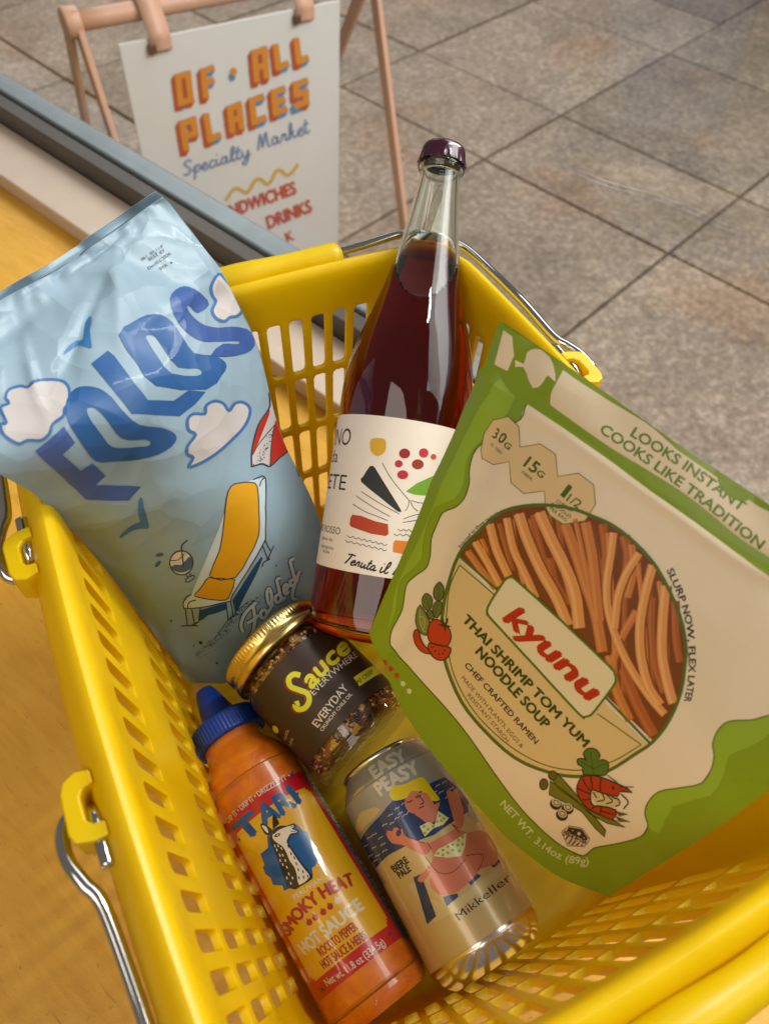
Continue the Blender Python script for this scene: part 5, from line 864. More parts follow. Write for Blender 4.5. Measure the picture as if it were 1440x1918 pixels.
["nutrition_badge",21,5,"t",[[786,2928,853,2929,925,2926,1001,2918,1081,2906],[58,-304,60,-305,63,-307,65,-308,66,-307],"30",2]],
["nutrition_badge",21,5,"t",[[1117,2927,1160,2921,1202,2917,1243,2912,1284,2908],[41,-173,40,-172,40,-171,39,-170,38,-169],"G",2]],
["nutrition_badge",21,5,"t",[[791,3154,869,3165,952,3170,1041,3169,1132,3164],[19,-83,21,-84,22,-85,23,-86,24,-86],"PROTEIN",1]],
["nutrition_badge",21,5,"t",[[1707,2984,1779,2982,1851,2979,1923,2976,1994,2974],[71,-324,71,-323,72,-322,72,-320,72,-319],"15",2]],
["nutrition_badge",21,5,"t",[[2033,2952,2073,2950,2112,2947,2152,2944,2192,2941],[35,-171,35,-171,35,-171,35,-170,35,-170],"G",2]],
["nutrition_badge",21,5,"t",[[1730,3180,1796,3178,1862,3176,1929,3174,1995,3172],[18,-81,18,-80,18,-80,18,-80,18,-79],"FIBER",1]],
["nutrition_badge",21,5,"t",[[2692,2976,2718,2976,2744,2976,2770,2975,2796,2975],[88,-353,88,-353,88,-352,88,-351,88,-351],"1",2]],
["nutrition_badge",21,5,"t",[[2852,3001,2928,2996,3005,2991,3081,2986,3157,2982],[47,-221,46,-220,46,-219,46,-218,46,-217],"1/2",1]],
["nutrition_badge",21,5,"t",[[2647,3204,2751,3193,2855,3182,2959,3172,3063,3162],[16,-88,16,-87,16,-87,16,-86,16,-86],"CUPS OF",1]],
["nutrition_badge",21,5,"t",[[2582,3342,2705,3333,2827,3324,2950,3315,3072,3306],[18,-88,18,-87,18,-87,18,-86,18,-86],"NOODLES",1]],
["nutrition_badge",21,5,"t",[[2581,3462,2688,3457,2795,3451,2901,3446,3008,3441],[19,-88,19,-87,19,-87,19,-86,19,-86],"PER BAG",1]],
["slogan_lettering",22,2,"t",[[3746,566,4250,531,4754,499,5262,486,5787,497,6323,523,6854,553],[71,-280,85,-281,95,-280,105,-277,111,-270,111,-262,110,-259],"LOOKS INSTANT",2]],
["slogan_lettering",22,2,"t",[[3030,976,3735,964,4446,952,5172,961,5942,987,6725,1034,7453,1122],[64,-280,77,-281,94,-283,110,-281,121,-273,120,-263,115,-265],"COOKS LIKE TRADITION",2]],
["small_lettering",23,3,"t",[[1203,5972,1256,5712,1308,5452,1376,5190,1464,4932,1556,4688,1645,4451],[-89,25,-86,21,-83,13,-76,-5,-70,-20,-68,-24,-68,-25],"Enlarged to show texture",1]],
["noodle_picture",24,2,"p",[[1214,6144,1391,5345,1678,4372,2233,3650,2898,3148,3496,2903,4195,2764,4678,2846,5168,2923,5631,3176,6104,3410,6551,3900,6644,4128,6814,4761,6834,5438,6727,6085,6221,6063,5725,6061,5233,6058,4739,6040,4244,6027,3748,6024,3250,6031,2748,6046,2242,6068,1737,6096]]],
["noodle_picture",25,3.5,"s",[[5342,3209,5504,3426,5669,3638,5829,3850,5980,4067,6119,4294,6249,4531,6376,4772,6505,5013],[5465,3099,5628,3315,5793,3526,5955,3738,6108,3958,6248,4188,6378,4428,6504,4671,6632,4915]]],
["noodle_picture",26,4,"s",[[5339,3208,5501,3426,5666,3638,5827,3849,5978,4067,6116,4295,6247,4532,6374,4773,6503,5014],[5432,3125,5595,3341,5760,3553,5921,3765,6074,3984,6214,4215,6345,4453,6471,4696,6599,4939]]],
["noodle_picture",27,4.4,"s",[[5354,3192,5516,3409,5681,3621,5842,3833,5993,4052,6133,4281,6263,4518,6390,4759,6519,5001],[5382,3167,5544,3384,5709,3596,5870,3808,6022,4027,6162,4256,6292,4494,6419,4736,6548,4978]]],
["noodle_picture",25,2.5,"s",[[5010,3105,5166,3389,5326,3665,5484,3937,5639,4211,5789,4488,5936,4769,6081,5050,6229,5330],[5136,3008,5292,3289,5452,3562,5612,3833,5768,4105,5918,4382,6063,4663,6208,4945,6354,5227]]],
["noodle_picture",28,3,"s",[[5008,3106,5164,3389,5324,3666,5482,3938,5637,4212,5787,4490,5934,4770,6080,5051,6227,5331],[5103,3032,5259,3314,5419,3588,5579,3859,5734,4132,5884,4409,6030,4690,6175,4972,6322,5253]]],
["noodle_picture",29,3.4,"s",[[5024,3093,5180,3376,5339,3652,5498,3924,5654,4198,5804,4476,5950,4756,6096,5037,6243,5318],[5052,3071,5208,3353,5368,3628,5527,3900,5683,4174,5833,4451,5979,4732,6124,5013,6272,5294]]],
["noodle_picture",25,3.5,"s",[[4694,3060,4884,3371,5078,3676,5272,3975,5463,4272,5649,4572,5832,4873,6013,5174,6197,5473],[4816,2957,5004,3269,5199,3571,5395,3867,5587,4161,5773,4460,5955,4761,6135,5062,6318,5363]]],
["noodle_picture",26,4,"s",[[4692,3060,4882,3371,5075,3676,5270,3975,5461,4273,5647,4572,5829,4873,6011,5174,6195,5473],[4784,2982,4973,3293,5167,3597,5363,3893,5555,4189,5741,4487,5923,4788,6103,5090,6286,5390]]],
["noodle_picture",27,4.4,"s",[[4707,3045,4896,3356,5090,3661,5285,3960,5476,4257,5662,4557,5845,4858,6026,5159,6210,5458],[4734,3021,4924,3333,5118,3637,5313,3935,5504,4232,5691,4531,5873,4832,6054,5133,6237,5433]]],
["noodle_picture",25,2.5,"s",[[4375,3003,4530,3384,4692,3757,4855,4128,5021,4500,5190,4870,5362,5231,5536,5585,5715,5930],[4503,2914,4658,3294,4819,3666,4982,4035,5147,4403,5315,4768,5485,5127,5658,5480,5835,5827]]],
["noodle_picture",28,3,"s",[[4373,3005,4529,3385,4690,3759,4854,4130,5020,4502,5189,4871,5360,5233,5535,5586,5713,5932],[4470,2937,4626,3317,4787,3690,4950,4059,5115,4429,5283,4794,5454,5154,5627,5507,5804,5853]]],
["noodle_picture",29,3.4,"s",[[4390,2994,4545,3374,4707,3747,4870,4118,5036,4490,5205,4858,5376,5220,5550,5573,5729,5919],[4419,2973,4575,3354,4736,3727,4899,4097,5064,4468,5233,4835,5404,5196,5578,5549,5756,5895]]],
["noodle_picture",25,3.5,"s",[[3900,3050,4097,3419,4304,3778,4512,4133,4717,4492,4916,4857,5111,5223,5306,5580,5505,5926],[4023,2946,4219,3315,4425,3673,4634,4028,4839,4387,5037,4753,5231,5117,5424,5473,5622,5818]]],
["noodle_picture",26,4,"s",[[3897,3050,4095,3420,4301,3778,4510,4133,4715,4493,4914,4858,5109,5224,5304,5581,5503,5927],[3991,2971,4187,3340,4394,3699,4602,4054,4807,4413,5005,4779,5200,5144,5394,5500,5592,5845]]],
["noodle_picture",27,4.4,"s",[[3913,3036,4110,3405,4316,3764,4525,4119,4731,4479,4930,4844,5124,5210,5319,5567,5518,5913],[3941,3012,4138,3381,4344,3740,4553,4095,4758,4455,4957,4820,5151,5186,5346,5543,5545,5888]]],
["noodle_picture",25,2.5,"s",[[3491,3149,3672,3385,3858,3614,4048,3839,4240,4061,4433,4283,4626,4504,4818,4725,5010,4946],[3605,3025,3785,3262,3970,3492,4159,3717,4350,3939,4542,4160,4735,4381,4926,4602,5118,4822]]],
["noodle_picture",28,3,"s",[[3487,3148,3669,3383,3855,3613,4044,3838,4236,4060,4429,4281,4622,4503,4815,4724,5007,4944],[3573,3054,3754,3290,3939,3520,4128,3745,4320,3967,4512,4188,4705,4409,4897,4631,5088,4851]]],
["noodle_picture",29,3.4,"s",[[3500,3128,3681,3364,3867,3594,4057,3819,4248,4041,4441,4262,4634,4484,4827,4705,5018,4925],[3526,3100,3707,3336,3892,3566,4082,3791,4273,4013,4466,4234,4659,4456,4851,4677,5043,4897]]],
["noodle_picture",25,3.5,"s",[[3136,3285,3320,3527,3509,3762,3701,3993,3892,4224,4079,4459,4263,4697,4445,4935,4628,5171],[3251,3158,3433,3400,3622,3636,3813,3869,4003,4101,4191,4337,4375,4576,4556,4814,4738,5051]]],
["noodle_picture",26,4,"s",[[3133,3283,3317,3525,3506,3760,3698,3991,3889,4223,4076,4458,4260,4696,4442,4935,4625,5171],[3219,3187,3402,3429,3591,3665,3782,3897,3973,4129,4160,4366,4344,4604,4526,4843,4708,5079]]],
["noodle_picture",27,4.4,"s",[[3145,3263,3329,3506,3518,3741,3710,3972,3901,4204,4089,4440,4273,4678,4455,4916,4638,5153],[3172,3234,3355,3477,3544,3712,3736,3944,3926,4176,4114,4412,4298,4650,4480,4889,4663,5125]]],
["noodle_picture",25,2.5,"s",[[2747,3518,2892,3748,3040,3974,3197,4196,3365,4409,3547,4610,3736,4801,3928,4988,4117,5173],[2866,3394,3010,3625,3156,3852,3309,4070,3473,4279,3651,4477,3838,4666,4029,4853,4219,5040]]],
["noodle_picture",28,3,"s",[[2744,3517,2889,3747,3038,3974,3194,4195,3362,4407,3543,4608,3732,4799,3924,4986,4113,5172],[2834,3423,2979,3654,3125,3881,3279,4100,3444,4309,3622,4507,3809,4697,4001,4884,4190,5070]]],
["noodle_picture",29,3.4,"s",[[2758,3499,2903,3729,3051,3956,3207,4176,3374,4388,3554,4587,3743,4778,3934,4965,4124,5151],[2785,3471,2930,3701,3077,3928,3232,4147,3398,4358,3577,4557,3766,4748,3957,4934,4147,5120]]],
["noodle_picture",25,3.5,"s",[[2559,3675,2880,4026,3212,4366,3550,4699,3889,5026],[2668,3536,2986,3889,3314,4229,3651,4562,3989,4891]]],
["noodle_picture",26,4,"s",[[2555,3673,2876,4024,3208,4364,3545,4697,3884,5024],[2637,3568,2956,3920,3285,4260,3622,4593,3960,4922]]],
["noodle_picture",27,4.4,"s",[[2566,3651,2887,4002,3218,4342,3556,4675,3895,5003],[2591,3619,2911,3971,3241,4311,3579,4644,3917,4972]]],
["noodle_picture",25,2.5,"s",[[2253,3936,2526,4239,2814,4531,3126,4798,3444,5053],[2359,3795,2629,4099,2912,4388,3220,4653,3537,4909]]],
["noodle_picture",28,3,"s",[[2249,3934,2522,4237,2809,4528,3121,4796,3439,5051],[2329,3827,2599,4130,2884,4420,3192,4685,3509,4941]]],
["noodle_picture",29,3.4,"s",[[2260,3912,2532,4215,2819,4505,3129,4772,3447,5027],[2284,3880,2555,4183,2841,4473,3151,4739,3468,4994]]],
["noodle_picture",25,3.5,"s",[[1896,4385,2085,4682,2181,4831,2283,4974,2393,5110,2625,5359,2742,5481],[2007,4255,2194,4552,2290,4697,2389,4836,2496,4966,2728,5215,2844,5338]]],
["noodle_picture",26,4,"s",[[1894,4385,2082,4682,2178,4830,2280,4973,2389,5108,2622,5358,2738,5479],[1978,4287,2165,4583,2260,4729,2360,4868,2468,5000,2699,5249,2816,5371]]],
["noodle_picture",27,4.4,"s",[[1907,4366,2095,4663,2191,4811,2292,4953,2400,5086,2632,5335,2749,5457],[1932,4337,2120,4634,2216,4780,2316,4921,2424,5054,2656,5303,2772,5425]]],
["noodle_picture",25,2.5,"s",[[1707,4718,1874,4902,2043,5085,2216,5260,2392,5429],[1804,4571,1973,4753,2142,4933,2315,5108,2492,5278]]],
["noodle_picture",28,3,"s",[[1703,4716,1870,4900,2038,5083,2212,5258,2388,5427],[1776,4604,1945,4787,2114,4968,2287,5143,2463,5313]]],
["noodle_picture",29,3.4,"s",[[1712,4693,1880,4877,2049,5059,2222,5234,2398,5403],[1735,4659,1903,4842,2071,5024,2244,5199,2421,5369]]],
["noodle_picture",25,3.5,"s",[[1508,5411,1601,5466,1684,5523,1750,5596,1815,5677],[1596,5235,1690,5294,1782,5360,1858,5443,1925,5527]]],
["noodle_picture",26,4,"s",[[1502,5407,1595,5462,1679,5520,1747,5594,1812,5676],[1569,5274,1663,5332,1754,5397,1828,5479,1895,5562]]],
["noodle_picture",27,4.4,"s",[[1508,5378,1602,5434,1688,5495,1759,5571,1824,5653],[1529,5338,1622,5395,1711,5457,1783,5536,1849,5619]]],
["noodle_picture",25,2.5,"s",[[5818,3330,6006,3661,6097,3822,6184,3963,6264,4078,6473,4337],[6007,3190,6193,3520,6283,3678,6366,3814,6439,3919,6645,4177]]],
["noodle_picture",28,3,"s",[[5816,3331,6003,3662,6095,3822,6182,3964,6261,4078,6470,4336],[5972,3215,6158,3545,6249,3703,6332,3839,6405,3945,6612,4203]]],
["noodle_picture",29,3.4,"s",[[5842,3310,6029,3641,6121,3801,6206,3940,6284,4052,6492,4309],[5889,3275,6076,3606,6167,3765,6251,3903,6327,4012,6534,4269]]],
["noodle_picture",25,2.5,"s",[[4215,2922,4352,3073,4412,3149,4469,3256,4524,3417,4635,3847,4692,4063],[4407,2706,4545,2862,4622,2961,4694,3099,4757,3285,4870,3717,4926,3931]]],
["noodle_picture",28,3,"s",[[4211,2920,4348,3071,4410,3148,4467,3258,4523,3421,4635,3851,4692,4067],[4376,2733,4515,2889,4590,2986,4661,3122,4724,3307,4837,3739,4893,3953]]],
["noodle_picture",29,3.4,"s",[[4234,2880,4372,3033,4438,3117,4501,3236,4559,3406,4671,3838,4728,4053],[4284,2824,4422,2978,4492,3068,4559,3195,4619,3372,4732,3804,4789,4019]]],
["noodle_picture",25,2.5,"s",[[3692,2987,3933,3379,3995,3492,4039,3591,4136,3893],[3881,2809,4122,3205,4193,3333,4245,3454,4344,3760]]],
["noodle_picture",28,3,"s",[[3689,2986,3930,3379,3993,3493,4038,3594,4135,3896],[3850,2835,4091,3231,4160,3358,4212,3478,4311,3783]]],
["noodle_picture",29,3.4,"s",[[3714,2957,3956,3351,4021,3469,4068,3576,4166,3880],[3763,2911,4004,3306,4071,3428,4121,3541,4219,3846]]],
["noodle_picture",25,2.5,"s",[[5383,5435,5669,5628,5815,5722,5968,5809,6128,5887,6452,6029,6615,6105],[5563,5165,5847,5358,5989,5450,6133,5535,6283,5611,6602,5759,6766,5839]]],
["noodle_picture",28,3,"s",[[5378,5433,5664,5625,5810,5719,5962,5806,6121,5884,6445,6026,6608,6101],[5535,5197,5819,5389,5961,5481,6106,5566,6256,5642,6576,5789,6739,5868]]],
["noodle_picture",29,3.4,"s",[[5396,5383,5681,5575,5826,5668,5975,5754,6131,5831,6453,5973,6617,6048],[5443,5312,5727,5505,5871,5597,6018,5682,6171,5758,6493,5902,6656,5978]]],
["noodle_picture",25,2.5,"s",[[2943,4528,3098,4729,3183,4830,3285,4918,3403,4984,3528,5032,3774,5114],[3111,4331,3263,4530,3338,4620,3420,4692,3518,4747,3631,4791,3876,4875]]],
["noodle_picture",28,3,"s",[[2940,4527,3094,4728,3179,4828,3279,4915,3396,4980,3520,5027,3766,5110],[3081,4361,3233,4561,3309,4651,3393,4725,3492,4781,3607,4825,3851,4909]]],
["noodle_picture",29,3.4,"s",[[2961,4494,3115,4695,3197,4792,3291,4874,3402,4936,3522,4982,3768,5064],[3004,4445,3157,4645,3236,4738,3325,4817,3431,4876,3548,4921,3793,5004]]],
["noodle_picture",25,2.5,"s",[[5315,3611,5454,3926,5526,4083,5608,4236,5699,4384,5798,4528,5901,4663,6005,4785,6111,4890,6423,5141],[5501,3481,5640,3791,5710,3942,5787,4086,5874,4226,5969,4364,6068,4494,6166,4610,6261,4706,6570,4961]]],
["noodle_picture",28,3,"s",[[5314,3613,5452,3928,5525,4085,5606,4237,5697,4385,5795,4528,5898,4662,6001,4784,6107,4888,6419,5139],[5468,3505,5606,3816,5677,3968,5754,4112,5842,4253,5937,4392,6036,4522,6134,4639,6231,4735,6540,4990]]],
["noodle_picture",29,3.4,"s",[[5340,3596,5479,3910,5550,4065,5630,4215,5720,4360,5818,4502,5919,4635,6021,4754,6123,4856,6434,5106],[5386,3563,5525,3876,5596,4030,5674,4177,5764,4321,5860,4461,5960,4593,6060,4711,6160,4810,6470,5062]]],
["noodle_picture",25,2.5,"s",[[2223,4078,2458,4381,2546,4475,2640,4554,2912,4736],[2390,3873,2620,4174,2696,4256,2775,4323,3043,4504]]],
["noodle_picture",28,3,"s",[[2220,4077,2454,4380,2542,4473,2635,4551,2906,4732],[2360,3904,2591,4206,2668,4288,2748,4356,3016,4537]]],
["noodle_picture",29,3.4,"s",[[2240,4042,2474,4345,2558,4434,2646,4509,2917,4690],[2282,3990,2515,4292,2596,4378,2680,4450,2950,4631]]],
["noodle_picture",25,3.5,"s",[[5118,4045,5070,4530,5063,4712,5068,4902,5099,5289,5115,5479],[5321,4007,5270,4486,5263,4649,5267,4824,5295,5206,5310,5396]]],
["noodle_picture",26,4,"s",[[5118,4056,5070,4540,5063,4720,5068,4910,5099,5296,5115,5486],[5287,4024,5236,4504,5230,4668,5234,4845,5262,5227,5278,5417]]],
["noodle_picture",27,4.4,"s",[[5149,4066,5100,4550,5094,4725,5099,4910,5129,5295,5146,5485],[5200,4057,5150,4539,5144,4709,5149,4891,5178,5274,5194,5464]]],
["noodle_picture",25,3.5,"s",[[1339,5983,1788,6070,2240,6125],[1433,5741,1873,5838,2319,5900]]],
["noodle_picture",26,4,"s",[[1330,5979,1779,6066,2230,6121],[1407,5782,1848,5877,2295,5938]]],
["noodle_picture",27,4.4,"s",[[1332,5936,1780,6024,2230,6081],[1355,5877,1800,5968,2250,6025]]],
["noodle_picture",25,3.5,"s",[[4993,5381,5211,5647,5326,5775,5452,5889,5589,5982,5732,6059,6012,6200],[5179,5177,5394,5439,5502,5559,5614,5663,5737,5747,5871,5819,6152,5961]]],
["noodle_picture",26,4,"s",[[4990,5381,5208,5646,5322,5774,5447,5887,5584,5980,5726,6056,6006,6197],[5149,5205,5365,5468,5473,5589,5586,5693,5710,5778,5845,5851,6126,5992]]],
["noodle_picture",27,4.4,"s",[[5014,5346,5231,5611,5344,5737,5465,5847,5597,5937,5736,6012,6017,6153],[5061,5294,5278,5558,5389,5681,5506,5789,5635,5876,5772,5950,6053,6091]]],
["noodle_picture",25,3.5,"s",[[2931,3633,3195,3857,3448,4069,3657,4259,3866,4451,4229,4748,4345,4859,4460,4989,4699,5292,4819,5442],[3127,3357,3388,3586,3642,3804,3854,3999,4057,4187,4419,4486,4547,4610,4672,4752,4911,5059,5029,5211]]],
["noodle_picture",26,4,"s",[[2926,3630,3190,3854,3443,4066,3653,4256,3861,4448,4224,4746,4341,4857,4457,4988,4696,5291,4816,5441],[3097,3388,3359,3617,3613,3834,3824,4029,4028,4218,4390,4516,4518,4639,4642,4780,4881,5087,5000,5239]]],
["noodle_picture",27,4.4,"s",[[2947,3577,3210,3803,3464,4016,3675,4208,3882,4399,4245,4696,4366,4812,4485,4946,4724,5250,4844,5401],[2998,3504,3261,3731,3515,3946,3726,4139,3932,4329,4294,4627,4418,4746,4540,4884,4779,5189,4899,5340]]],
["noodle_picture",25,3.5,"s",[[3321,3246,3530,3518,3635,3653,3741,3799,3854,3968,4092,4344,4276,4628,4467,4915],[3536,3012,3742,3287,3850,3428,3960,3581,4078,3758,4314,4133,4495,4414,4683,4700]]],
["noodle_picture",26,4,"s",[[3318,3244,3526,3517,3632,3652,3738,3798,3852,3968,4090,4344,4274,4628,4465,4915],[3505,3041,3712,3315,3819,3456,3929,3608,4046,3785,4282,4160,4464,4442,4653,4727]]],
["noodle_picture",27,4.4,"s",[[3346,3202,3554,3475,3660,3613,3768,3761,3883,3933,4120,4309,4304,4593,4494,4879],[3402,3141,3609,3415,3716,3553,3825,3704,3941,3878,4178,4253,4361,4536,4551,4823]]],
["noodle_picture",25,3.5,"s",[[4449,2939,4673,3330,4726,3449,4759,3569,4780,3695,4815,3960],[4621,2795,4846,3190,4909,3332,4949,3474,4972,3613,5007,3879]]],
["noodle_picture",26,4,"s",[[4446,2939,4671,3330,4724,3451,4759,3574,4780,3700,4815,3966],[4589,2820,4814,3215,4876,3354,4916,3495,4938,3633,4973,3899]]],
["noodle_picture",27,4.4,"s",[[4470,2916,4694,3309,4751,3437,4787,3565,4809,3696,4844,3963],[4512,2881,4737,3275,4797,3408,4834,3542,4857,3676,4892,3942]]],
["noodle_picture",25,4.5,"s",[[1402,5633,1627,5716,1848,5802,2065,5898,2283,5997],[1513,5376,1735,5466,1959,5557,2179,5659,2398,5762]]],
["noodle_picture",30,5,"s",[[1394,5629,1620,5712,1841,5798,2058,5894,2276,5993],[1487,5416,1710,5505,1933,5595,2153,5696,2372,5799]]],
["noodle_picture",31,5.4,"s",[[1400,5583,1625,5666,1847,5754,2065,5851,2284,5951],[1428,5519,1652,5604,1875,5693,2094,5792,2312,5892]]],
["noodle_picture",25,4.5,"s",[[1503,4947,1764,5262,1868,5360,1985,5446,2351,5660],[1663,4711,1926,5017,2017,5105,2121,5184,2485,5402]]],
["noodle_picture",30,5,"s",[[1499,4946,1760,5260,1863,5358,1979,5443,2345,5656],[1636,4744,1897,5052,1990,5141,2095,5220,2458,5438]]],
["noodle_picture",31,5.4,"s",[[1519,4904,1779,5217,1878,5312,1990,5395,2355,5609],[1560,4843,1820,5154,1917,5246,2025,5328,2390,5544]]],
["noodle_picture",25,4.5,"s",[[1768,4489,1973,4760,2079,4895,2197,5018,2335,5121,2740,5344,3089,5563],[1922,4287,2125,4556,2227,4683,2335,4793,2456,4884,2862,5113,3215,5339]]],
["noodle_picture",30,5,"s",[[1765,4488,1970,4759,2076,4894,2193,5015,2329,5117,2734,5341,3083,5560],[1893,4319,2097,4589,2199,4716,2307,4827,2430,4920,2836,5148,3188,5372]]],
["noodle_picture",31,5.4,"s",[[1783,4454,1988,4725,2093,4857,2207,4975,2338,5074,2743,5299,3094,5520],[1822,4404,2026,4674,2130,4804,2241,4918,2368,5014,2774,5241,3125,5463]]],
["noodle_picture",25,4.5,"s",[[1937,4227,2225,4501,2341,4597,2610,4789,2900,4965,3046,5037,3326,5155,3454,5218,3576,5291,3942,5537],[2127,3941,2409,4215,2513,4302,2775,4490,3056,4664,3190,4731,3469,4853,3610,4923,3744,5005,4113,5258]]],
["noodle_picture",30,5,"s",[[1933,4224,2221,4498,2336,4594,2604,4785,2893,4961,3039,5033,3319,5151,3448,5215,3571,5288,3937,5534],[2098,3974,2381,4248,2486,4335,2748,4524,3030,4697,3164,4765,3444,4886,3584,4957,3718,5037,4086,5290]]],
["noodle_picture",31,5.4,"s",[[1954,4171,2240,4445,2352,4538,2618,4728,2905,4903,3046,4973,3326,5092,3459,5158,3586,5233,3952,5481],[2003,4096,2288,4370,2396,4460,2661,4649,2946,4824,3084,4893,3364,5013,3500,5080,3630,5158,3997,5408]]],
["noodle_picture",25,4.5,"s",[[2320,3854,2553,4025,2797,4191,3189,4413,3431,4567,3541,4642,3647,4725,3748,4822,3845,4940,4043,5235,4143,5382],[2519,3533,2747,3707,2980,3871,3368,4096,3616,4256,3736,4340,3853,4433,3970,4547,4082,4685,4283,4987,4382,5135]]],
["noodle_picture",30,5,"s",[[2315,3851,2547,4021,2791,4187,3183,4409,3425,4563,3536,4639,3642,4723,3744,4821,3842,4940,4041,5235,4140,5382],[2490,3566,2719,3740,2952,3904,3341,4128,3589,4288,3708,4371,3825,4464,3940,4576,4052,4714,4253,5015,4352,5163]]],
["noodle_picture",31,5.4,"s",[[2333,3788,2565,3959,2805,4124,3196,4346,3441,4503,3555,4581,3665,4668,3772,4771,3874,4896,4074,5194,4174,5341],[2386,3702,2616,3874,2853,4039,3243,4262,3490,4420,3606,4500,3719,4590,3830,4697,3937,4828,4138,5127,4237,5275]]],
["noodle_picture",25,4.5,"s",[[4657,2927,4588,3360,4576,3515,4575,3663,4580,3811,4596,3961,4622,4116,4666,4279,4838,4757],[4864,2911,4796,3336,4786,3467,4785,3602,4790,3736,4804,3870,4827,4008,4865,4151,5033,4622]]],
["noodle_picture",30,5,"s",[[4656,2938,4588,3371,4576,3523,4575,3671,4580,3817,4595,3966,4622,4121,4665,4282,4837,4760],[4830,2924,4762,3350,4753,3483,4751,3619,4756,3754,4770,3890,4794,4030,4832,4174,5000,4646]]],
["noodle_picture",31,5.4,"s",[[4688,2954,4620,3385,4609,3531,4607,3675,4613,3817,4627,3962,4653,4111,4695,4267,4866,4743],[4740,2950,4672,3379,4662,3519,4660,3659,4666,3798,4680,3939,4705,4084,4745,4234,4915,4709]]],
["noodle_picture",25,4.5,"s",[[5020,2995,5065,3322,5122,3647,5197,3974,5244,4139,5299,4297,5363,4448,5434,4591,5513,4728,5602,4857,5703,4981,5816,5100,5932,5205,6048,5291,6162,5350,6272,5386,6475,5440],[5257,2898,5301,3218,5355,3531,5429,3845,5472,3995,5522,4140,5581,4277,5647,4409,5720,4535,5802,4653,5896,4768,6000,4879,6108,4978,6209,5055,6301,5105,6392,5136,6593,5195]]],
["noodle_picture",30,5,"s",[[5019,3001,5064,3327,5121,3651,5197,3978,5243,4142,5298,4300,5361,4449,5432,4592,5511,4729,5599,4857,5700,4980,5812,5098,5928,5203,6042,5288,6155,5347,6264,5381,6467,5436],[5222,2917,5266,3238,5321,3552,5395,3868,5438,4019,5489,4165,5548,4303,5615,4436,5688,4563,5770,4681,5865,4797,5970,4909,6078,5008,6180,5086,6274,5136,6367,5167,6567,5225]]],
["noodle_picture",31,5.4,"s",[[5056,2996,5101,3321,5157,3642,5232,3965,5277,4126,5331,4279,5393,4425,5462,4565,5539,4698,5626,4823,5724,4944,5834,5059,5947,5162,6057,5245,6163,5300,6267,5333,6469,5387],[5117,2971,5161,3294,5217,3612,5292,3932,5336,4089,5388,4239,5449,4381,5517,4518,5593,4648,5677,4770,5774,4889,5881,5002,5992,5103,6099,5184,6199,5236,6297,5268,6498,5324]]],
["noodle_picture",25,4.5,"s",[[5460,3204,5587,3548,5720,3884,5861,4204,5938,4360,6023,4506,6121,4642,6228,4767,6422,4973,6561,5106,6681,5209],[5712,3049,5837,3389,5967,3715,6104,4026,6174,4171,6251,4305,6339,4429,6438,4547,6626,4754,6756,4885,6872,4990]]],
["noodle_picture",30,5,"s",[[5459,3206,5586,3551,5719,3886,5859,4206,5936,4361,6020,4506,6118,4641,6225,4766,6419,4971,6557,5103,6677,5207],[5676,3072,5802,3412,5932,3739,6069,4051,6141,4197,6218,4331,6307,4456,6406,4575,6595,4781,6726,4912,6842,5016]]],
["noodle_picture",31,5.4,"s",[[5497,3187,5623,3530,5756,3863,5895,4180,5970,4332,6052,4473,6147,4605,6251,4727,6443,4932,6579,5062,6698,5165],[5562,3147,5688,3488,5820,3819,5958,4134,6031,4283,6111,4421,6203,4549,6305,4669,6496,4874,6630,5004,6747,5107]]],
["noodle_picture",25,4.5,"s",[[3980,2957,4099,3392,4230,3883,4288,4046,4350,4185,4417,4312,4493,4434,4583,4553,4687,4670,4803,4783,4927,4891,5058,4991,5196,5082,5343,5164,5494,5236,5646,5298,5807,5352,6130,5436,6388,5492,6665,5529],[4175,2841,4294,3278,4424,3766,4477,3912,4534,4040,4595,4157,4663,4267,4745,4375,4841,4484,4950,4591,5068,4694,5193,4788,5325,4873,5466,4950,5612,5019,5759,5079,5911,5131,6229,5217,6474,5274,6743,5316]]],
["noodle_picture",30,5,"s",[[3979,2960,4098,3395,4229,3887,4286,4048,4348,4186,4415,4313,4490,4433,4579,4551,4683,4668,4798,4781,4922,4888,5052,4988,5190,5079,5336,5160,5487,5232,5639,5294,5799,5348,6122,5432,6378,5487,6654,5524],[4141,2864,4261,3300,4391,3788,4444,3936,4501,4065,4563,4183,4632,4294,4715,4403,4812,4513,4921,4621,5040,4724,5165,4818,5298,4904,5439,4982,5586,5051,5733,5111,5886,5163,6204,5249,6450,5305,6720,5346]]],
["noodle_picture",31,5.4,"s",[[4008,2947,4127,3383,4258,3874,4314,4030,4374,4165,4439,4289,4513,4406,4599,4522,4701,4636,4814,4747,4937,4853,5065,4951,5201,5041,5345,5121,5494,5192,5644,5254,5802,5307,6123,5391,6375,5445,6649,5482],[4057,2918,4176,3354,4307,3844,4361,3997,4420,4129,4484,4250,4555,4364,4640,4477,4739,4589,4851,4699,4972,4803,5098,4900,5233,4988,5376,5068,5524,5138,5673,5199,5828,5251,6147,5336,6397,5391,6669,5429]]],
["name_panel",32,6,"p",[[1214,6222,1794,6195,2356,6187,2895,6169,3429,6158,3959,6158,4488,6169,5015,6192,5540,6208,6066,6216,6601,6238,6727,6085,6465,6646,6104,7386,5687,7880,5199,8234,4496,8538,3661,8653,2926,8654,2177,8445,1772,8181,1421,7726,1247,7090]]],
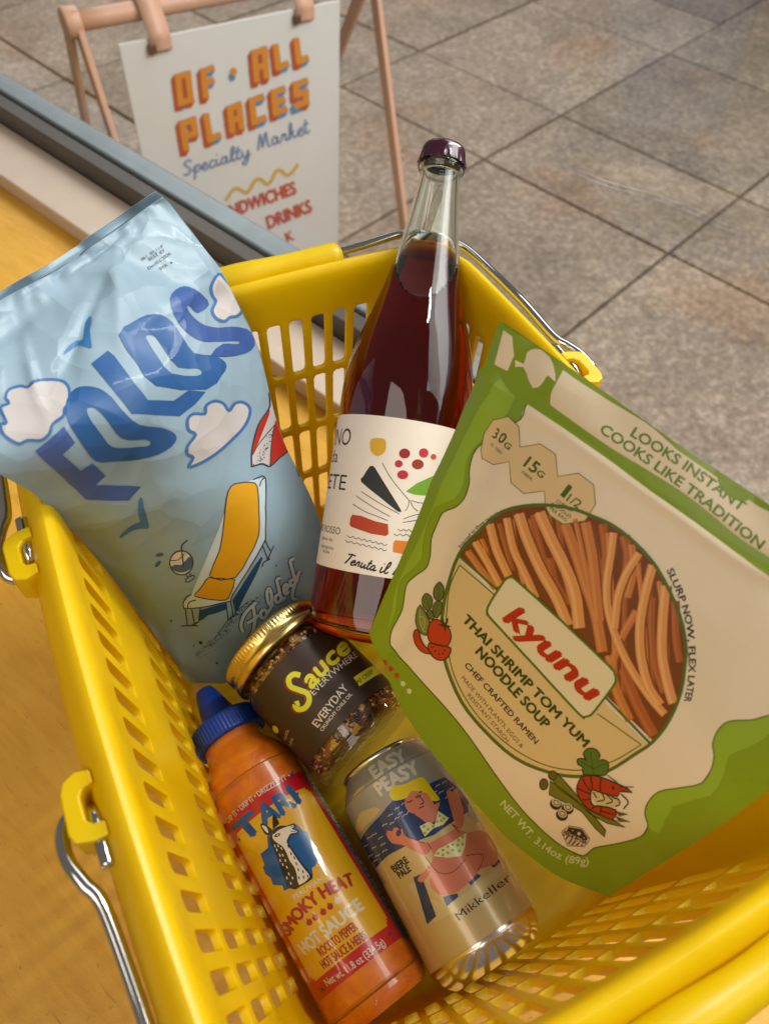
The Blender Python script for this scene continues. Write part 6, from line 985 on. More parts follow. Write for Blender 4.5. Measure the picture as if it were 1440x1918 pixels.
["picture_ring",33,7,"c",[[1256,6123,1292,5863,1351,5619,1511,5016,1598,4684,1707,4389,1859,4132,2047,3897,2249,3684,2462,3493,2686,3326,2904,3188,3102,3085,3292,3010,3710,2879,3933,2825,4185,2806,4487,2823,4821,2872,5148,2962,5475,3102,5801,3275,6074,3444,6272,3611,6414,3783,6569,4008,6607,4149,6729,4550,6776,4777,6798,4998,6805,5223,6797,5444,6775,5662,6740,5877,6692,6081,6625,6260,6433,6635,6195,7142,6075,7368,5946,7550,5808,7708,5664,7851,5517,7980,5361,8093,5180,8200,4967,8309,4731,8415,4485,8500,4215,8555,3929,8590,3656,8614,3407,8631,3169,8633,2929,8614,2672,8563,2413,8487,2192,8405,2034,8329,1915,8246,1670,8013,1553,7861,1455,7689,1381,7503,1326,7297,1288,7058,1260,6763,1246,6435],[1171,6165,1212,5885,1276,5625,1443,5012,1533,4669,1649,4356,1813,4081,2009,3835,2217,3616,2436,3420,2667,3249,2891,3108,3096,3003,3292,2925,3713,2795,3944,2741,4204,2722,4512,2740,4852,2791,5188,2884,5524,3028,5855,3203,6133,3376,6336,3548,6482,3724,6641,3956,6682,4106,6804,4510,6852,4745,6874,4974,6880,5206,6872,5432,6849,5656,6813,5877,6763,6089,6690,6281,6497,6657,6258,7166,6133,7405,5999,7597,5858,7761,5711,7908,5562,8040,5403,8158,5219,8267,5003,8378,4762,8487,4508,8575,4231,8632,3941,8667,3666,8692,3414,8709,3170,8712,2923,8693,2657,8642,2391,8566,2163,8485,1997,8408,1869,8322,1615,8090,1491,7937,1387,7763,1308,7574,1248,7365,1206,7123,1175,6825,1160,6490]]],
["picture_ring",33,7,"s",[[1209,6191,1828,6109,2427,6053,2965,6042,3498,6039,4029,6046,4557,6064,5085,6105,5610,6135,6138,6158,6676,6201],[1229,6118,1845,6041,2443,5987,2982,5979,3515,5978,4045,5987,4573,6007,5101,6049,5627,6078,6155,6101,6694,6144]]],
["panel_line",34,7,"s",[[1315,6323,1280,6645,1267,6807,1274,6973,1305,7144,1355,7319,1487,7641,1636,7892,1727,8001,1838,8104,1970,8205,2121,8301,2289,8386,2471,8453,2665,8503,2870,8539,3076,8563,3280,8572,3484,8567,3690,8548,3893,8520,4084,8488,4263,8451,4434,8407,4599,8357,4757,8302,4910,8241,5056,8173,5194,8098,5324,8015,5447,7925,5566,7827,5679,7719,5787,7599,5890,7464,5990,7315,6088,7157,6185,6997,6276,6835,6532,6335],[1344,6310,1309,6630,1296,6790,1302,6951,1332,7120,1381,7294,1511,7615,1657,7866,1746,7974,1855,8077,1986,8178,2135,8274,2300,8358,2478,8425,2671,8475,2873,8512,3077,8535,3279,8545,3481,8540,3687,8521,3888,8493,4078,8461,4256,8425,4427,8381,4590,8332,4747,8277,4899,8216,5044,8149,5180,8075,5310,7993,5433,7903,5550,7806,5662,7700,5769,7582,5871,7449,5970,7302,6068,7145,6164,6987,6255,6827,6510,6327]]],
["panel_line",34,7,"s",[[1325,6335,1865,6253,2396,6185],[1334,6299,1874,6219,2404,6152]]],
["panel_line",34,7,"s",[[5384,6518,5947,6427,6519,6345],[5388,6490,5951,6399,6523,6316]]],
["brand_plate",35,8,"p",[[2358,5813,2393,5630,2462,5521,2606,5468,3221,5445,3833,5432,4500,5451,5164,5480,5339,5528,5420,5611,5436,5774,5319,6477,5266,6646,5179,6750,5038,6797,4394,6743,3748,6713,3102,6704,2451,6704,2313,6679,2272,6604,2280,6413]]],
["brand_plate",36,9,"c",[[2384,5806,2400,5688,2416,5635,2439,5583,2482,5533,2461,5523,2600,5501,3140,5474,3826,5463,4558,5478,5156,5509,5317,5529,5319,5552,5370,5586,5398,5631,5415,5664,5411,5778,5362,6129,5294,6479,5266,6597,5245,6637,5212,6691,5158,6742,5183,6761,5047,6769,4476,6723,3760,6683,3041,6673,2464,6671,2319,6663,2338,6653,2308,6625,2299,6585,2294,6528,2307,6404,2349,6103],[2333,5819,2350,5694,2370,5625,2403,5552,2443,5509,2462,5460,2612,5436,3153,5411,3840,5402,4572,5419,5172,5451,5341,5472,5359,5504,5409,5538,5443,5591,5466,5642,5461,5769,5411,6123,5344,6474,5313,6599,5286,6655,5244,6720,5200,6758,5183,6814,5029,6824,4455,6779,3737,6743,3017,6737,2439,6737,2288,6730,2288,6704,2259,6678,2245,6624,2240,6556,2253,6423,2297,6118]]],
["brand_lettering",37,9,"t",[[2695,6473,3074,6433,3451,6399,3836,6379,4239,6381,4653,6399,5066,6424],[261,-557,253,-540,248,-522,251,-503,254,-485,253,-471,249,-466],"kyunu",4]],
["name_lettering",38,7,"t",[[1832,7350,2422,7310,3019,7275,3621,7246,4230,7234,4844,7250,5451,7289],[72,-250,72,-240,71,-232,68,-221,64,-211,59,-203,53,-202],"THAI SHRIMP TOM YUM",3]],
["name_lettering",38,7,"t",[[2415,7644,2770,7627,3125,7610,3478,7597,3828,7590,4177,7592,4527,7604],[58,-243,57,-238,56,-233,56,-227,56,-222,55,-217,53,-212],"NOODLE SOUP",3]],
["small_lettering",39,7,"t",[[2395,8072,2761,8047,3124,8023,3484,8004,3844,7993,4205,7991,4570,8000],[13,-137,11,-134,11,-132,13,-130,14,-128,14,-126,14,-124],"CHEF CRAFTED RAMEN",2]],
["small_lettering",40,7,"t",[[2534,8330,3013,8304,3483,8285,3953,8278,4429,8288],[2,-99,0,-96,1,-94,2,-93,2,-92],"MADE WITH PLANTS, EGGS &",0]],
["small_lettering",40,7,"t",[[2895,8468,3209,8454,3519,8445,3829,8442,4141,8445],[-3,-96,-3,-94,-3,-94,-2,-93,-1,-92],"RESISTANT STARCH",0]],
["small_lettering",41,2,"t",[[5456,2855,5622,2955,5789,3052,5948,3154,6093,3262,6229,3378,6355,3509,6474,3665,6584,3837,6678,4009,6755,4174,6818,4337,6869,4494,6907,4643,6933,4784,6961,4924],[109,-145,109,-144,112,-142,118,-138,123,-133,128,-127,134,-119,138,-112,141,-106,143,-102,145,-95,146,-88,148,-80,149,-70,150,-65,149,-63],"SLURP NOW, FLEX LATER",2]],
["heat_flame#76",42,2,"p",[[854,10000,932,9944,918,9917,955,9889,1004,9863,1041,9855,1069,9859,1081,9878,1080,9908,1064,9950,1035,9993,991,10000,950,10000,925,10000,883,10000]]],
["heat_flame#97",42,2,"p",[[1149,9856,1224,9789,1207,9764,1242,9737,1285,9715,1319,9711,1344,9719,1357,9739,1359,9767,1347,9802,1325,9838,1288,9867,1251,9885,1223,9859,1180,9860]]],
["heat_flame#118",42,2,"p",[[1428,9738,1491,9688,1474,9662,1504,9642,1543,9627,1574,9627,1599,9638,1612,9657,1615,9683,1607,9716,1588,9747,1555,9770,1522,9781,1495,9753,1456,9747]]],
["heat_flame#141",43,2,"p",[[1712,9661,1769,9618,1750,9593,1778,9575,1815,9563,1845,9564,1869,9575,1883,9594,1888,9619,1881,9650,1865,9678,1835,9698,1805,9708,1777,9680,1739,9672]]],
["heat_flame#163",43,2,"p",[[1969,9605,2022,9565,2003,9541,2029,9525,2063,9514,2093,9517,2117,9528,2131,9547,2137,9571,2132,9600,2118,9626,2090,9645,2061,9653,2033,9625,1996,9616]]],
["weight_lettering",44,2,"t",[[5177,9551,5358,9553,5542,9551,5728,9547,5919,9550,6120,9570,6337,9610],[-31,-172,-34,-169,-36,-166,-38,-163,-41,-164,-49,-170,-58,-177],"NET WT.",2]],
["weight_lettering",44,2,"t",[[6512,9640,6692,9644,6874,9646,7059,9634,7254,9608,7453,9575,7635,9531,7783,9471,7910,9401,8046,9335],[-105,-183,-111,-179,-124,-176,-147,-174,-169,-172,-192,-171,-227,-169,-265,-166,-290,-168,-309,-175],"3.14oz (89g)",2]],
["vegetable_drawing",45,7,"p",[[1001,7165,1022,7139,1045,7131,1101,7129,1135,7136,1164,7154,1190,7187,1212,7231,1227,7277,1234,7326,1234,7378,1227,7424,1213,7464,1191,7500,1166,7529,1136,7552,1102,7569,1070,7575,1040,7567,1012,7548,989,7517,971,7472,958,7416,954,7356,963,7289,980,7219]]],
["vegetable_drawing",46,8,"c",[[1009,7168,1023,7150,1040,7144,1095,7143,1127,7150,1155,7167,1180,7199,1202,7242,1217,7287,1224,7334,1223,7384,1217,7427,1204,7462,1186,7493,1163,7519,1136,7540,1105,7556,1075,7561,1047,7554,1020,7536,998,7506,981,7463,968,7408,965,7351,973,7286,990,7217],[993,7162,1020,7128,1050,7117,1108,7115,1142,7122,1173,7141,1200,7176,1222,7220,1238,7268,1245,7319,1245,7372,1237,7422,1221,7466,1197,7506,1169,7539,1136,7564,1100,7583,1065,7589,1033,7581,1003,7561,980,7528,961,7482,948,7424,944,7362,953,7292,971,7220]]],
["vegetable_drawing",45,7,"p",[[833,7694,855,7665,883,7648,946,7632,980,7633,1010,7645,1036,7673,1059,7713,1076,7756,1086,7804,1091,7856,1086,7902,1067,7943,1039,7979,1005,8004,965,8013,922,8008,884,7989,853,7955,827,7908,812,7857,810,7801,818,7741]]],
["vegetable_drawing",46,8,"c",[[840,7698,858,7676,882,7661,942,7645,974,7647,1002,7658,1027,7685,1049,7724,1065,7766,1076,7812,1080,7862,1076,7904,1060,7938,1036,7969,1006,7991,969,7999,927,7995,890,7977,860,7944,836,7899,821,7851,819,7798,827,7741],[826,7689,852,7655,884,7635,949,7618,985,7619,1018,7632,1046,7661,1069,7702,1086,7746,1097,7795,1102,7849,1096,7901,1075,7948,1042,7989,1005,8017,962,8027,916,8022,877,8002,845,7966,819,7917,803,7864,801,7804,809,7741]]],
["vegetable_drawing",45,7,"p",[[1120,7625,1135,7582,1157,7547,1209,7496,1239,7479,1266,7479,1292,7501,1316,7539,1334,7583,1344,7631,1348,7736,1344,7788,1335,7838,1320,7874,1294,7891,1260,7894,1226,7886,1189,7868,1152,7839,1125,7800,1114,7746,1113,7682]]],
["vegetable_drawing",46,8,"c",[[1131,7622,1143,7584,1161,7555,1210,7506,1236,7492,1259,7492,1283,7513,1307,7550,1324,7592,1334,7638,1338,7741,1334,7791,1326,7839,1315,7867,1296,7878,1265,7880,1232,7873,1196,7855,1160,7827,1135,7790,1124,7738,1124,7676],[1110,7628,1126,7581,1152,7540,1207,7485,1241,7465,1273,7465,1301,7489,1325,7529,1343,7574,1354,7625,1358,7730,1354,7784,1345,7837,1325,7881,1292,7903,1256,7907,1219,7899,1181,7881,1143,7852,1115,7811,1103,7754,1102,7688]]],
["vegetable_drawing",45,7,"p",[[1048,8004,1050,7970,1064,7932,1086,7902,1120,7885,1163,7878,1201,7881,1235,7900,1265,7931,1279,7961,1269,7991,1243,8022,1214,8045,1182,8059,1147,8066,1115,8064,1086,8052,1061,8031]]],
["vegetable_drawing",46,8,"c",[[1058,7996,1060,7968,1071,7935,1088,7913,1118,7899,1158,7892,1195,7895,1227,7913,1256,7942,1269,7967,1262,7986,1240,8012,1213,8033,1184,8046,1151,8052,1121,8051,1094,8039,1070,8019],[1038,8013,1040,7973,1056,7928,1084,7891,1123,7872,1167,7864,1208,7868,1243,7888,1274,7919,1289,7955,1277,7996,1247,8031,1214,8057,1180,8073,1143,8080,1109,8078,1078,8065,1052,8043]]],
["vegetable_drawing",46,8,"s",[[1025,7228,1100,7389,1149,7531],[1035,7218,1110,7379,1159,7521]]],
["vegetable_drawing",46,8,"s",[[840,7776,973,7832,1075,7899],[846,7763,979,7818,1083,7886]]],
["vegetable_drawing",46,8,"s",[[1196,7593,1227,7744,1287,7896],[1206,7584,1237,7734,1296,7887]]],
["vegetable_drawing",47,8,"p",[[834,8049,1014,8054,1232,8095,1322,8213,1359,8338,1358,8399,1321,8439,1255,8485,1171,8519,1083,8525,999,8502,933,8453,882,8365,827,8190]]],
["vegetable_drawing",46,9,"c",[[835,8061,1009,8068,1225,8108,1312,8223,1350,8345,1349,8397,1317,8430,1254,8473,1174,8506,1089,8511,1007,8489,941,8442,891,8356,836,8184],[832,8037,1019,8041,1239,8083,1331,8204,1369,8332,1367,8401,1324,8449,1256,8496,1169,8532,1078,8539,992,8516,924,8465,873,8374,818,8196]]],
["vegetable_drawing",48,9,"p",[[885,8116,1040,8118,1225,8141,1291,8221,1309,8310,1297,8367,1256,8402,1194,8410,1119,8398,1043,8365,974,8306,899,8202]]],
["vegetable_drawing",49,10,"s",[[969,8282,1088,8164],[965,8271,1084,8153]]],
["vegetable_drawing",49,10,"s",[[1114,8370,1107,8173],[1102,8378,1094,8180]]],
["vegetable_drawing",49,10,"s",[[1240,8388,1130,8157],[1229,8399,1119,8168]]],
["vegetable_drawing",49,10,"s",[[884,8135,939,8257,972,8308,1059,8378,1107,8397,1158,8408,1208,8411,1251,8405,1282,8385,1320,8333],[894,8125,949,8245,982,8295,1068,8363,1115,8382,1164,8393,1213,8396,1253,8391,1276,8376,1313,8326]]],
["vegetable_drawing",50,10,"p",[[1372,7863,1424,7828,1488,7803,1641,7767,1679,7768,1718,7784,1757,7810,1791,7841,1816,7877,1837,7918,1850,7961,1859,8008,1862,8057,1853,8104,1829,8148,1755,8232,1670,8315,1624,8349,1578,8375,1531,8394,1485,8400,1442,8388,1401,8362,1333,8297,1285,8210,1271,8159,1264,8104,1264,8053,1272,8010,1304,7938,1324,7909,1347,7884]]],
["vegetable_drawing",46,11,"c",[[1374,7876,1424,7843,1487,7818,1638,7782,1673,7783,1711,7798,1749,7823,1781,7853,1806,7888,1826,7927,1839,7969,1848,8013,1850,8059,1843,8100,1822,8139,1749,8222,1664,8304,1621,8336,1576,8361,1531,8379,1489,8385,1449,8373,1410,8349,1343,8284,1297,8199,1284,8150,1277,8096,1277,8048,1283,8011,1314,7943,1331,7919,1352,7896],[1369,7849,1424,7813,1490,7788,1644,7751,1685,7753,1726,7769,1766,7796,1800,7828,1826,7865,1847,7908,1862,7953,1871,8002,1873,8054,1864,8107,1837,8157,1762,8242,1676,8326,1628,8361,1580,8388,1531,8408,1482,8415,1435,8402,1392,8376,1322,8309,1273,8222,1259,8169,1251,8112,1251,8058,1260,8009,1294,7933,1318,7900,1343,7873]]],
["vegetable_drawing",46,11,"p",[[1417,7957,1493,7845,1415,7723,1512,7762,1549,7761,1518,7636,1553,7604,1592,7701,1585,7761,1701,7675,1616,7809,1657,7935,1569,7849]]],
["vegetable_drawing",50,10,"p",[[1071,8620,1082,8580,1108,8541,1143,8519,1189,8527,1303,8571,1419,8589,1478,8587,1541,8570,1654,8526,1714,8519,1723,8531,1714,8562,1689,8606,1655,8648,1610,8685,1554,8722,1494,8749,1428,8764,1356,8771,1288,8771,1226,8762,1170,8744,1125,8721,1094,8692,1075,8656]]],
["vegetable_drawing",46,11,"c",[[1084,8614,1093,8582,1113,8551,1139,8534,1181,8542,1296,8585,1415,8603,1477,8601,1542,8583,1655,8538,1712,8532,1712,8533,1705,8558,1681,8599,1648,8638,1605,8675,1551,8710,1493,8736,1429,8750,1359,8757,1293,8757,1233,8748,1178,8730,1135,8707,1105,8679,1087,8645],[1058,8625,1072,8578,1103,8531,1147,8504,1196,8512,1309,8557,1423,8575,1480,8574,1540,8557,1654,8513,1717,8506,1734,8529,1724,8567,1697,8613,1661,8657,1614,8696,1557,8734,1495,8762,1426,8778,1353,8785,1283,8786,1220,8777,1161,8759,1115,8735,1082,8705,1062,8666]]],
["vegetable_drawing",50,11,"p",[[1527,8442,1581,8374,1881,8092,1942,8054,1983,8094,2009,8164,2026,8238,2026,8315,2003,8394,1962,8465,1900,8516,1827,8550,1746,8564,1672,8563,1622,8547,1542,8487]]],
["vegetable_drawing",46,12,"c",[[1539,8445,1588,8386,1886,8105,1939,8070,1972,8105,1997,8172,2013,8242,2014,8315,1992,8388,1953,8455,1895,8503,1825,8535,1748,8548,1675,8547,1630,8532,1552,8474],[1514,8438,1574,8363,1875,8080,1945,8038,1993,8083,2021,8157,2038,8233,2039,8316,2015,8400,1970,8475,1905,8530,1829,8566,1745,8580,1668,8579,1615,8562,1531,8501]]],
["vegetable_drawing",46,12,"p",[[1656,8429,1639,8451,1624,8456,1621,8440,1631,8413,1648,8391,1662,8387,1665,8402]]],
["vegetable_drawing",46,12,"p",[[1756,8419,1757,8445,1749,8461,1736,8457,1726,8435,1725,8408,1733,8392,1746,8397]]],
["vegetable_drawing",46,12,"p",[[1854,8372,1866,8392,1864,8409,1850,8413,1832,8402,1819,8382,1821,8365,1835,8361]]],
["vegetable_drawing",46,12,"p",[[1899,8280,1918,8291,1922,8306,1910,8316,1888,8316,1870,8306,1865,8291,1878,8280]]],
["vegetable_drawing",46,12,"p",[[1888,8191,1909,8190,1919,8201,1910,8216,1889,8227,1867,8228,1858,8217,1866,8202]]],
["shrimp_drawing",51,8,"p",[[5358,8349,5751,8290,6267,8260,6665,8317,7085,8410,7250,8542,6910,8507,6371,8392,6114,8419,5594,8584]]],
["shrimp_drawing",46,8.4,"c",[[5367,8355,5754,8300,6269,8270,6667,8327,7084,8419,7238,8532,6907,8498,6369,8382,6110,8409,5593,8574],[5349,8343,5748,8280,6264,8250,6664,8307,7086,8401,7261,8551,6913,8517,6373,8401,6119,8428,5595,8594]]],
["shrimp_drawing",51,8,"p",[[5344,8120,5627,8146,5953,8189,6433,8240,7001,8104,7304,8101,6933,8255,6513,8310,6015,8291,5595,8346,5340,8285]]],
["shrimp_drawing",46,8.4,"c",[[5348,8129,5627,8156,5953,8198,6437,8250,7007,8114,7292,8095,6926,8245,6510,8300,6013,8281,5594,8336,5346,8278],[5339,8111,5627,8136,5952,8179,6429,8230,6996,8094,7317,8108,6940,8264,6517,8320,6018,8301,5597,8355,5334,8292]]],
["shrimp_drawing",52,9,"p",[[5394,8439,5431,8484,5450,8532,5448,8574,5425,8601,5384,8609,5334,8595,5285,8563,5247,8518,5228,8470,5232,8428,5257,8400,5298,8392,5346,8406]]],
["shrimp_drawing",46,9.4,"c",[[5387,8446,5418,8483,5437,8521,5441,8556,5430,8582,5406,8596,5372,8597,5331,8583,5291,8555,5260,8519,5241,8480,5239,8445,5250,8419,5275,8405,5309,8404,5348,8419],[5400,8432,5436,8473,5458,8519,5463,8562,5448,8598,5416,8617,5372,8618,5324,8602,5278,8570,5242,8529,5220,8483,5217,8439,5234,8404,5267,8384,5310,8383,5356,8400]]],
["shrimp_drawing",52,9,"p",[[5372,8157,5397,8195,5406,8239,5397,8278,5370,8307,5332,8318,5289,8310,5250,8285,5224,8246,5215,8203,5226,8163,5254,8134,5293,8123,5335,8131]]],
["shrimp_drawing",46,9.4,"c",[[5365,8164,5386,8194,5395,8228,5392,8260,5377,8286,5352,8303,5321,8307,5287,8298,5257,8277,5236,8247,5226,8213,5230,8181,5246,8154,5272,8138,5303,8134,5336,8143],[5379,8149,5404,8186,5416,8228,5413,8269,5394,8302,5362,8323,5322,8329,5280,8318,5243,8292,5217,8256,5205,8214,5210,8172,5231,8138,5264,8117,5304,8112,5344,8123]]],
["shrimp_drawing",46,9,"p",[[5993,8606,6006,8657,5992,8704,5952,8738,5894,8752,5831,8743,5774,8713,5737,8668,5725,8616,5741,8567,5782,8533,5839,8520,5900,8529,5955,8560]]],
["shrimp_drawing",53,10,"p",[[5936,8575,5943,8611,5930,8645,5899,8669,5855,8680,5808,8675,5767,8654,5740,8622,5733,8586,5747,8552,5779,8527,5822,8517,5869,8523,5909,8544]]],
["shrimp_drawing",46,11,"c",[[5887,8587,5890,8600,5886,8614,5874,8626,5856,8634,5835,8636,5815,8632,5799,8622,5789,8610,5786,8597,5790,8583,5802,8570,5820,8563,5841,8561,5861,8565,5877,8575],[5903,8583,5909,8605,5903,8625,5887,8641,5865,8651,5838,8653,5811,8648,5788,8634,5772,8615,5767,8592,5774,8571,5789,8555,5812,8546,5838,8544,5865,8550,5888,8563]]],
["shrimp_drawing",46,9,"p",[[6233,8511,6247,8563,6232,8609,6192,8640,6133,8651,6068,8640,6011,8609,5973,8563,5962,8512,5978,8465,6019,8432,6077,8420,6139,8432,6195,8464]]],
["shrimp_drawing",53,10,"p",[[6175,8478,6182,8514,6169,8547,6137,8570,6093,8579,6045,8572,6004,8551,5977,8519,5970,8483,5984,8450,6016,8426,6060,8417,6107,8424,6147,8446]]],
["shrimp_drawing",46,11,"c",[[6125,8488,6128,8501,6124,8515,6112,8527,6094,8533,6072,8535,6052,8530,6036,8520,6026,8508,6023,8495,6027,8481,6040,8469,6058,8462,6079,8461,6099,8466,6115,8476],[6142,8484,6147,8507,6141,8527,6125,8542,6102,8550,6076,8552,6049,8545,6025,8532,6009,8512,6004,8490,6011,8469,6027,8454,6049,8445,6076,8444,6102,8450,6126,8464]]],
["shrimp_drawing",46,9,"p",[[6300,8698,6318,8751,6305,8797,6264,8828,6203,8838,6136,8825,6075,8794,6034,8748,6019,8696,6034,8649,6074,8617,6132,8605,6197,8617,6257,8650]]],
["shrimp_drawing",53,10,"p",[[6237,8664,6247,8701,6236,8733,6204,8756,6158,8764,6108,8757,6065,8735,6036,8703,6027,8667,6039,8634,6071,8611,6115,8602,6164,8609,6207,8631]]],
["shrimp_drawing",46,11,"c",[[6186,8673,6190,8687,6187,8700,6175,8712,6157,8719,6135,8719,6113,8714,6096,8705,6085,8693,6082,8679,6085,8665,6097,8654,6115,8647,6137,8646,6158,8651,6175,8661],[6204,8670,6211,8692,6205,8712,6190,8727,6167,8736,6139,8737,6111,8730,6086,8716,6068,8696,6062,8674,6067,8654,6083,8638,6106,8630,6133,8628,6161,8635,6186,8650]]],
["shrimp_drawing",54,8,"p",[[5937,7606,5842,7693,5759,7744,5700,7695,5652,7633,5547,7659,5498,7626,5476,7577,5521,7519,5584,7472,5634,7472,5654,7476,5588,7447,5514,7402,5507,7340,5525,7277,5548,7231,5586,7194,5642,7156,5707,7133,5776,7141,5832,7174,5847,7246,5855,7303,5911,7212,5974,7177,6040,7167,6085,7208,6117,7274,6145,7348,6139,7430,6050,7519]]],
["shrimp_drawing",46,9,"c",[[5929,7595,5834,7681,5759,7729,5710,7684,5656,7619,5549,7645,5508,7616,5489,7579,5529,7529,5587,7485,5632,7486,5661,7462,5595,7433,5526,7391,5520,7338,5537,7280,5558,7239,5592,7205,5646,7169,5705,7148,5769,7156,5820,7184,5834,7252,5859,7316,5919,7222,5976,7191,6035,7181,6074,7218,6104,7282,6132,7352,6128,7424,6043,7508],[5945,7617,5849,7705,5759,7758,5691,7706,5648,7647,5545,7674,5488,7637,5463,7576,5513,7509,5581,7458,5637,7457,5647,7489,5581,7460,5503,7413,5493,7342,5512,7274,5538,7224,5580,7182,5639,7142,5709,7118,5782,7127,5843,7163,5861,7241,5851,7289,5903,7202,5973,7163,6046,7152,6097,7197,6129,7266,6159,7343,6151,7437,6058,7530]]],
["shrimp_drawing",46,9,"s",[[5932,7587,5770,7418,5625,7243],[5922,7598,5759,7429,5614,7254]]],
["shrimp_drawing",46,9,"s",[[5858,7488,5677,7536,5556,7555],[5859,7503,5678,7550,5556,7569]]],
["shrimp_drawing",46,9,"s",[[5874,7511,5948,7338,6018,7236],[5862,7507,5937,7332,6008,7229]]],
["shrimp_drawing",55,10,"p",[[5778,7797,5823,7727,5895,7655,5986,7588,6112,7521,6307,7447,6515,7385,6713,7345,6831,7344,6597,7503,6613,7565,6621,7626,6488,7703,6330,7776,6210,7821,6128,7861,6120,7910,6152,7965,6204,8031,6271,8088,6338,8121,6403,8126,6511,8026,6659,7943,6810,7899,6901,7990,6929,8106,6826,8154,6678,8183,6552,8217,6433,8240,6336,8245,6237,8233,6104,8201,5981,8159,5909,8120,5858,8070,5813,7993,5784,7913,5770,7854]]],
["shrimp_drawing",46,11,"c",[[5791,7802,5833,7737,5903,7667,5992,7601,6116,7535,6310,7461,6517,7400,6713,7361,6820,7335,6587,7493,6599,7568,6610,7616,6482,7690,6324,7763,6204,7808,6118,7850,6106,7913,6140,7972,6194,8040,6264,8099,6337,8134,6413,8139,6521,8038,6667,7956,6810,7914,6887,7994,6914,8097,6817,8140,6670,8169,6544,8203,6427,8226,6333,8231,6236,8219,6105,8187,5985,8146,5916,8109,5868,8062,5825,7988,5797,7909,5783,7853],[5766,7791,5813,7718,5887,7644,5980,7575,6108,7507,6304,7433,6513,7371,6712,7330,6843,7353,6607,7513,6627,7562,6631,7636,6495,7716,6336,7790,6215,7835,6138,7872,6133,7908,6163,7957,6213,8021,6278,8077,6339,8107,6394,8113,6500,8013,6651,7929,6811,7885,6915,7986,6945,8114,6836,8168,6686,8197,6560,8231,6439,8254,6339,8259,6237,8247,6102,8214,5977,8172,5901,8131,5847,8078,5800,7999,5771,7917,5756,7854]]],
["shrimp_drawing",46,11,"s",[[5890,7675,6006,7780,6104,7884],[5910,7649,6027,7756,6126,7861]]],
["shrimp_drawing",46,11,"s",[[6084,7542,6158,7687,6268,7808],[6112,7524,6184,7667,6290,7786]]],
["shrimp_drawing",46,11,"s",[[5795,7839,5975,7916,6044,7926,6103,7926],[5806,7809,5984,7885,6045,7893,6101,7894]]],
["shrimp_drawing",46,11,"s",[[5881,8068,6022,8033,6159,7980],[5870,8037,6010,8002,6145,7949]]],
["shrimp_drawing",46,11,"s",[[6140,8187,6198,8129,6256,8046],[6115,8163,6171,8107,6228,8025]]],
["shrimp_drawing",46,11,"s",[[6435,8230,6435,8144],[6400,8222,6401,8136]]],
["shrimp_drawing",46,11,"s",[[6652,8184,6539,8033],[6625,8197,6512,8047]]],
["shrimp_drawing",46,11,"s",[[6610,8126,6856,8021],[6589,8096,6835,7991]]],
["shrimp_drawing",56,10,"p",[[6183,7961,6173,7913,6202,7867,6256,7829,6342,7790,6486,7737,6697,7671,6734,7680,6774,7742,6768,7829,6642,7926,6422,8053,6358,8059,6260,8019]]],
["shrimp_drawing",46,11,"s",[[6379,8007,6453,7916,6468,7865,6431,7824,6322,7775],[6355,7987,6429,7897,6440,7869,6418,7849,6312,7801]]],
["shrimp_drawing",46,11,"s",[[6557,7925,6620,7827,6622,7774,6567,7748,6421,7732],[6532,7907,6594,7812,6599,7790,6564,7777,6419,7761]]],
["shrimp_drawing",46,11,"s",[[6741,7846,6785,7782,6791,7743,6768,7706,6729,7675,6682,7658,6632,7666,6530,7707],[6715,7827,6758,7766,6762,7747,6747,7725,6716,7701,6681,7688,6642,7694,6542,7735]]],
["shrimp_drawing",46,11,"s",[[6928,7780,6928,7637,6899,7572,6826,7541,6646,7521],[6896,7776,6897,7638,6879,7594,6821,7570,6642,7550]]],
["shrimp_drawing",46,11,"s",[[6162,7916,6312,7955],[6167,7888,6316,7927]]],
["shrimp_drawing",46,11,"s",[[6168,7415,6378,7394,6548,7412],[6168,7396,6380,7375,6552,7394]]],
["shrimp_drawing",46,11,"s",[[6545,7429,6795,7235],[6535,7415,6785,7220]]],
["shrimp_drawing",46,11,"s",[[6619,7473,6832,7366],[6612,7456,6825,7348]]],
["shrimp_drawing",46,12,"p",[[6385,7539,6417,7489,6472,7535,6441,7585]]],
["shrimp_drawing",57,10,"p",[[6812,7925,7089,7812,6975,7968]]],
["shrimp_drawing",57,10,"p",[[6902,8014,7284,7929,7070,8076]]],
["origin_badge",58,3,"p",[[6496,8813,6720,8684,7106,8775,7175,8845,7276,8992,7041,9206,6585,9043,6551,9001]]],
["origin_badge",59,4,"c",[[6504,8819,6725,8691,7106,8782,7166,8845,7265,8987,7034,9198,6586,9037,6560,9002],[6487,8808,6715,8676,7105,8769,7184,8845,7287,8998,7047,9214,6584,9049,6542,8999]]],
["origin_badge",59,4,"p",[[6526,8836,6742,8708,7073,8789,7119,8862,6601,8945]]],
["origin_badge",58,5,"p",[[6848,8793,6882,8846,6835,8862,6773,8819,6781,8777]]],
["origin_badge",58,5,"p",[[6672,8837,6684,8857,6667,8863,6644,8847,6647,8831]]],
["origin_badge",58,5,"p",[[7012,8822,7025,8842,7007,8848,6983,8832,6986,8816]]],
["origin_badge",59,5,"t",[[6625,9031,6726,9017,6828,9002,6929,8987,7026,8968,7122,8949,7220,8931],[-65,-83,-67,-83,-70,-83,-74,-82,-78,-81,-81,-81,-83,-82],"MADE IN USA",3]],
["origin_badge",60,4,"s",[[6644,9036,6677,9082],[6686,9034,6718,9080]]],
["origin_badge",60,4,"s",[[6734,9016,6809,9120],[6776,9014,6852,9118]]],
["origin_badge",60,4,"s",[[6854,9006,6978,9165],[6896,9004,7022,9162]]],
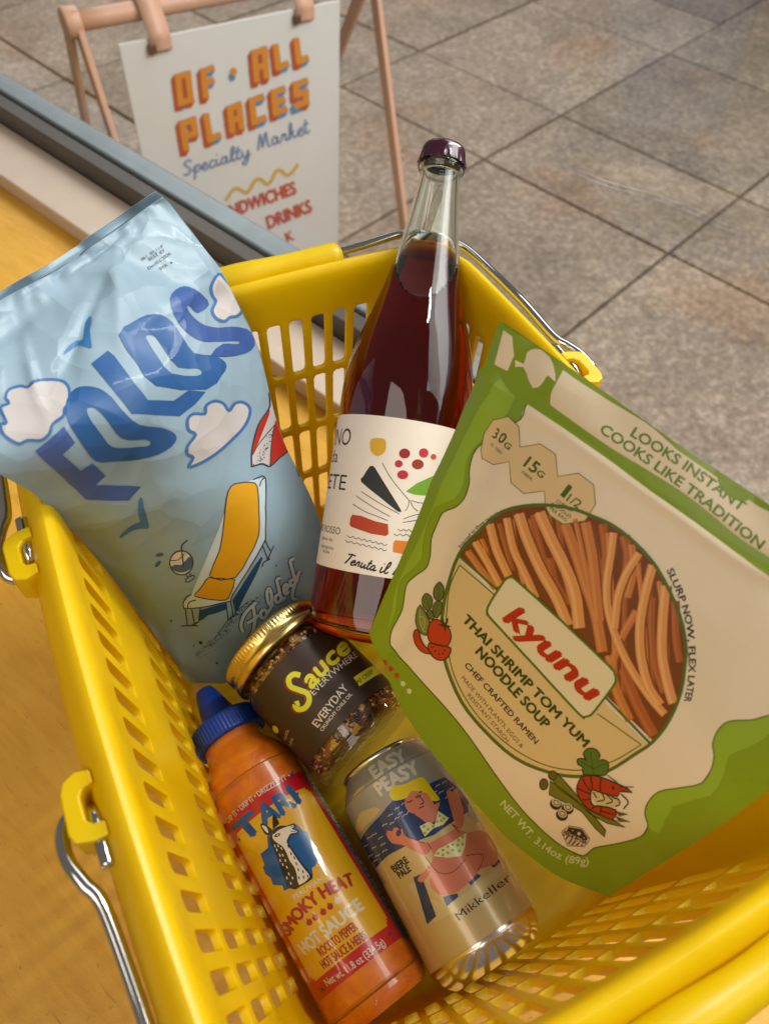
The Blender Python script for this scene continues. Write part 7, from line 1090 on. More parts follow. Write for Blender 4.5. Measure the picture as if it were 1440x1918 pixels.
["origin_badge",60,4,"s",[[6956,8991,7046,9135],[7003,8994,7095,9138]]],
["origin_badge",60,4,"s",[[7066,8980,7116,9080],[7116,8988,7167,9088]]],
["origin_badge",60,4,"s",[[7166,8972,7187,9018],[7219,8982,7240,9029]]]],
"wine":[
["label_lettering",61,1,"t",[[-6205,11160,-3205,11160],[0,984,0,984],"VINO",0]],
["label_lettering",61,1,"t",[[-5527,10134,-4277,10134],[0,741,0,741],"da",0]],
["label_lettering",61,1,"t",[[-6018,8531,-3018,8531],[0,884,0,884],"SETE",0]],
["label_lettering",61,1,"t",[[-6312,5938,-2912,5938],[0,406,0,406],"VINO ROSSO",0]],
["label_lettering",61,1,"t",[[-4885,5480,-3485,5480],[0,188,0,188],"gliato da",0]],
["label_lettering",61,1,"t",[[-4788,4994,-3288,4994],[0,213,0,213],"Serapolo",0]],
["label_lettering",61,1,"t",[[-4393,4731,-3593,4731],[0,183,0,183],"Italia",0]],
["label_drawing",62,1,"p",[[-1735,11309,-1761,11481,-1718,11619,-1541,11690,-1318,11721,-1100,11738,-915,11707,-822,11585,-777,11418,-752,11225,-774,11036,-874,10886,-1009,10776,-1140,10719,-1281,10720,-1452,10802,-1606,10938,-1692,11118]]],
["label_drawing",63,1,"p",[[652,11115,639,10987,565,10875,447,10800,306,10778,172,10814,70,10899,21,11018,33,11146,106,11257,223,11331,363,11353,498,11318,601,11233]]],
["label_drawing",64,1,"p",[[1725,11323,1715,11201,1647,11093,1536,11021,1406,11000,1281,11033,1187,11113,1141,11225,1150,11347,1214,11453,1321,11524,1450,11546,1577,11514,1676,11435]]],
["label_drawing",65,1,"p",[[2284,11192,2277,11117,2231,11050,2156,11005,2068,10991,1985,11010,1922,11059,1890,11127,1897,11202,1940,11268,2012,11313,2099,11327,2184,11309,2250,11261]]],
["label_drawing",66,1,"p",[[316,10475,307,10381,256,10298,172,10244,72,10229,-24,10256,-97,10320,-132,10407,-124,10501,-73,10583,11,10637,111,10652,207,10625,280,10562]]],
["label_drawing",67,1,"p",[[1540,10639,1523,10509,1438,10394,1301,10316,1142,10291,993,10323,881,10406,828,10524,843,10653,924,10767,1056,10844,1213,10870,1366,10838,1483,10756]]],
["label_drawing",68,1,"p",[[726,9912,711,9797,636,9694,516,9626,375,9604,241,9634,141,9709,93,9815,108,9930,182,10031,301,10099,441,10121,575,10091,677,10017]]],
["label_drawing",69,1,"p",[[-1934,9130,-2004,9296,-1873,9445,-1732,9745,-1582,10017,-1502,10106,-1355,10123,-1212,10023,-539,9233,60,8530,579,7910,665,7761,583,7781,542,7743,364,7801,-124,8080,-730,8442,-1389,8804]]],
["label_drawing",70,1,"p",[[730,8964,1282,9508,2494,10233,3699,10641,3904,9398,2254,8919,1224,8848]]],
["label_drawing",71,1,"p",[[-2310,6997,-2206,7204,-1586,7210,-748,7025,-10,6982,111,6428,-22,6293,-871,6295,-2174,6511,-2287,6612]]],
["label_drawing",72,1,"p",[[446,5980,536,6146,1322,6177,2004,6183,2041,5454,1118,5423,502,5454]]],
["label_drawing",61,1,"s",[[-840,10330,-486,9857,-309,9638,38,9283,945,8487],[-808,10352,-456,9880,-281,9663,64,9311,971,8516]]],
["label_drawing",61,1,"s",[[977,8507,973,8244,958,8126,922,8026,823,7842],[1016,8507,1012,8242,996,8117,958,8010,857,7825]]],
["label_drawing",61,1,"s",[[1022,8480,1192,8225,1283,8117,1384,8042,1590,7941],[1056,8501,1225,8247,1312,8143,1405,8075,1610,7974]]],
["label_drawing",61,1,"s",[[1114,8483,1537,8414,1969,8436],[1121,8521,1540,8452,1967,8474]]],
["label_drawing",61,1,"s",[[-1870,8581,-1427,8386,-925,8174,-355,7945,536,7619],[-1852,8616,-1410,8421,-910,8209,-341,7980,549,7655]]],
["label_drawing",61,1,"s",[[-2154,8293,-1636,8063,-1124,7843,-617,7639,49,7394],[-2134,8327,-1618,8097,-1108,7877,-603,7674,62,7430]]],
["label_drawing",61,1,"s",[[-2307,7794,-1738,7572,-1471,7478,-1212,7412,-721,7317,-43,7151],[-2288,7829,-1721,7607,-1458,7514,-1203,7449,-713,7353,-34,7187]]],
["label_drawing",61,1,"s",[[824,7370,1109,7531,1438,7679,1818,7815],[804,7403,1091,7565,1421,7714,1802,7850]]],
["label_drawing",61,1,"s",[[833,7179,1091,7255,1381,7342,1706,7438],[822,7215,1080,7291,1368,7378,1693,7474]]],
["label_drawing",61,1,"s",[[-2359,5976,-2206,5884,-2123,5858,-2049,5887,-1993,5934,-1948,5955,-1891,5928,-1819,5874,-1741,5840,-1670,5868,-1617,5915,-1574,5936,-1520,5909,-1452,5855,-1378,5821,-1310,5848,-1259,5895,-1218,5915,-1166,5888,-1101,5834,-1029,5800,-963,5827,-914,5874,-875,5894,-824,5866,-760,5812,-690,5778,-626,5805,-578,5851,-539,5871,-489,5844,-426,5789,-358,5755,-294,5781,-247,5828,-208,5847,-159,5820,-97,5765,-30,5731,35,5749,134,5827],[-2330,6007,-2181,5916,-2123,5897,-2075,5917,-2019,5965,-1945,5993,-1865,5959,-1794,5906,-1738,5878,-1694,5899,-1641,5946,-1571,5974,-1496,5940,-1428,5886,-1375,5859,-1333,5879,-1283,5926,-1215,5953,-1143,5919,-1078,5865,-1026,5838,-986,5858,-937,5905,-872,5932,-801,5897,-738,5843,-687,5816,-648,5836,-600,5882,-536,5909,-467,5874,-404,5820,-355,5793,-316,5812,-269,5859,-206,5885,-137,5850,-75,5796,-24,5768,15,5781,110,5856]]],
["label_drawing",61,1,"s",[[-2441,5685,-2279,5592,-2193,5567,-2116,5595,-2057,5643,-2008,5664,-1947,5636,-1872,5582,-1791,5549,-1718,5576,-1662,5623,-1616,5644,-1559,5616,-1488,5562,-1411,5528,-1341,5555,-1288,5602,-1244,5622,-1189,5594,-1121,5540,-1047,5506,-980,5533,-928,5579,-886,5599,-832,5571,-766,5517,-694,5482,-628,5509,-578,5555,-536,5575,-484,5547,-419,5492,-348,5457,-283,5483,-233,5529,-192,5549,-140,5521,-76,5466,-7,5431,60,5448,163,5525],[-2412,5717,-2254,5625,-2193,5606,-2141,5626,-2082,5674,-2005,5702,-1922,5668,-1847,5614,-1788,5587,-1741,5607,-1685,5655,-1613,5682,-1535,5648,-1464,5594,-1408,5566,-1364,5586,-1310,5633,-1241,5660,-1166,5626,-1098,5572,-1044,5544,-1001,5564,-950,5610,-883,5637,-810,5603,-744,5548,-691,5520,-649,5540,-599,5586,-533,5612,-462,5578,-397,5523,-345,5495,-304,5515,-254,5561,-189,5586,-119,5552,-54,5497,-1,5468,41,5481,140,5556]]],
["label_drawing",61,1,"s",[[584,6765,701,6690,767,6674,825,6712,868,6768,904,6795,948,6776,1008,6731,1077,6707,1137,6745,1182,6801,1218,6828,1263,6809,1325,6763,1396,6739,1458,6777,1505,6833,1544,6860,1589,6848,1713,6774],[605,6797,719,6724,760,6712,797,6739,841,6795,900,6833,968,6809,1028,6764,1072,6744,1109,6772,1153,6828,1214,6866,1284,6841,1346,6796,1391,6777,1429,6804,1475,6860,1536,6898,1609,6882,1737,6805]]],
["label_drawing",61,1,"s",[[399,6470,528,6397,601,6383,664,6421,714,6478,758,6507,810,6488,876,6444,951,6421,1017,6460,1068,6516,1113,6545,1166,6527,1235,6482,1312,6459,1380,6497,1434,6554,1482,6583,1535,6572,1675,6499],[417,6503,544,6432,593,6420,638,6449,689,6506,753,6545,827,6522,894,6478,946,6459,990,6488,1042,6545,1109,6583,1184,6560,1253,6516,1307,6497,1353,6526,1407,6583,1474,6621,1552,6606,1695,6532]]],
["label_script",73,1,"s",[[-2066,4875,-1838,4907,-1591,4856],[-2079,4966,-1830,4998,-1566,4945]]],
["label_script",73,1,"s",[[-1839,4965,-1993,4737,-2137,4551,-2273,4407],[-1750,4921,-1903,4691,-2049,4500,-2186,4353]]],
["label_script",73,1,"s",[[-1837,4425,-1636,4463,-1549,4496,-1508,4568,-1519,4641,-1588,4690,-1669,4664,-1749,4614,-1816,4555,-1852,4486,-1864,4415,-1854,4350,-1792,4304,-1671,4304,-1516,4394],[-1855,4514,-1659,4551,-1611,4566,-1607,4579,-1611,4603,-1595,4599,-1621,4585,-1686,4545,-1733,4504,-1752,4463,-1761,4415,-1759,4390,-1766,4393,-1705,4389,-1568,4470]]],
["label_script",73,1,"s",[[-1522,4361,-1433,4608,-1582,4353],[-1605,4410,-1345,4650,-1491,4317]]],
["label_script",73,1,"s",[[-1418,4471,-1300,4567,-1308,4578,-1333,4597,-1411,4309,-1207,4351],[-1482,4539,-1358,4638,-1272,4663,-1239,4578,-1316,4335,-1252,4431]]],
["label_script",73,1,"s",[[-1159,4620,-1245,4400,-1242,4330,-1208,4276,-1125,4264,-1010,4347,-951,4409,-973,4547,-1049,4387,-1054,4321,-1031,4271,-954,4248,-838,4321],[-1069,4590,-1152,4377,-1149,4355,-1146,4346,-1169,4344,-1071,4415,-1028,4460,-882,4527,-960,4357,-960,4336,-958,4329,-992,4330,-888,4397]]],
["label_script",73,1,"s",[[-629,4832,-854,4405,-872,4314,-849,4250,-786,4220,-723,4241,-621,4318],[-548,4791,-770,4367,-779,4316,-775,4307,-785,4310,-773,4317,-677,4390]]],
["label_script",73,1,"s",[[-788,4578,-553,4577],[-787,4669,-552,4668]]],
["label_script",73,1,"s",[[-328,4517,-391,4576,-465,4585,-533,4545,-601,4484,-651,4418,-669,4343,-661,4269,-608,4209,-527,4226,-403,4318,-408,4473,-481,4334,-487,4269,-466,4216,-389,4193,-252,4277],[-391,4451,-440,4499,-437,4499,-478,4473,-534,4423,-569,4379,-577,4339,-573,4298,-581,4296,-574,4303,-471,4379,-317,4468,-396,4300,-397,4280,-395,4274,-427,4275,-300,4354]]],
["label_script#2",73,1,"s",[[-3,4550,-97,4308,-96,4234,-66,4178,15,4158,178,4265],[81,4517,-11,4281,-8,4254,-3,4243,-25,4239,128,4340]]],
["label_script#2",73,1,"s",[[159,4678,188,4718],[85,4730,114,4770]]],
["label_script#2",73,1,"s",[[180,4255,390,4485,474,4596,522,4706,544,4805,529,4889,437,4893,371,4836,309,4747,197,4459,162,4325,161,4237,192,4172,259,4141,328,4166,445,4254],[113,4316,321,4545,395,4643,436,4735,453,4816,460,4831,485,4815,440,4776,392,4709,283,4429,251,4310,250,4252,260,4233,257,4232,278,4241,389,4326]]],
["label_script#2",73,1,"s",[[941,4784,825,4553,721,4356,631,4194],[1026,4743,908,4511,803,4313,712,4150]]],
["label_script#2",73,1,"s",[[964,4689,1143,4753,1193,4759,1225,4736,1254,4691,1256,4662,1207,4620,1014,4524,965,4514,856,4520],[929,4774,1115,4840,1214,4848,1296,4797,1347,4715,1342,4619,1260,4543,1054,4441,970,4423,852,4430]]]],
"hot":[
["label_ground",74,1,"p",[[-3200,850,3350,850,3350,11300,-3200,11300]]],
["facts_panel",75,1,"p",[[-6200,850,-3220,850,-3220,11450,-6200,11450]]],
["facts_panel",76,2,"p",[[-3280,850,-3220,850,-3220,11450,-3280,11450]]],
["yellow_field",77,2,"p",[[-2460,1850,2680,1850,2680,2010,2840,2010,2840,2170,3000,2170,3000,10130,2840,10130,2840,10290,2680,10290,2680,10450,-2460,10450,-2460,10290,-2620,10290,-2620,10130,-2780,10130,-2780,2170,-2620,2170,-2620,2010,-2460,2010]]],
["label_lettering",78,2,"t",[[3116,1015,2383,1079,1832,1085,1343,1079,891,1069,450,1057,-29,1051,-585,1054,-1226,1045,-1960,988],[202,-349,129,-325,97,-315,72,-310,54,-308,38,-307,19,-306,4,-307,-3,-310,-6,-314],"• DIP IT • DRIP IT • DRIZZLE IT •",1]],
["label_lettering",78,2,"t",[[2083,11002,1419,11057,836,11107,266,11140,-332,11152,-976,11147,-1696,11136],[44,-367,34,-365,34,-364,41,-365,49,-366,54,-369,59,-372],"Net wt. 11.8 oz (334.5g)",1]],
["brand_lettering",79,3,"t",[[2403,2555,1700,2593,1107,2591,622,2585,258,2607,-45,2645,-372,2663,-764,2641,-1202,2592,-1681,2525],[371,-1174,279,-1140,218,-1124,131,-1116,20,-1110,-11,-1109,54,-1114,108,-1113,126,-1115,135,-1119],"TARI",4]],
["brand_diamond#266",79,3,"p",[[2801,2101,2580,2101,2538,2250,2753,2252]]],
["brand_diamond#592",79,3,"p",[[-1651,1994,-1813,1930,-1839,2071,-1676,2135]]],
["animal_emblem",79,3,"p",[[1789,3647,1179,3648,939,3153,440,2986,-779,3535,-895,4025,-1055,4167,-992,4584,-1069,5141,-910,5784,-681,5791,-500,5919,-299,5916,-173,6263,90,6338,858,6185,1580,5975,1527,5703,2037,5349,1938,4995,2132,4635,2080,4278,1886,4221]]],
["animal_emblem",80,4,"p",[[716,3210,622,3171,238,3145,-18,3150,-155,3212,-279,3290,-500,3340,-688,3396,-711,3500,-662,3600,-501,3669,-719,3854,-658,3942,-534,3991,-240,3868,-126,3906,54,4039,110,4131,110,4274,25,5250,-78,5921,-142,6193,-86,6378,323,6387,769,6325,925,6321,1009,6278,1183,6119,1317,5889,1283,5604,1196,5282,1080,4599,923,3811,929,3435,837,3303]]],
["animal_emblem",81,5,"p",[[641,3264,525,3226,368,3221,185,3236,-30,3277,-327,3358,-573,3444,-604,3511,-547,3563,-461,3567,-403,3589,-595,3845,-570,3885,-489,3879,-372,3819,-239,3768,-117,3807,96,3931,167,4026,183,4209,153,4829,123,5215,40,5865,-10,6093,33,6243,374,6301,701,6246,675,6034,552,5767,494,5548,461,5336,509,4916,459,4545,444,4325,456,4105,538,3910,631,3736,685,3590,709,3466,697,3350]]],
["animal_emblem",80,4,"p",[[944,2376,843,2374,728,2478,636,2639,530,2929,532,3022,596,3110,688,3164,785,3152,876,3097,943,3021,981,2889,983,2614]]],
["animal_emblem",81,5,"p",[[902,2490,839,2493,765,2571,721,2658,702,2767,724,2917,767,3024,818,2996,866,2886,899,2675]]],
["animal_emblem",80,4,"p",[[66,2328,18,2371,-1,2511,-9,2728,8,2930,58,2980,142,2982,305,3020,434,3007,394,2861,173,2466]]],
["animal_emblem",80,6,"p",[[581,3105,493,3071,216,3052,67,3076,-103,3178,-203,3274,-98,3268,76,3238,363,3242,454,3264,518,3267,573,3190]]],
["animal_emblem",80,6,"p",[[247,3455,266,3489,316,3510,385,3513,460,3498,528,3467,573,3427,587,3386,567,3352,517,3332,448,3330,372,3345,305,3375,261,3414]]],
["animal_emblem",81,7,"p",[[330,3438,358,3461,419,3456,465,3427,471,3410,442,3387,382,3392,336,3421]]],
["animal_emblem",80,6,"s",[[-409,3429,-513,3511,-630,3514],[-430,3400,-524,3477,-629,3477]]],
["animal_emblem",80,6,"s",[[-291,3672,-416,3787,-554,3823],[-314,3646,-432,3755,-562,3788]]],
["animal_emblem",80,6,"s",[[216,4177,249,4334],[154,4197,188,4354]]],
["animal_emblem",80,6,"s",[[284,4580,317,4736],[223,4600,256,4757]]],
["animal_emblem",80,6,"s",[[235,4858,269,5013],[174,4878,207,5033]]],
["animal_emblem",80,6,"s",[[299,5178,332,5332],[238,5198,271,5352]]],
["animal_emblem",80,6,"s",[[362,5495,395,5648],[301,5515,334,5668]]],
["animal_emblem",80,6,"s",[[203,5725,236,5877],[142,5744,175,5897]]],
["animal_emblem",80,6,"s",[[537,5851,569,6003],[475,5872,508,6024]]],
["animal_emblem",80,6,"s",[[309,5970,341,6121],[248,5990,281,6141]]],
["animal_emblem",80,6,"s",[[106,6053,138,6205],[45,6073,78,6225]]],
["animal_emblem",80,6,"s",[[120,4448,153,4605],[59,4467,92,4625]]],
["animal_emblem",81,6,"s",[[664,3838,694,3974],[608,3857,637,3994]]],
["animal_emblem",81,6,"s",[[578,4063,608,4198],[523,4082,552,4218]]],
["animal_emblem",81,6,"s",[[833,3966,863,4101],[777,3986,806,4121]]],
["animal_emblem",81,6,"s",[[691,4393,720,4527],[635,4413,664,4547]]],
["animal_emblem",81,6,"s",[[829,4296,859,4431],[773,4316,802,4451]]],
["animal_emblem",81,6,"s",[[706,4708,735,4841],[650,4727,679,4860]]],
["animal_emblem",81,6,"s",[[938,4788,967,4921],[881,4809,910,4941]]],
["animal_emblem",81,6,"s",[[819,5032,848,5164],[762,5052,791,5184]]],
["animal_emblem",81,6,"s",[[900,5376,929,5507],[843,5396,872,5527]]],
["animal_emblem",81,6,"s",[[836,5659,864,5789],[780,5678,808,5809]]],
["animal_emblem",81,6,"s",[[1103,5475,1132,5605],[1045,5495,1074,5626]]],
["animal_emblem",81,6,"s",[[1053,5826,1082,5955],[995,5846,1025,5975]]],
["animal_emblem",81,6,"s",[[959,4531,988,4664],[902,4552,931,4685]]],
["animal_emblem",81,6,"s",[[822,3727,852,3863],[765,3747,795,3883]]],
["label_lettering",78,3,"t",[[1306,6706,836,6740,389,6763,-49,6778,-492,6783],[-1,-272,-2,-271,-3,-272,-4,-272,-6,-273],"PERUVIAN",1]],
["label_lettering",82,3,"t",[[2829,7900,2162,7800,1628,7681,1133,7594,637,7558,139,7557,-352,7585,-844,7656,-1364,7757,-1950,7846],[635,-670,435,-641,325,-636,211,-643,123,-646,62,-645,-4,-643,-77,-638,-121,-638,-147,-647],"SMOKY HEAT",3]],
["heat_flame#657",82,3,"p",[[1215,7796,1139,7938,1068,7905,1040,7974,1029,8063,1048,8133,1087,8186,1141,8211,1206,8212,1280,8186,1343,8138,1378,8062,1384,7990,1298,7937,1256,7854]]],
["heat_flame#690",82,3,"p",[[810,7785,739,7926,671,7892,645,7961,635,8050,653,8120,690,8174,743,8200,804,8202,873,8176,933,8129,965,8054,971,7982,890,7928,849,7844]]],
["heat_flame#735",82,3,"p",[[319,7818,251,7958,184,7922,159,7991,149,8080,168,8151,204,8205,255,8232,315,8235,382,8211,439,8165,470,8091,475,8018,396,7962,357,7878]]],
["heat_flame#774",82,3,"p",[[-122,7804,-190,7943,-258,7906,-282,7975,-292,8064,-273,8135,-236,8190,-184,8218,-124,8222,-58,8199,-1,8154,29,8080,33,8007,-44,7950,-84,7864]]],
["heat_flame#816",78,3,"p",[[-608,7766,-681,7910,-754,7870,-780,7941,-790,8034,-769,8109,-729,8168,-672,8198,-608,8203,-537,8180,-476,8134,-445,8057,-441,7982,-524,7920,-567,7830]]],
["label_lettering",78,3,"t",[[2363,9160,1738,9163,1203,9154,630,9146,-53,9143,-831,9132,-1705,9100],[211,-638,165,-630,134,-626,103,-624,85,-625,80,-628,89,-635],"HOT SAUCE",3]],
["label_lettering",82,3,"t",[[1512,9735,903,9752,335,9761,-223,9762,-796,9755],[78,-447,67,-445,62,-445,59,-445,59,-447],"ROCOTO PEPPER",2]],
["label_lettering",82,3,"t",[[1736,10289,999,10328,329,10357,-326,10377,-1009,10389],[68,-441,55,-439,49,-439,46,-440,46,-443],"HOT SAUCE & HERBS",2]],
["corner_motif#735",83,2,"p",[[2393,10969,2231,11126,2476,11022,2713,11096,2586,10957,2779,10798,2498,10905,2282,10830]]],
["corner_motif#1115",83,2,"p",[[-2425,10843,-2602,10995,-2335,10904,-2114,10995,-2234,10844,-2082,10692,-2321,10784,-2564,10690]]],
["corner_motif#560",83,2,"p",[[-2209,836,-2388,987,-2118,928,-1892,1081,-2015,874,-1859,716,-2103,783,-2349,621]]],
["facts_lettering",78,2,"t",[[-3380,1550,-6380,1550],[0,-500,0,-500],"Nutrition Facts",1]],
["facts_lettering",78,2,"t",[[-3380,2110,-5980,2110],[0,-260,0,-260],"About 66 servings",1]],
["facts_lettering",78,2,"t",[[-3380,2510,-5980,2510],[0,-260,0,-260],"Serving size",1]],
["facts_lettering",78,2,"t",[[-3380,3590,-5180,3590],[0,-240,0,-240],"Amount per serving",1]],
["facts_lettering",78,2,"t",[[-3380,4350,-5980,4350],[0,-500,0,-500],"Calories",1]],
["facts_lettering",78,2,"t",[[-3380,5260,-5580,5260],[0,-260,0,-260],"Total Fat 0g",1]],
["facts_lettering",78,2,"t",[[-3380,5760,-5580,5760],[0,-260,0,-260],"Sodium 95mg",1]],
["facts_lettering",78,2,"t",[[-3380,6260,-5580,6260],[0,-260,0,-260],"Total Carb. 0g",1]],
["facts_lettering",78,2,"t",[[-3380,6760,-5580,6760],[0,-260,0,-260],"Protein 0g",1]],
["facts_rule#0.0163",78,2,"p",[[-6000,1630,-3380,1630,-3380,1700,-6000,1700]]],
["facts_rule#0.0262",78,2,"p",[[-6000,2620,-3380,2620,-3380,2690,-6000,2690]]],
["facts_rule#0.0274",78,2,"p",[[-6000,2740,-3380,2740,-3380,2810,-6000,2810]]],
["facts_rule#0.0286",78,2,"p",[[-6000,2860,-3380,2860,-3380,2930,-6000,2930]]],
["facts_rule#0.0445",78,2,"p",[[-6000,4450,-3380,4450,-3380,4520,-6000,4520]]],
["facts_rule#0.0456",78,2,"p",[[-6000,4560,-3380,4560,-3380,4630,-6000,4630]]],
["facts_rule#0.068",78,2,"p",[[-6000,6800,-3380,6800,-3380,6870,-6000,6870]]],
["facts_rule#0.0692",78,2,"p",[[-6000,6920,-3380,6920,-3380,6990,-6000,6990]]],
["facts_lettering",78,2,"t",[[-3380,7450,-5800,7450],[0,-220,0,-220],"INGREDIENTS ROCOTO PEPPER",0]],
["facts_lettering",78,2,"t",[[-3380,7810,-5800,7810],[0,-220,0,-220],"INGREDIENTS ROCOTO PEPPER",0]],
["facts_lettering",78,2,"t",[[-3380,8170,-5800,8170],[0,-220,0,-220],"INGREDIENTS ROCOTO PEPPER",0]],
["facts_lettering",78,2,"t",[[-3380,8530,-5800,8530],[0,-220,0,-220],"INGREDIENTS ROCOTO PEPPER",0]],
["facts_lettering",78,2,"t",[[-3380,8890,-5800,8890],[0,-220,0,-220],"INGREDIENTS ROCOTO PEPPER",0]],
["facts_lettering",78,2,"t",[[-3380,9250,-5800,9250],[0,-220,0,-220],"INGREDIENTS ROCOTO PEPPER",0]],
["facts_lettering",78,2,"t",[[-3380,9610,-5800,9610],[0,-220,0,-220],"INGREDIENTS ROCOTO PEPPER",0]],
["facts_lettering",78,2,"t",[[-3380,9970,-5800,9970],[0,-220,0,-220],"INGREDIENTS ROCOTO PEPPER",0]],
["facts_lettering",78,2,"t",[[-3380,10330,-5800,10330],[0,-220,0,-220],"INGREDIENTS ROCOTO PEPPER",0]]],
"can":[
["beach_scene",56,1,"p",[[-6000,6000,6000,6000,6000,10830,-6000,10830]]],
["beach_scene",56,1,"p",[[4083,5074,2312,4992,768,5211,-553,5413,-2882,5198,-3334,6095,-3395,8117,-3833,9233,-1181,9419,578,9569,2453,8858,2955,7649,3633,6374]]],
["beach_scene",84,2,"p",[[4676,1399,5099,2386,4292,3367,2888,3234,1663,3114,594,2855,-80,3137,-1403,3064,-2970,3080,-3560,3745,-4019,4713,-3227,5284,-509,5482,768,5211,2323,5005,4191,5057,4803,3590,5753,1821]]],
["beach_scene",85,2,"p",[[3010,1420,2177,1173,1563,1267,1957,1383,2538,1454]]],
["beach_scene",85,2,"p",[[4353,2903,3541,2474,2649,2288,1668,2542,1405,2847,2022,3023,3568,3059]]],
["beach_scene",86,3,"s",[[1783,3659,1634,3616,1568,3676,1433,3654],[1806,3617,1638,3573,1564,3634,1449,3612]]],
["beach_scene",86,3,"s",[[1197,3426,1061,3379,1000,3438,874,3412],[1218,3385,1064,3337,996,3396,889,3370]]],
["beach_scene",86,3,"s",[[698,3343,568,3293,510,3350,388,3321],[718,3303,570,3250,506,3308,402,3280]]],
["beach_scene",86,3,"s",[[259,3320,130,3267,73,3323,-48,3292],[278,3280,132,3225,69,3281,-34,3251]]],
["beach_scene",86,3,"s",[[2799,3699,2603,3666,2517,3730,2348,3715],[2831,3656,2608,3623,2513,3688,2369,3672]]],
["beach_scene",86,3,"s",[[2457,4060,2282,4023,2205,4085,2052,4066],[2485,4018,2287,3980,2201,4043,2070,4024]]],
["beach_scene",86,3,"s",[[3374,3640,3122,3616,3016,3684,2814,3675],[3416,3595,3129,3572,3011,3642,2839,3631]]],
["beach_scene",86,3,"s",[[4592,3757,3979,3783,3797,3862,3493,3867],[4844,3682,3991,3738,3790,3820,3529,3822]]],
["beach_scene",86,3,"s",[[3399,4211,3146,4185,3039,4252,2836,4241],[3442,4166,3152,4142,3034,4210,2861,4198]]],
["beach_scene",86,3,"s",[[2527,4407,2349,4370,2271,4431,2115,4413],[2555,4365,2353,4327,2266,4390,2134,4371]]],
["beach_scene",86,3,"s",[[3506,4649,3240,4624,3129,4690,2919,4680],[3552,4605,3246,4581,3123,4649,2944,4637]]],
["beach_scene",86,3,"s",[[4685,4329,4014,4355,3828,4433,3520,4436],[4985,4252,4027,4311,3820,4391,3556,4391]]],
["beach_scene",86,3,"s",[[1801,4127,1653,4085,1587,4144,1452,4122],[1824,4087,1656,4043,1583,4103,1468,4080]]],
["beach_scene",86,3,"s",[[961,3763,828,3715,769,3772,646,3745],[981,3723,831,3673,765,3730,661,3704]]],
["beach_scene",86,3,"s",[[482,3862,354,3812,296,3868,176,3838],[501,3823,356,3770,292,3826,190,3797]]],
["beach_scene",86,3,"s",[[205,3838,77,3786,20,3841,-100,3810],[224,3798,79,3744,16,3799,-86,3769]]],
["beach_scene",86,3,"s",[[1342,3821,1203,3776,1142,3834,1015,3809],[1363,3781,1206,3733,1138,3792,1030,3768]]],
["beach_scene",86,3,"s",[[2655,4724,2470,4687,2389,4748,2229,4731],[2684,4682,2475,4645,2385,4707,2248,4689]]],
["beach_scene",86,3,"s",[[4068,4758,3684,4746,3541,4817,3283,4812],[4144,4710,3694,4703,3534,4775,3313,4768]]],
["beach_scene",86,3,"s",[[-1969,3408,-2138,3339,-2213,3388,-2383,3340],[-1946,3369,-2136,3295,-2220,3345,-2364,3300]]],
["beach_scene",86,3,"s",[[-2505,3398,-2706,3322,-2797,3369,-3010,3313],[-2479,3360,-2704,3278,-2806,3325,-2986,3273]]],
["beach_scene",86,3,"s",[[-2693,3861,-2909,3784,-3008,3830,-3243,3772],[-2665,3823,-2907,3741,-3018,3786,-3217,3733]]],
["beach_scene",86,3,"s",[[-1570,3636,-1723,3572,-1791,3623,-1941,3579],[-1549,3597,-1721,3529,-1797,3580,-1925,3539]]],
["beach_scene",86,3,"s",[[-1935,3795,-2102,3727,-2176,3777,-2343,3731],[-1913,3756,-2100,3684,-2183,3734,-2325,3691]]],
["beach_scene",86,3,"s",[[-2153,4179,-2329,4111,-2408,4161,-2588,4113],[-2129,4141,-2327,4069,-2415,4117,-2568,4073]]],
["beach_scene",86,3,"s",[[4800,3997,4766,3933,5232,3900,4410,3976],[4800,3968,6000,2808,5241,3856,4509,3921]]],
["beach_scene",86,3,"s",[[672,3650,542,3600,484,3657,363,3628],[691,3610,544,3558,480,3615,377,3587]]],
["beach_scene",87,2,"p",[[2167,6791,1436,6890,1399,7815,800,8673,-99,8677,-820,8653,-2844,8423,-3270,8828,-1173,8978,369,9094,1789,8996]]],
["beach_scene",88,3,"p",[[1615,6647,1139,6716,1523,8790,2249,8862,1924,7767]]],
["beach_scene",88,3,"p",[[702,8209,-36,8466,17,8626,763,8694]]],
["beach_scene",88,3,"p",[[-796,8305,-1460,8196,-1610,8378,-837,8504]]],
["beach_scene",88,3,"p",[[-2513,8168,-3395,8117,-3480,8305,-2580,8375]]],
["sunbather_print",89,4,"p",[[406,4374,166,4178,-116,4112,-262,4354,-399,4662,-599,4870,-862,4921,-1276,4560,-1709,4179,-1970,4179,-2163,4367,-2381,4706,-2526,5089,-2495,5387,-2378,5621,-2235,5768,-2070,5838,-1889,5829,-1737,5760,-1632,5582,-1639,5505,-1871,5846,-2240,6241,-3347,6409,-3856,6670,-4194,7021,-3992,7480,-3598,7898,-3263,8144,-2853,8260,-1768,8094,-1434,8173,-1089,8288,-574,8377,-69,8415,307,8348,603,8214,821,8027,955,7801,1000,7539,955,7287,598,6960,1294,7094,1445,6992,1460,6858,1324,6786,1107,6734,615,6662,388,6587,198,6455,72,6204,10,5924,34,5714,111,5493,352,4880,427,4605]]],
["sunbather_print",89,4,"p",[[1822,4102,1723,3988,1596,3964,1418,4145,1243,4058,1144,4071,1057,4122,971,4335,849,4314,891,4554,887,4708,795,4914,153,5561,-8,5795,-26,5964,194,6079,479,6087,656,5911,1050,5313,1290,4994,1547,4805,1759,4631,1836,4352]]],
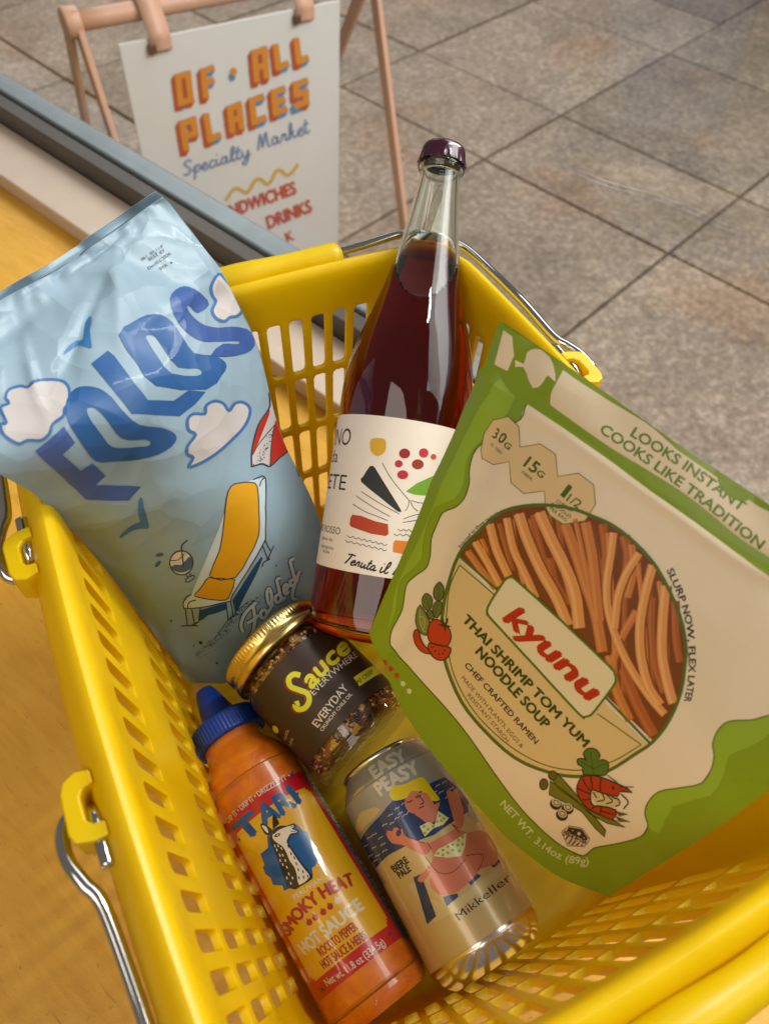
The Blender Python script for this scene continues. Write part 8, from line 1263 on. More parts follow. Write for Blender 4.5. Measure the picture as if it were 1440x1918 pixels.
["sunbather_print",84,5,"p",[[1034,4520,1110,4554,1190,4560,1260,4536,1304,4487,1314,4422,1287,4355,1230,4299,1153,4265,1073,4259,1005,4283,962,4332,953,4396,978,4464]]],
["sunbather_print",89,4,"p",[[-2451,3872,-2629,3767,-2764,3815,-2840,3988,-3102,3922,-3370,3901,-3364,4117,-3197,4477,-2925,5011,-2618,5510,-2298,5776,-2031,5889,-1871,5864,-1807,5697,-1880,5353,-2232,4346]]],
["sunbather_print",89,5,"p",[[58,3281,-156,3073,-447,2957,-789,3020,-1109,3178,-1295,3394,-1388,3635,-1375,3837,-1319,4045,-1329,4302,-1270,4557,-988,4797,-684,4937,-515,4866,-391,4676,-175,4099,-28,3945,88,3798,121,3540]]],
["sunbather_print",90,6,"p",[[473,2386,324,2277,113,2228,-483,2460,-1320,2499,-1524,2565,-1629,2724,-1679,3080,-1700,3480,-1776,3834,-1783,4073,-1552,4063,-1316,3916,-1311,3693,-1276,3431,-961,3152,-609,2950,-402,3010,-200,3110,120,3055,410,2939,531,2787,564,2627,551,2497]]],
["sunbather_print",91,6,"p",[[-29,4730,-543,4763,-773,5063,-1327,4537,-1669,5135,-1185,5283,-614,5183,-7,5302]]],
["sunbather_print",91,6,"p",[[108,6344,-290,6193,-1060,6253,-2180,6217,-1606,6808,-1176,7071,-502,6792]]],
["sunbather_print",92,7,"d",[[-232,4850,87,83,-344,5086,87,82,-100,5150,87,82,-660,5076,89,83,-1266,4797,96,84,-1402,5008,98,83,-1205,5054,95,83,-981,4985,92,83,-170,6353,86,80,-478,6347,87,80,-792,6340,89,80,-1084,6377,92,81,-1497,6336,98,81,-1817,6298,105,81,-1311,6523,95,80,-935,6603,90,80,-631,6590,88,80,-1228,6804,94,80,-351,6549,86,80,-1586,6613,100,81]]],
["sunbather_print",93,7,"s",[[-67,3314,-127,3390,-179,3421,-246,3422,-383,3396],[-108,3284,-164,3355,-190,3371,-237,3371,-370,3345]]],
["sunbather_print",93,7,"s",[[-581,3339,-685,3408,-750,3431,-820,3425,-950,3383],[-611,3297,-712,3364,-756,3380,-806,3375,-932,3335]]],
["sunbather_print",93,7,"s",[[-911,3267,-1110,3242],[-903,3216,-1102,3191]]],
["sunbather_print",93,7,"s",[[-717,3261,-809,3475,-839,3570,-850,3660,-847,3739,-829,3781,-791,3787,-635,3754],[-767,3242,-861,3458,-893,3560,-905,3658,-901,3749,-865,3820,-786,3838,-624,3803]]],
["sunbather_print",93,7,"s",[[-480,3963,-756,3972],[-480,3912,-757,3921]]],
["sunbather_print",94,7,"s",[[505,6100,420,6825,322,7120,142,7322,-90,7452,-353,7517,-649,7497,-1322,7324],[471,6099,386,6823,292,7108,122,7299,-102,7423,-354,7486,-640,7466,-1311,7293]]],
["sunbather_print",94,7,"s",[[-1404,7188,-2111,7424,-2340,7536,-2318,7652,-2144,7781,-1967,7889,-1831,7958,-1549,8050],[-1419,7159,-2130,7395,-2381,7519,-2360,7666,-2175,7804,-1993,7914,-1850,7986,-1565,8079]]],
["sunbather_print",94,7,"s",[[740,4898,526,5193,332,5425,158,5595],[711,4881,498,5175,307,5405,135,5573]]],
["sunbather_print",94,7,"s",[[59,5581,24,6018],[25,5580,-10,6018]]],
["sunbather_print",94,7,"s",[[-1622,5514,-1865,5815],[-1656,5496,-1901,5797]]],
["sunbather_print",94,7,"s",[[-1545,5187,-1748,6044],[-1585,5180,-1789,6037]]],
["sunbather_print",94,7,"s",[[605,6581,650,6735],[571,6592,617,6746]]],
["can_lettering",95,3,"t",[[824,1340,470,1319,119,1290,-231,1275,-581,1286,-936,1311,-1304,1327],[245,-773,186,-771,107,-774,-11,-778,-132,-779,-216,-780,-288,-787],"EASY",4]],
["can_lettering",95,3,"t",[[992,2282,596,2270,208,2249,-194,2241,-627,2258,-1092,2284,-1587,2298],[104,-722,98,-719,73,-719,19,-720,-32,-720,-54,-723,-63,-729],"PEASY",4]],
["can_lettering",96,3,"t",[[2554,5895,2233,5904,1939,5909,1665,5911,1404,5910],[78,-364,69,-362,63,-360,58,-359,54,-358],"BIERE",3]],
["can_lettering",96,3,"t",[[2384,6323,2151,6324,1932,6323,1723,6321,1523,6318],[83,-360,76,-358,71,-357,67,-356,64,-355],"PALE",3]],
["can_lettering",97,4,"t",[[556,9565,52,9529,-453,9491,-1000,9450,-1637,9404,-2409,9353,-3474,9293],[69,-371,66,-372,64,-373,65,-375,69,-378,80,-382,123,-389],"Mikkeller",0]]],
"jar":[
["brand_lettering",98,2,"s",[[99,2375,261,2104,376,1997,502,1941,636,1910,779,1908,921,1949,1037,2038,1132,2156,1204,2299,1235,2467,1194,2661,809,3453,804,3499,816,3558,851,3630,904,3697,961,3747,1030,3781,1122,3805,1217,3813,1292,3805,1362,3777,1446,3725,1516,3665,1541,3637,1541,3627,1532,3580,1513,3536,1532,3544,1627,3539,1425,3660],[362,2544,512,2292,529,2279,580,2258,652,2241,717,2238,756,2249,799,2285,854,2356,893,2436,907,2500,899,2551,524,3336,489,3522,517,3682,581,3818,667,3932,770,4022,894,4086,1035,4125,1183,4138,1336,4120,1487,4062,1629,3974,1754,3868,1857,3737,1896,3581,1875,3446,1821,3334,1711,3239,1506,3250,1278,3386]]],
["brand_lettering",98,2,"t",[[304,3522,-210,3480,-732,3418,-1277,3359,-1867,3317,-2539,3267,-3400,3155],[-44,-1063,-49,-1068,-78,-1075,-156,-1084,-256,-1101,-349,-1133,-521,-1203],"auce",3]],
["brand_lettering",99,3,"s",[[-44,2389,118,2120,233,2015,358,1959,491,1930,633,1930,773,1973,889,2063,982,2182,1053,2326,1084,2495,1044,2688,664,3475,659,3521,671,3580,706,3652,759,3720,815,3770,884,3805,974,3830,1068,3839,1141,3832,1210,3805,1292,3753,1361,3694,1385,3667,1385,3657,1377,3610,1358,3566,1376,3574,1469,3571,1272,3688],[219,2561,368,2311,386,2298,435,2277,508,2261,572,2260,610,2271,653,2308,707,2378,747,2459,761,2523,752,2574,381,3355,347,3541,375,3701,438,3837,524,3952,626,4044,749,4109,888,4149,1035,4163,1184,4148,1333,4091,1471,4005,1593,3901,1693,3771,1731,3616,1710,3480,1658,3368,1551,3271,1351,3280,1127,3413]]],
["brand_lettering",99,3,"t",[[162,3539,-352,3491,-880,3424,-1435,3359,-2043,3309,-2752,3245,-3715,3103],[-45,-1064,-50,-1069,-80,-1077,-161,-1088,-268,-1108,-378,-1147,-650,-1247],"auce",3]],
["label_lettering",100,2,"t",[[316,3900,-267,3896,-862,3868,-1474,3837,-2116,3812,-2854,3771,-3900,3643],[12,-377,10,-377,3,-379,-18,-383,-47,-390,-73,-400,-132,-423],"EVERYWHERE",0]],
["label_lettering",100,2,"t",[[1410,5320,928,5286,465,5239,11,5184,-442,5124,-907,5056,-1394,4973],[85,-453,79,-451,73,-449,66,-449,59,-449,58,-450,60,-451],"EVERYDAY",1]],
["label_lettering",100,2,"t",[[1375,5661,912,5632,467,5591,31,5546,-401,5503,-841,5457,-1299,5398],[36,-205,34,-204,31,-203,26,-203,21,-204,19,-204,19,-205],"CRUNCHY CHILE OIL",1]],
["flavour_pill",99,2,"s",[[-1992,5284,-2583,5303,-2889,5310,-4839,5244],[-2127,4649,-2762,4654,-3201,4652,-5284,4525]]],
["flavour_pill",101,3,"t",[[-2007,5107,-2356,5118,-2743,5119,-3190,5104,-3754,5061],[-52,-253,-57,-256,-65,-260,-79,-265,-109,-275],"AJI CRISP",1]],
["label_lettering",100,2,"t",[[-347,6250,-768,6253,-1205,6246,-1670,6227,-2179,6193],[-1,-121,-1,-122,-1,-122,-2,-123,-3,-124],"NET WT 8 OZ (226 G)",0]],
["label_spot#1",99,2,"p",[[4369,3374,4616,3275,4832,3140,4884,3018,4716,2945,4472,2909,4233,2909,4031,2948,3883,3023,3800,3125,3785,3236,3841,3335,3963,3401,4144,3417]]],
["label_spot#2",99,2,"p",[[3581,6969,3694,6918,3777,6830,3807,6724,3775,6622,3691,6542,3576,6501,3458,6506,3357,6555,3291,6640,3269,6744,3293,6847,3361,6929,3462,6972]]],
["label_lettering",100,2,"t",[[4146,4086,3807,4085,3530,4068,3290,4043,3074,4012],[236,-183,178,-168,150,-161,132,-156,119,-152],"SAUCE",0]],
["label_lettering",100,2,"t",[[4084,4551,3833,4552,3619,4545,3428,4532,3254,4515],[207,-176,169,-167,147,-161,132,-157,121,-154],"LIFE",0]]],
"sign":[
["sign_lettering",102,2,"p",[[8526,7687,9326,6815,10541,6916,10370,12907,9544,13831,8288,13701]]],
["sign_lettering",103,1,"p",[[8427,7783,9228,6910,12512,6665,12705,7782,11904,8669,8592,8903]]],
["sign_lettering",102,2,"p",[[10601,7536,11398,6660,12626,6761,12522,12773,11699,13699,10431,13570]]],
["sign_lettering",103,1,"p",[[8233,12623,9056,11712,12426,11493,12623,12672,11801,13598,8401,13806]]],
["sign_lettering",104,3,"p",[[10370,12907,10541,6916,9326,6815,9116,12782]]],
["sign_lettering",104,3,"p",[[9397,8021,12705,7782,12512,6665,9228,6910]]],
["sign_lettering",104,3,"p",[[11398,6660,11255,12647,12522,12773,12626,6761]]],
["sign_lettering",104,3,"p",[[12426,11493,9056,11712,9229,12885,12623,12672]]],
["sign_lettering",102,2,"p",[[13789,7691,14584,6807,15832,6937,15678,12612,14859,13544,13572,13385]]],
["sign_lettering",103,1,"p",[[13653,7827,14448,6943,17357,6608,17639,7732,16844,8629,13910,8957]]],
["sign_lettering",103,1,"p",[[13566,10058,14371,9156,17058,8857,17341,10010,16536,10924,13826,11217]]],
["sign_lettering",104,3,"p",[[15678,12612,15832,6937,14584,6807,14392,12457]]],
["sign_lettering",104,3,"p",[[14709,8064,17639,7732,17357,6608,14448,6943]]],
["sign_lettering",104,3,"p",[[14635,10306,17341,10010,17058,8857,14371,9156]]],
["sign_lettering",102,2,"p",[[24786,6409,25562,5513,26874,5658,26968,11864,26168,12814,24810,12636]]],
["sign_lettering",103,1,"p",[[24644,6552,25421,5655,28871,5273,29232,6411,28458,7321,24976,7695]]],
["sign_lettering",102,2,"p",[[26963,6171,27735,5272,29061,5417,29229,11638,28433,12591,27061,12413]]],
["sign_lettering",103,1,"p",[[24653,9437,25442,8517,28946,8147,29314,9322,28527,10256,24990,10618]]],
["sign_lettering",104,3,"p",[[26968,11864,26874,5658,25562,5513,25612,11690]]],
["sign_lettering",104,3,"p",[[25756,6788,29232,6411,28871,5273,25421,5655]]],
["sign_lettering",104,3,"p",[[27735,5272,27859,11465,29229,11638,29061,5417]]],
["sign_lettering",104,3,"p",[[25783,9688,29314,9322,28946,8147,25442,8517]]],
["sign_lettering",102,2,"p",[[29426,6239,30195,5335,31533,5421,32052,10528,31264,11478,29885,11367]]],
["sign_lettering",103,1,"p",[[29633,10334,30419,9397,33428,8868,33933,10051,33150,11001,30110,11527]]],
["sign_lettering",104,3,"p",[[30195,5335,30674,10422,32052,10528,31533,5421]]],
["sign_lettering",104,3,"p",[[30900,10579,33933,10051,33428,8868,30419,9397]]],
["sign_lettering",102,2,"p",[[34098,5902,34859,4991,36228,5093,36798,10269,36019,11226,34608,11097]]],
["sign_lettering",103,1,"p",[[34340,10061,35118,9116,37972,8638,38504,9832,37729,10789,34846,11264]]],
["sign_lettering",104,3,"p",[[34859,4991,35389,10144,36798,10269,36228,5093]]],
["sign_lettering",104,3,"p",[[35627,10309,38504,9832,37972,8638,35118,9116]]],
["sign_lettering",102,2,"p",[[7841,16546,8681,15605,9952,15703,9975,22082,9108,23080,7792,22952]]],
["sign_lettering",103,1,"p",[[7751,16639,8592,15697,12302,15439,12519,16670,11679,17628,7935,17873]]],
["sign_lettering",102,2,"p",[[10287,16379,11124,15434,12409,15532,12476,19574,11623,20556,10309,20438]]],
["sign_lettering",103,1,"p",[[7729,19416,8582,18452,12347,18209,12567,19478,11714,20459,7915,20689]]],
["sign_lettering",104,3,"p",[[9975,22082,9952,15703,8681,15605,8661,21959]]],
["sign_lettering",104,3,"p",[[8781,16921,12519,16670,12302,15439,8592,15697]]],
["sign_lettering",104,3,"p",[[11124,15434,11163,19460,12476,19574,12409,15532]]],
["sign_lettering",104,3,"p",[[12347,18209,8582,18452,8774,19713,12567,19478]]],
["sign_lettering",102,2,"p",[[13067,16343,13900,15393,15202,15479,15457,21538,14599,22543,13252,22429]]],
["sign_lettering",103,1,"p",[[13080,21279,13935,20288,17077,19798,17460,21089,16607,22095,13433,22580]]],
["sign_lettering",104,3,"p",[[13900,15393,14112,21428,15457,21538,15202,15479]]],
["sign_lettering",104,3,"p",[[14292,21577,17460,21089,17077,19798,13935,20288]]],
["sign_lettering",102,2,"p",[[18298,15905,19122,14947,20456,15088,20583,20858,19736,21869,18359,21697]]],
["sign_lettering",103,1,"p",[[18158,16058,18983,15099,22364,14677,22731,15918,21908,16892,18494,17306]]],
["sign_lettering",102,2,"p",[[20385,15647,21205,14687,22552,14827,22742,20609,21899,21622,20510,21451]]],
["sign_lettering",103,1,"p",[[18184,18637,19020,17657,22446,17243,22819,18520,21984,19516,18524,19922]]],
["sign_lettering",104,3,"p",[[20583,20858,20456,15088,19122,14947,19208,20691]]],
["sign_lettering",104,3,"p",[[19324,16336,22731,15918,22364,14677,18983,15099]]],
["sign_lettering",104,3,"p",[[21205,14686,21354,20442,22742,20609,22552,14827]]],
["sign_lettering",104,3,"p",[[19365,18930,22819,18520,22446,17243,19020,17657]]],
["sign_lettering",103,1,"p",[[23204,15555,24020,14590,27482,14192,27876,15442,27062,16423,23566,16813]]],
["sign_lettering",102,2,"p",[[23352,15397,24167,14432,25532,14599,25678,20321,24840,21338,23433,21139]]],
["sign_lettering",103,1,"p",[[23263,19993,24098,18991,27640,18609,28044,19921,27212,20940,23635,21313]]],
["sign_lettering",104,3,"p",[[27482,14192,24020,14590,24387,15836,27876,15442]]],
["sign_lettering",104,3,"p",[[24167,14432,24272,20127,25678,20321,25532,14599]]],
["sign_lettering",104,3,"p",[[24474,20299,28044,19921,27640,18609,24098,18991]]],
["sign_lettering",103,1,"p",[[28219,15024,29025,14052,32403,13595,32865,14847,32062,15833,28649,16285]]],
["sign_lettering",102,2,"p",[[28375,14850,29180,13879,30577,14045,30859,19586,30033,20608,28594,20409]]],
["sign_lettering",103,1,"p",[[28382,19276,29206,18269,32660,17822,33134,19134,32313,20157,28823,20596]]],
["sign_lettering",103,1,"p",[[28300,17127,29114,16138,32218,15727,32684,17008,31871,18012,28735,18417]]],
["sign_lettering",104,3,"p",[[32403,13595,29025,14052,29460,15302,32865,14847]]],
["sign_lettering",104,3,"p",[[29180,13879,29422,19392,30859,19586,30577,14045]]],
["sign_lettering",104,3,"p",[[29652,19577,33134,19134,32660,17822,29206,18269]]],
["sign_lettering",104,3,"p",[[29555,17416,32684,17008,32218,15727,29114,16138]]],
["sign_lettering",103,1,"p",[[33365,14489,34162,13510,37768,13081,38251,14344,37458,15338,33815,15759]]],
["sign_lettering",102,2,"p",[[33545,14300,34341,13322,35772,13548,35852,16882,35045,17892,33587,17643]]],
["sign_lettering",103,1,"p",[[33429,16497,34234,15502,37919,15357,38295,16660,37492,17673,33772,17803]]],
["sign_lettering",102,2,"p",[[35845,16275,36645,15277,38107,15514,38229,18933,37417,19965,35928,19704]]],
["sign_lettering",103,1,"p",[[33416,18840,34230,17825,37917,17411,38412,18735,37601,19766,33876,20171]]],
["sign_lettering",104,3,"p",[[37768,13081,34162,13510,34616,14769,38251,14344]]],
["sign_lettering",104,3,"p",[[34341,13322,34396,16639,35852,16882,35772,13548]]],
["sign_lettering",104,3,"p",[[34581,16797,38295,16660,37919,15357,34234,15502]]],
["sign_lettering",104,3,"p",[[36645,15277,36741,18677,38229,18933,38107,15514]]],
["sign_lettering",104,3,"p",[[37917,17411,34230,17825,34695,19144,38412,18735]]],
["sign_lettering",103,1,"p",[[21719,9856,21609,10181,21375,10412,21064,10504,20739,10438,20465,10227,20296,9915,20264,9563,20375,9241,20608,9012,20915,8921,21238,8985,21512,9193,21684,9503]]],
["sign_lettering",104,3,"p",[[22145,8890,22036,9212,21804,9442,21495,9533,21171,9468,20896,9260,20727,8951,20694,8602,20805,8283,21036,8056,21342,7965,21664,8028,21938,8233,22110,8541]]],
["sign_script",105,1,"s",[[10224,24354,9638,23970,9238,23883,8828,24039,8448,24322,8227,24699,8410,25110,8988,25631,9384,26097,9405,26204,9243,26473,8921,26799,8638,26979,8483,26959,7939,26631],[10030,24684,9485,24323,9320,24281,9048,24392,8743,24618,8623,24773,8690,24852,9258,25361,9719,25908,9798,26339,9569,26749,9193,27131,8783,27377,8359,27337,7762,26980]]],
["sign_script",105,1,"s",[[10286,27000,10851,25819,10604,25539,9945,28603],[9918,26787,10491,25594,11003,25653,10345,28737]]],
["sign_script",105,1,"s",[[10766,26102,11346,25795,11436,25764,11479,25837,11557,26068,11556,26276,11404,26504,11130,26763,10904,26911,10850,26913,10537,26711],[10549,25735,11157,25415,11536,25382,11827,25668,11959,26049,11944,26445,11727,26793,11404,27099,11079,27303,10736,27295,10351,27055]]],
["sign_script",105,1,"s",[[12041,26713,13035,26423,13421,26222,13500,25828,13295,25482,12932,25318,12592,25477,12266,25760,12034,26086,11984,26454,12062,26817,12242,27122,12543,27280,12858,27299,13186,27222,13823,26706],[11886,26315,12862,26030,13107,25920,13101,25872,13026,25756,13009,25727,12853,25821,12580,26059,12413,26284,12392,26482,12444,26715,12511,26843,12593,26877,12778,26884,12936,26862,13541,26371]]],
["sign_script",105,1,"s",[[15228,25517,14828,25274,14476,25278,14165,25510,13866,25852,13685,26230,13739,26637,13957,27007,14322,27240,14724,27159,15419,26751],[15045,25859,14721,25653,14682,25657,14469,25824,14214,26115,14091,26352,14124,26540,14247,26751,14341,26829,14506,26779,15175,26385]]],
["sign_script",105,1,"s",[[15414,25374,15286,26184,15276,26558,15376,26869,15586,27111,15909,27193,16182,27046,16625,26607],[15823,25490,15698,26288,15689,26565,15737,26714,15786,26775,15780,26782,15885,26713,16311,26292]]],
["sign_script",105,1,"s",[[15989,24730,16073,24537],[15606,24529,15691,24336]]],
["sign_script",105,1,"s",[[17996,25411,17505,25176,17139,25185,16829,25424,16556,25771,16396,26145,16455,26543,16665,26904,17024,27127,17388,27012,17699,26753,17947,26448,18092,26055,17783,25349,17642,26050,17610,26472,17717,26786,17940,27016,18258,27089,18529,26949,18970,26535],[17858,25778,17431,25567,17349,25568,17148,25732,16919,26022,16809,26260,16845,26451,16964,26656,17010,26710,17132,26647,17380,26437,17574,26205,17684,25901,18187,25514,18057,26171,18029,26502,18072,26616,18119,26667,18126,26675,18233,26610,18656,26212]]],
["sign_script",105,1,"s",[[18993,26582,19684,25437,19933,24896,20012,24371,19972,23908,19793,23542,19386,23570,19146,23852,18971,24273,18876,24896,18828,25653,18844,26277,18962,26690,19200,26973,19541,27084,19837,26944,20276,26488],[18622,26329,19308,25197,19528,24723,19592,24294,19561,23922,19567,23848,19677,23901,19517,24092,19378,24425,19294,24997,19249,25725,19263,26292,19338,26558,19418,26650,19437,26665,19529,26610,19947,26176]]],
["sign_script",105,1,"s",[[20507,23909,20206,25544,20141,26213,20242,26668,20511,26957,20854,27043,21144,26904,21583,26447],[20922,24040,20625,25670,20566,26272,20625,26547,20696,26611,20735,26624,20834,26569,21251,26133]]],
["sign_script",105,1,"s",[[20006,25248,21428,25086],[19895,24837,21314,24675]]],
["sign_script",105,1,"s",[[21377,25197,21386,25893,21462,26248,21656,26557,21936,26799,22305,26882,22624,26695,23060,26105,22795,25228,22712,26517,22592,27227,22388,27664,22130,27984,21941,28128,21822,28109,21687,28005,21661,27953,21865,27731,22721,27091,23700,26487],[21802,25259,21812,25932,21856,26153,21964,26319,22099,26440,22159,26466,22285,26383,22659,25891,23220,25251,23142,26628,23010,27404,22770,27927,22461,28313,22125,28542,21703,28496,21342,28201,21252,27752,21556,27388,22438,26729,23427,26119]]],
["sign_script#2",105,1,"s",[[25592,26051,26249,22841,26027,22737,26018,22899,26173,24154,26246,25364,26737,25709,27354,23276,27545,22786,27422,22648,27361,22780,27434,24057,27583,25132,27724,25582,28072,25862,28544,25866],[25164,25898,25828,22690,26247,22429,26443,22911,26605,24192,26680,25403,26316,25522,26934,23105,27147,22559,27583,22303,27793,22819,27868,24097,28014,25139,28105,25445,28098,25452,28455,25442]]],
["sign_script#2",105,1,"s",[[30152,23981,29634,23735,29246,23760,28961,24040,28725,24436,28608,24849,28704,25270,28945,25656,29341,25897,29710,25751,29992,25448,30206,25100,30307,24661,29907,23909,29841,24696,29853,25160,29985,25489,30228,25734,30580,25807,30841,25637,31237,25156],[30018,24347,29575,24129,29517,24131,29335,24323,29136,24660,29048,24944,29109,25182,29256,25420,29293,25475,29390,25403,29616,25157,29787,24885,29867,24531,30344,24050,30284,24797,30292,25180,30354,25328,30409,25389,30391,25394,30485,25319,30864,24856]]],
["sign_script#2",105,1,"s",[[31269,25195,31683,23887,31306,23819,31320,24009,31687,24347,32138,24109,31957,23887,31885,24978,31997,25324,32209,25592,32580,25699,32843,25518,33238,25005],[30839,25001,31259,23685,31732,23786,31752,23998,31517,23934,31898,23717,32401,23942,32333,25062,32392,25205,32448,25287,32389,25284,32474,25206,32855,24711]]],
["sign_script#2",105,1,"s",[[33267,25049,33729,23595,33877,22959,33882,22410,33791,21965,33441,21618,33170,21875,33045,22299,32965,22885,33039,25413],[32834,24851,33295,23409,33434,22825,33437,22355,33366,22000,33526,22030,33592,22084,33483,22454,33411,22972,33490,25492]]],
["sign_script#2",105,1,"s",[[33452,24721,34332,23750,33724,23894,33623,24298,33746,24740,33973,25184,34350,25518,34765,25400,35243,24865],[33085,24409,33994,23412,34148,24116,34073,24378,34164,24670,34338,25012,34399,25114,34417,25061,34868,24553]]],
["sign_script#2",105,1,"s",[[35172,24817,36157,24446,36528,24200,36543,23784,36283,23415,35856,23238,35518,23435,35228,23770,35043,24145,35052,24546,35189,24943,35419,25272,35769,25445,36113,25455,36419,25371,36665,25184,37034,24728],[34928,24417,35894,24054,36127,23920,36114,23830,36005,23682,36007,23655,35871,23765,35626,24048,35488,24318,35499,24565,35597,24844,35696,24999,35776,25030,35956,25030,36139,24982,36291,24863,36646,24426]]],
["sign_script#2",105,1,"s",[[36909,21842,36822,23694,36845,24444,37001,24934,37306,25239,37690,25328,37974,25157,38356,24624],[37361,21951,37278,23799,37299,24489,37403,24818,37490,24896,37506,24906,37590,24843,37954,24334]]],
["sign_script#2",105,1,"s",[[36592,23335,38008,23098],[36418,22921,37830,22684]]],
["sign_squiggle",106,1,"s",[[16822,35774,18275,34135,18656,33804,18933,33646,19104,33602,19258,33626,19481,33710,19802,33923,20695,34741,21564,35361,22077,35394,22458,35168,22935,34668,24028,33300,24452,32926,24714,32862,24904,32905,25512,33288,25715,33499,26264,34314,26700,34690,27181,34802,27609,34700,28249,34219,28651,33702,29451,32457,29757,32128,29923,32073,30002,32088,30502,32412,30702,32621,31289,33427,31717,33803,32167,33985,32589,34022,32998,33931,33416,33723,33876,33366,35280,31931],[16231,35189,17693,33549,18153,33148,18551,32920,18938,32827,19329,32876,19740,33033,20219,33352,21105,34159,21842,34683,21702,34641,21897,34524,22309,34093,23410,32722,23973,32233,24547,32083,25122,32212,25892,32690,26302,33105,26844,33905,26954,34003,27015,34004,27112,33989,27641,33591,27966,33169,28773,31920,29207,31464,29694,31294,30224,31401,30900,31833,31288,32223,31863,33009,32034,33158,32180,33209,32349,33224,32571,33172,32869,33024,33242,32736,34632,31321]]],
["sign_menu_lettering",107,1,"t",[[13531,40133,18580,39796,23714,39452,28936,39103,34248,38748],[-181,-3032,-256,-3052,-334,-3073,-414,-3094,-497,-3115],"SANDWICHES",3]],
["sign_menu_lettering",107,1,"t",[[26445,45804,29372,45539,32325,45272,35303,45002,38307,44730],[-479,-3282,-526,-3292,-574,-3302,-623,-3312,-673,-3322],"DRINKS",3]],
["sign_menu_lettering",107,1,"t",[[31106,51069,31618,51027,32131,50985,32645,50942,33160,50900],[-555,-2670,-562,-2671,-569,-2673,-576,-2674,-583,-2676],"K",3]]],
}

# ---------------------------------------------------------------- lay the artwork on the packages
def ink(kind, col):
    key = kind+col
    if key in _mats: return _mats[key]
    k = dict(bag=dict(rough=0.46, coat=0.05, bump=BAG_BUMP), pouch=dict(rough=0.42, bump=POUCH_BUMP), wine=dict(rough=0.72), hot=dict(rough=0.30, coat=0.85), can=dict(rough=0.26, metal=0.15, coat=0.5), jar=dict(rough=0.45), sign=dict(rough=0.55))[kind]
    return mat(key, col, **k)
# text outlines of the built-in font, flattened to triangles (unit: cap height)
_txt = {}
def flatten_texts(strings):
    objs = []
    for s in ['H']+sorted(set(strings)):
        c = bpy.data.curves.new('t', 'FONT'); c.body = s; c.size = 1.0; c.resolution_u = 3
        o = bpy.data.objects.new('t', c); C.objects.link(o); objs.append((s, o))
    dg = bpy.context.evaluated_depsgraph_get(); dg.update()
    for s, o in objs:
        me = o.evaluated_get(dg).to_mesh()
        V = np.array([v.co[:2] for v in me.vertices]); F = [tuple(p.vertices) for p in me.polygons]
        if s == 'H' and 'H' not in _txt: flatten_texts.cap = V[:, 1].max()
        if len(V): V = V/flatten_texts.cap; V[:, 0] -= V[:, 0].min(); V[:, 0] /= max(V[:, 0].max(), 1e-6)
        _txt[s] = (V, F); o.to_mesh_clear()
    for s, o in objs:
        c = o.data; bpy.data.objects.remove(o); bpy.data.curves.remove(c)
flatten_texts([d[2] for L in ART.values() for (_, _, _, t, d) in L if t == 't'])
def pairs(a, k): return np.array(a, float).reshape(-1, 2)/k
def item_mesh(t, d, k):
    """2-D vertices, faces (label coordinates) and the extra copies that make bold type"""
    if t == 'p':
        loops = [pairs(l, k) for l in d]; V = np.vstack(loops)
        tri = tessellate_polygon([[Vector((p[0]*100, p[1]*100, 0)) for p in l] for l in loops])
        return [(V, [tuple(x) for x in tri])]
    if t in 'sc':
        A, B = pairs(d[0], k), pairs(d[1], k); n = len(A); V = np.vstack([A, B])
        return [(V, [(i, (i+1) % n, n+(i+1) % n, n+i) for i in range(n if t == 'c' else n-1)])]
    if t == 'd':
        V = []; F = []
        for x, y, ra_, rb_ in np.array(d[0], float).reshape(-1, 4)/k:
            b = len(V); V += [(x+ra_*math.cos(a), y+rb_*math.sin(a)) for a in np.linspace(0, 6.283, 6, endpoint=False)]; F.append(tuple(range(b, b+6)))
        return [(np.array(V), F)]
    base, up, s, bold = pairs(d[0], k), pairs(d[1], k), d[2], d[3]
    V, F = _txt[s]; L = len(base)-1; out = []
    asp = np.linalg.norm(base[-1]-base[0])/max(np.linalg.norm(up[0]), 1e-9)     # width over height
    e = 0.018*bold
    for dx, dy in [(0, 0)]+([(e, 0), (-e, 0), (0, e), (0, -e)] if bold else []):
        x = np.clip(V[:, 0]+dx/asp, -0.02, 1.02)*L; i = np.clip(np.floor(x).astype(int), 0, L-1); f = (x-i)[:, None]
        Bp = base[i]*(1-f)+base[i+1]*f; Up = up[i]*(1-f)+up[i+1]*f
        out.append((Bp+Up*(V[:, 1]+dy)[:, None], F))
    return out
def sliced(V, F, du, dv):
    """cut the flat faces along a grid so that they can follow a curved surface"""
    bm = bmesh.new(); vs = [bm.verts.new((p[0], p[1], 0)) for p in V]
    for f in F:
        try: bm.faces.new([vs[i] for i in f])
        except ValueError: pass
    lo, hi = V.min(0), V.max(0)
    for ax, st in ((0, du), (1, dv)):
        for q in range(int(math.floor(lo[ax]/st))+1, int(math.ceil(hi[ax]/st))):
            co = [0, 0, 0]; no = [0, 0, 0]; co[ax] = q*st; no[ax] = 1
            bmesh.ops.bisect_plane(bm, geom=bm.verts[:]+bm.edges[:]+bm.faces[:], dist=1e-7, plane_co=co, plane_no=no)
    bm.verts.index_update(); V2 = np.array([v.co[:2] for v in bm.verts]); F2 = [tuple(v.index for v in f.verts) for f in bm.faces]
    bm.free(); return V2, F2
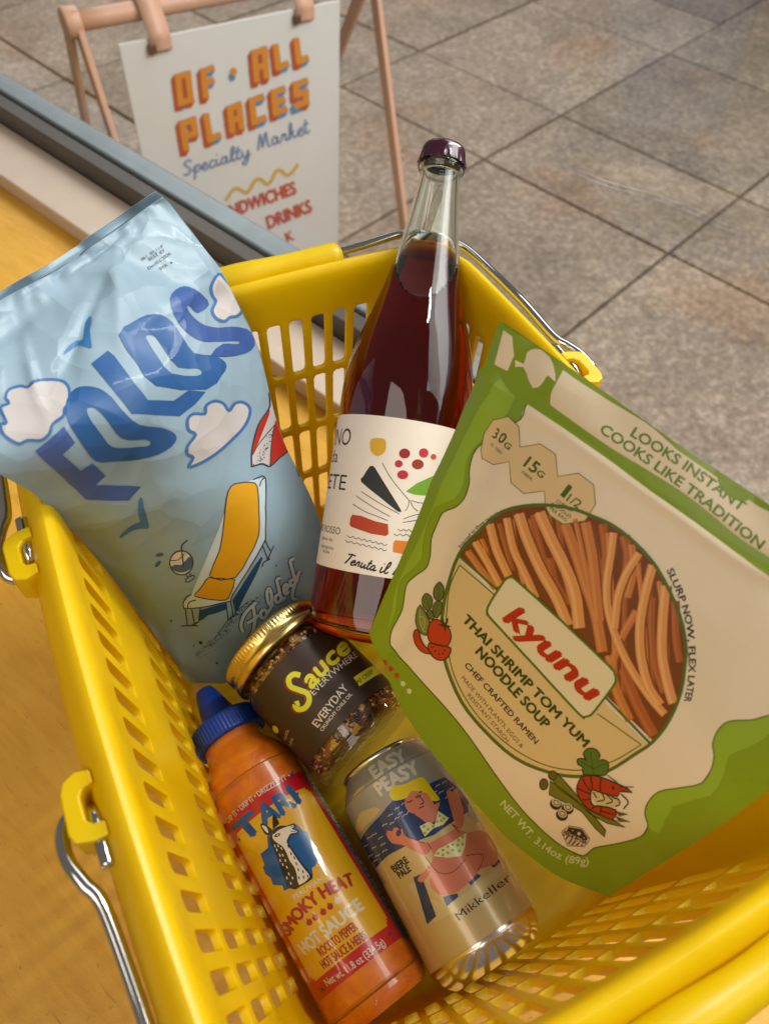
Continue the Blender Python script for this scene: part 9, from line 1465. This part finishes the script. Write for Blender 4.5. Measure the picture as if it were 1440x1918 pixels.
def lay(kind, parent, S, k, du, dv, h0, step, lim):
    groups = {}
    for n_, (nm, ci, layer, t, d) in enumerate(ART[kind]): groups.setdefault((nm, n_ if t == 't' else -1), []).append((ci, layer+0.035*(n_ % 9), t, d))
    for (nm, _), items in groups.items():
        nm = nm.split('#')[0]
        V = []; F = []; MI = []; ms = []
        for (ci, layer, t, d) in items:
            m = ink(kind, INK[ci])
            if m not in ms: ms.append(m)
            for n_, (v2, f2) in enumerate(item_mesh(t, d, k)):
                if not len(v2) or not f2: continue
                v2, f2 = sliced(v2, f2, du, dv)
                v2 = np.clip(v2, lim[0], lim[1])
                P3 = S(v2[:, 0], v2[:, 1], h0+step*(layer+0.055*n_)); b = len(V); V += list(P3)
                ex = S(v2[:, 0], v2[:, 1], h0+step*layer+0.01)-P3
                for f in f2:
                    a, b_, c_ = P3[f[0]], P3[f[1]], P3[f[2]]
                    fl = np.cross(b_-a, c_-a)@ex[f[0]] < 0
                    F.append(tuple(b+i for i in (f[::-1] if fl else f))); MI.append(ms.index(m))
        o_ = part(nm, V, F, ms, parent, True, MI)
        if all(t == 'd' for _, _, t, _ in items): o_['kind'] = 'stuff'
E5 = 1e5
lay('bag', bag, S_bag, 1e4, 1/72, 1/120, 0.00012, 0.00007, ([0.003, 0.003], [0.997, 0.997]))
lay('pouch', pouch, S_pouch, 1e4, 1/80, 1/80, 0.00010, 0.00005, ([0.003, 0.003], [0.997, 0.997]))
lay('wine', bottle, S_bottle, E5, 0.0025, 0.05, 0.00012, 0.00004, ([-0.0755, 0.0397], [0.0695, 0.1298]))
lay('hot', hot, S_hot, E5, 0.0018, 0.05, 0.00003, 0.00004, ([-0.062, 0.0], [0.062, 0.13]))
lay('can', can, S_can, E5, 0.0020, 0.0060, 0.00002, 0.00004, ([-0.075, 0.0045], [0.075, 0.1084]))
lay('jar', jar, S_jar, E5, 0.0020, 0.05, 0.00025, 0.00004, ([-0.085, 0.0126], [0.085, 0.0599]))
lay('sign', panel, S_sign, E5, 1.0, 1.0, 0.0004, 0.0003, ([0.002, 0.002], [0.455, 0.60]))
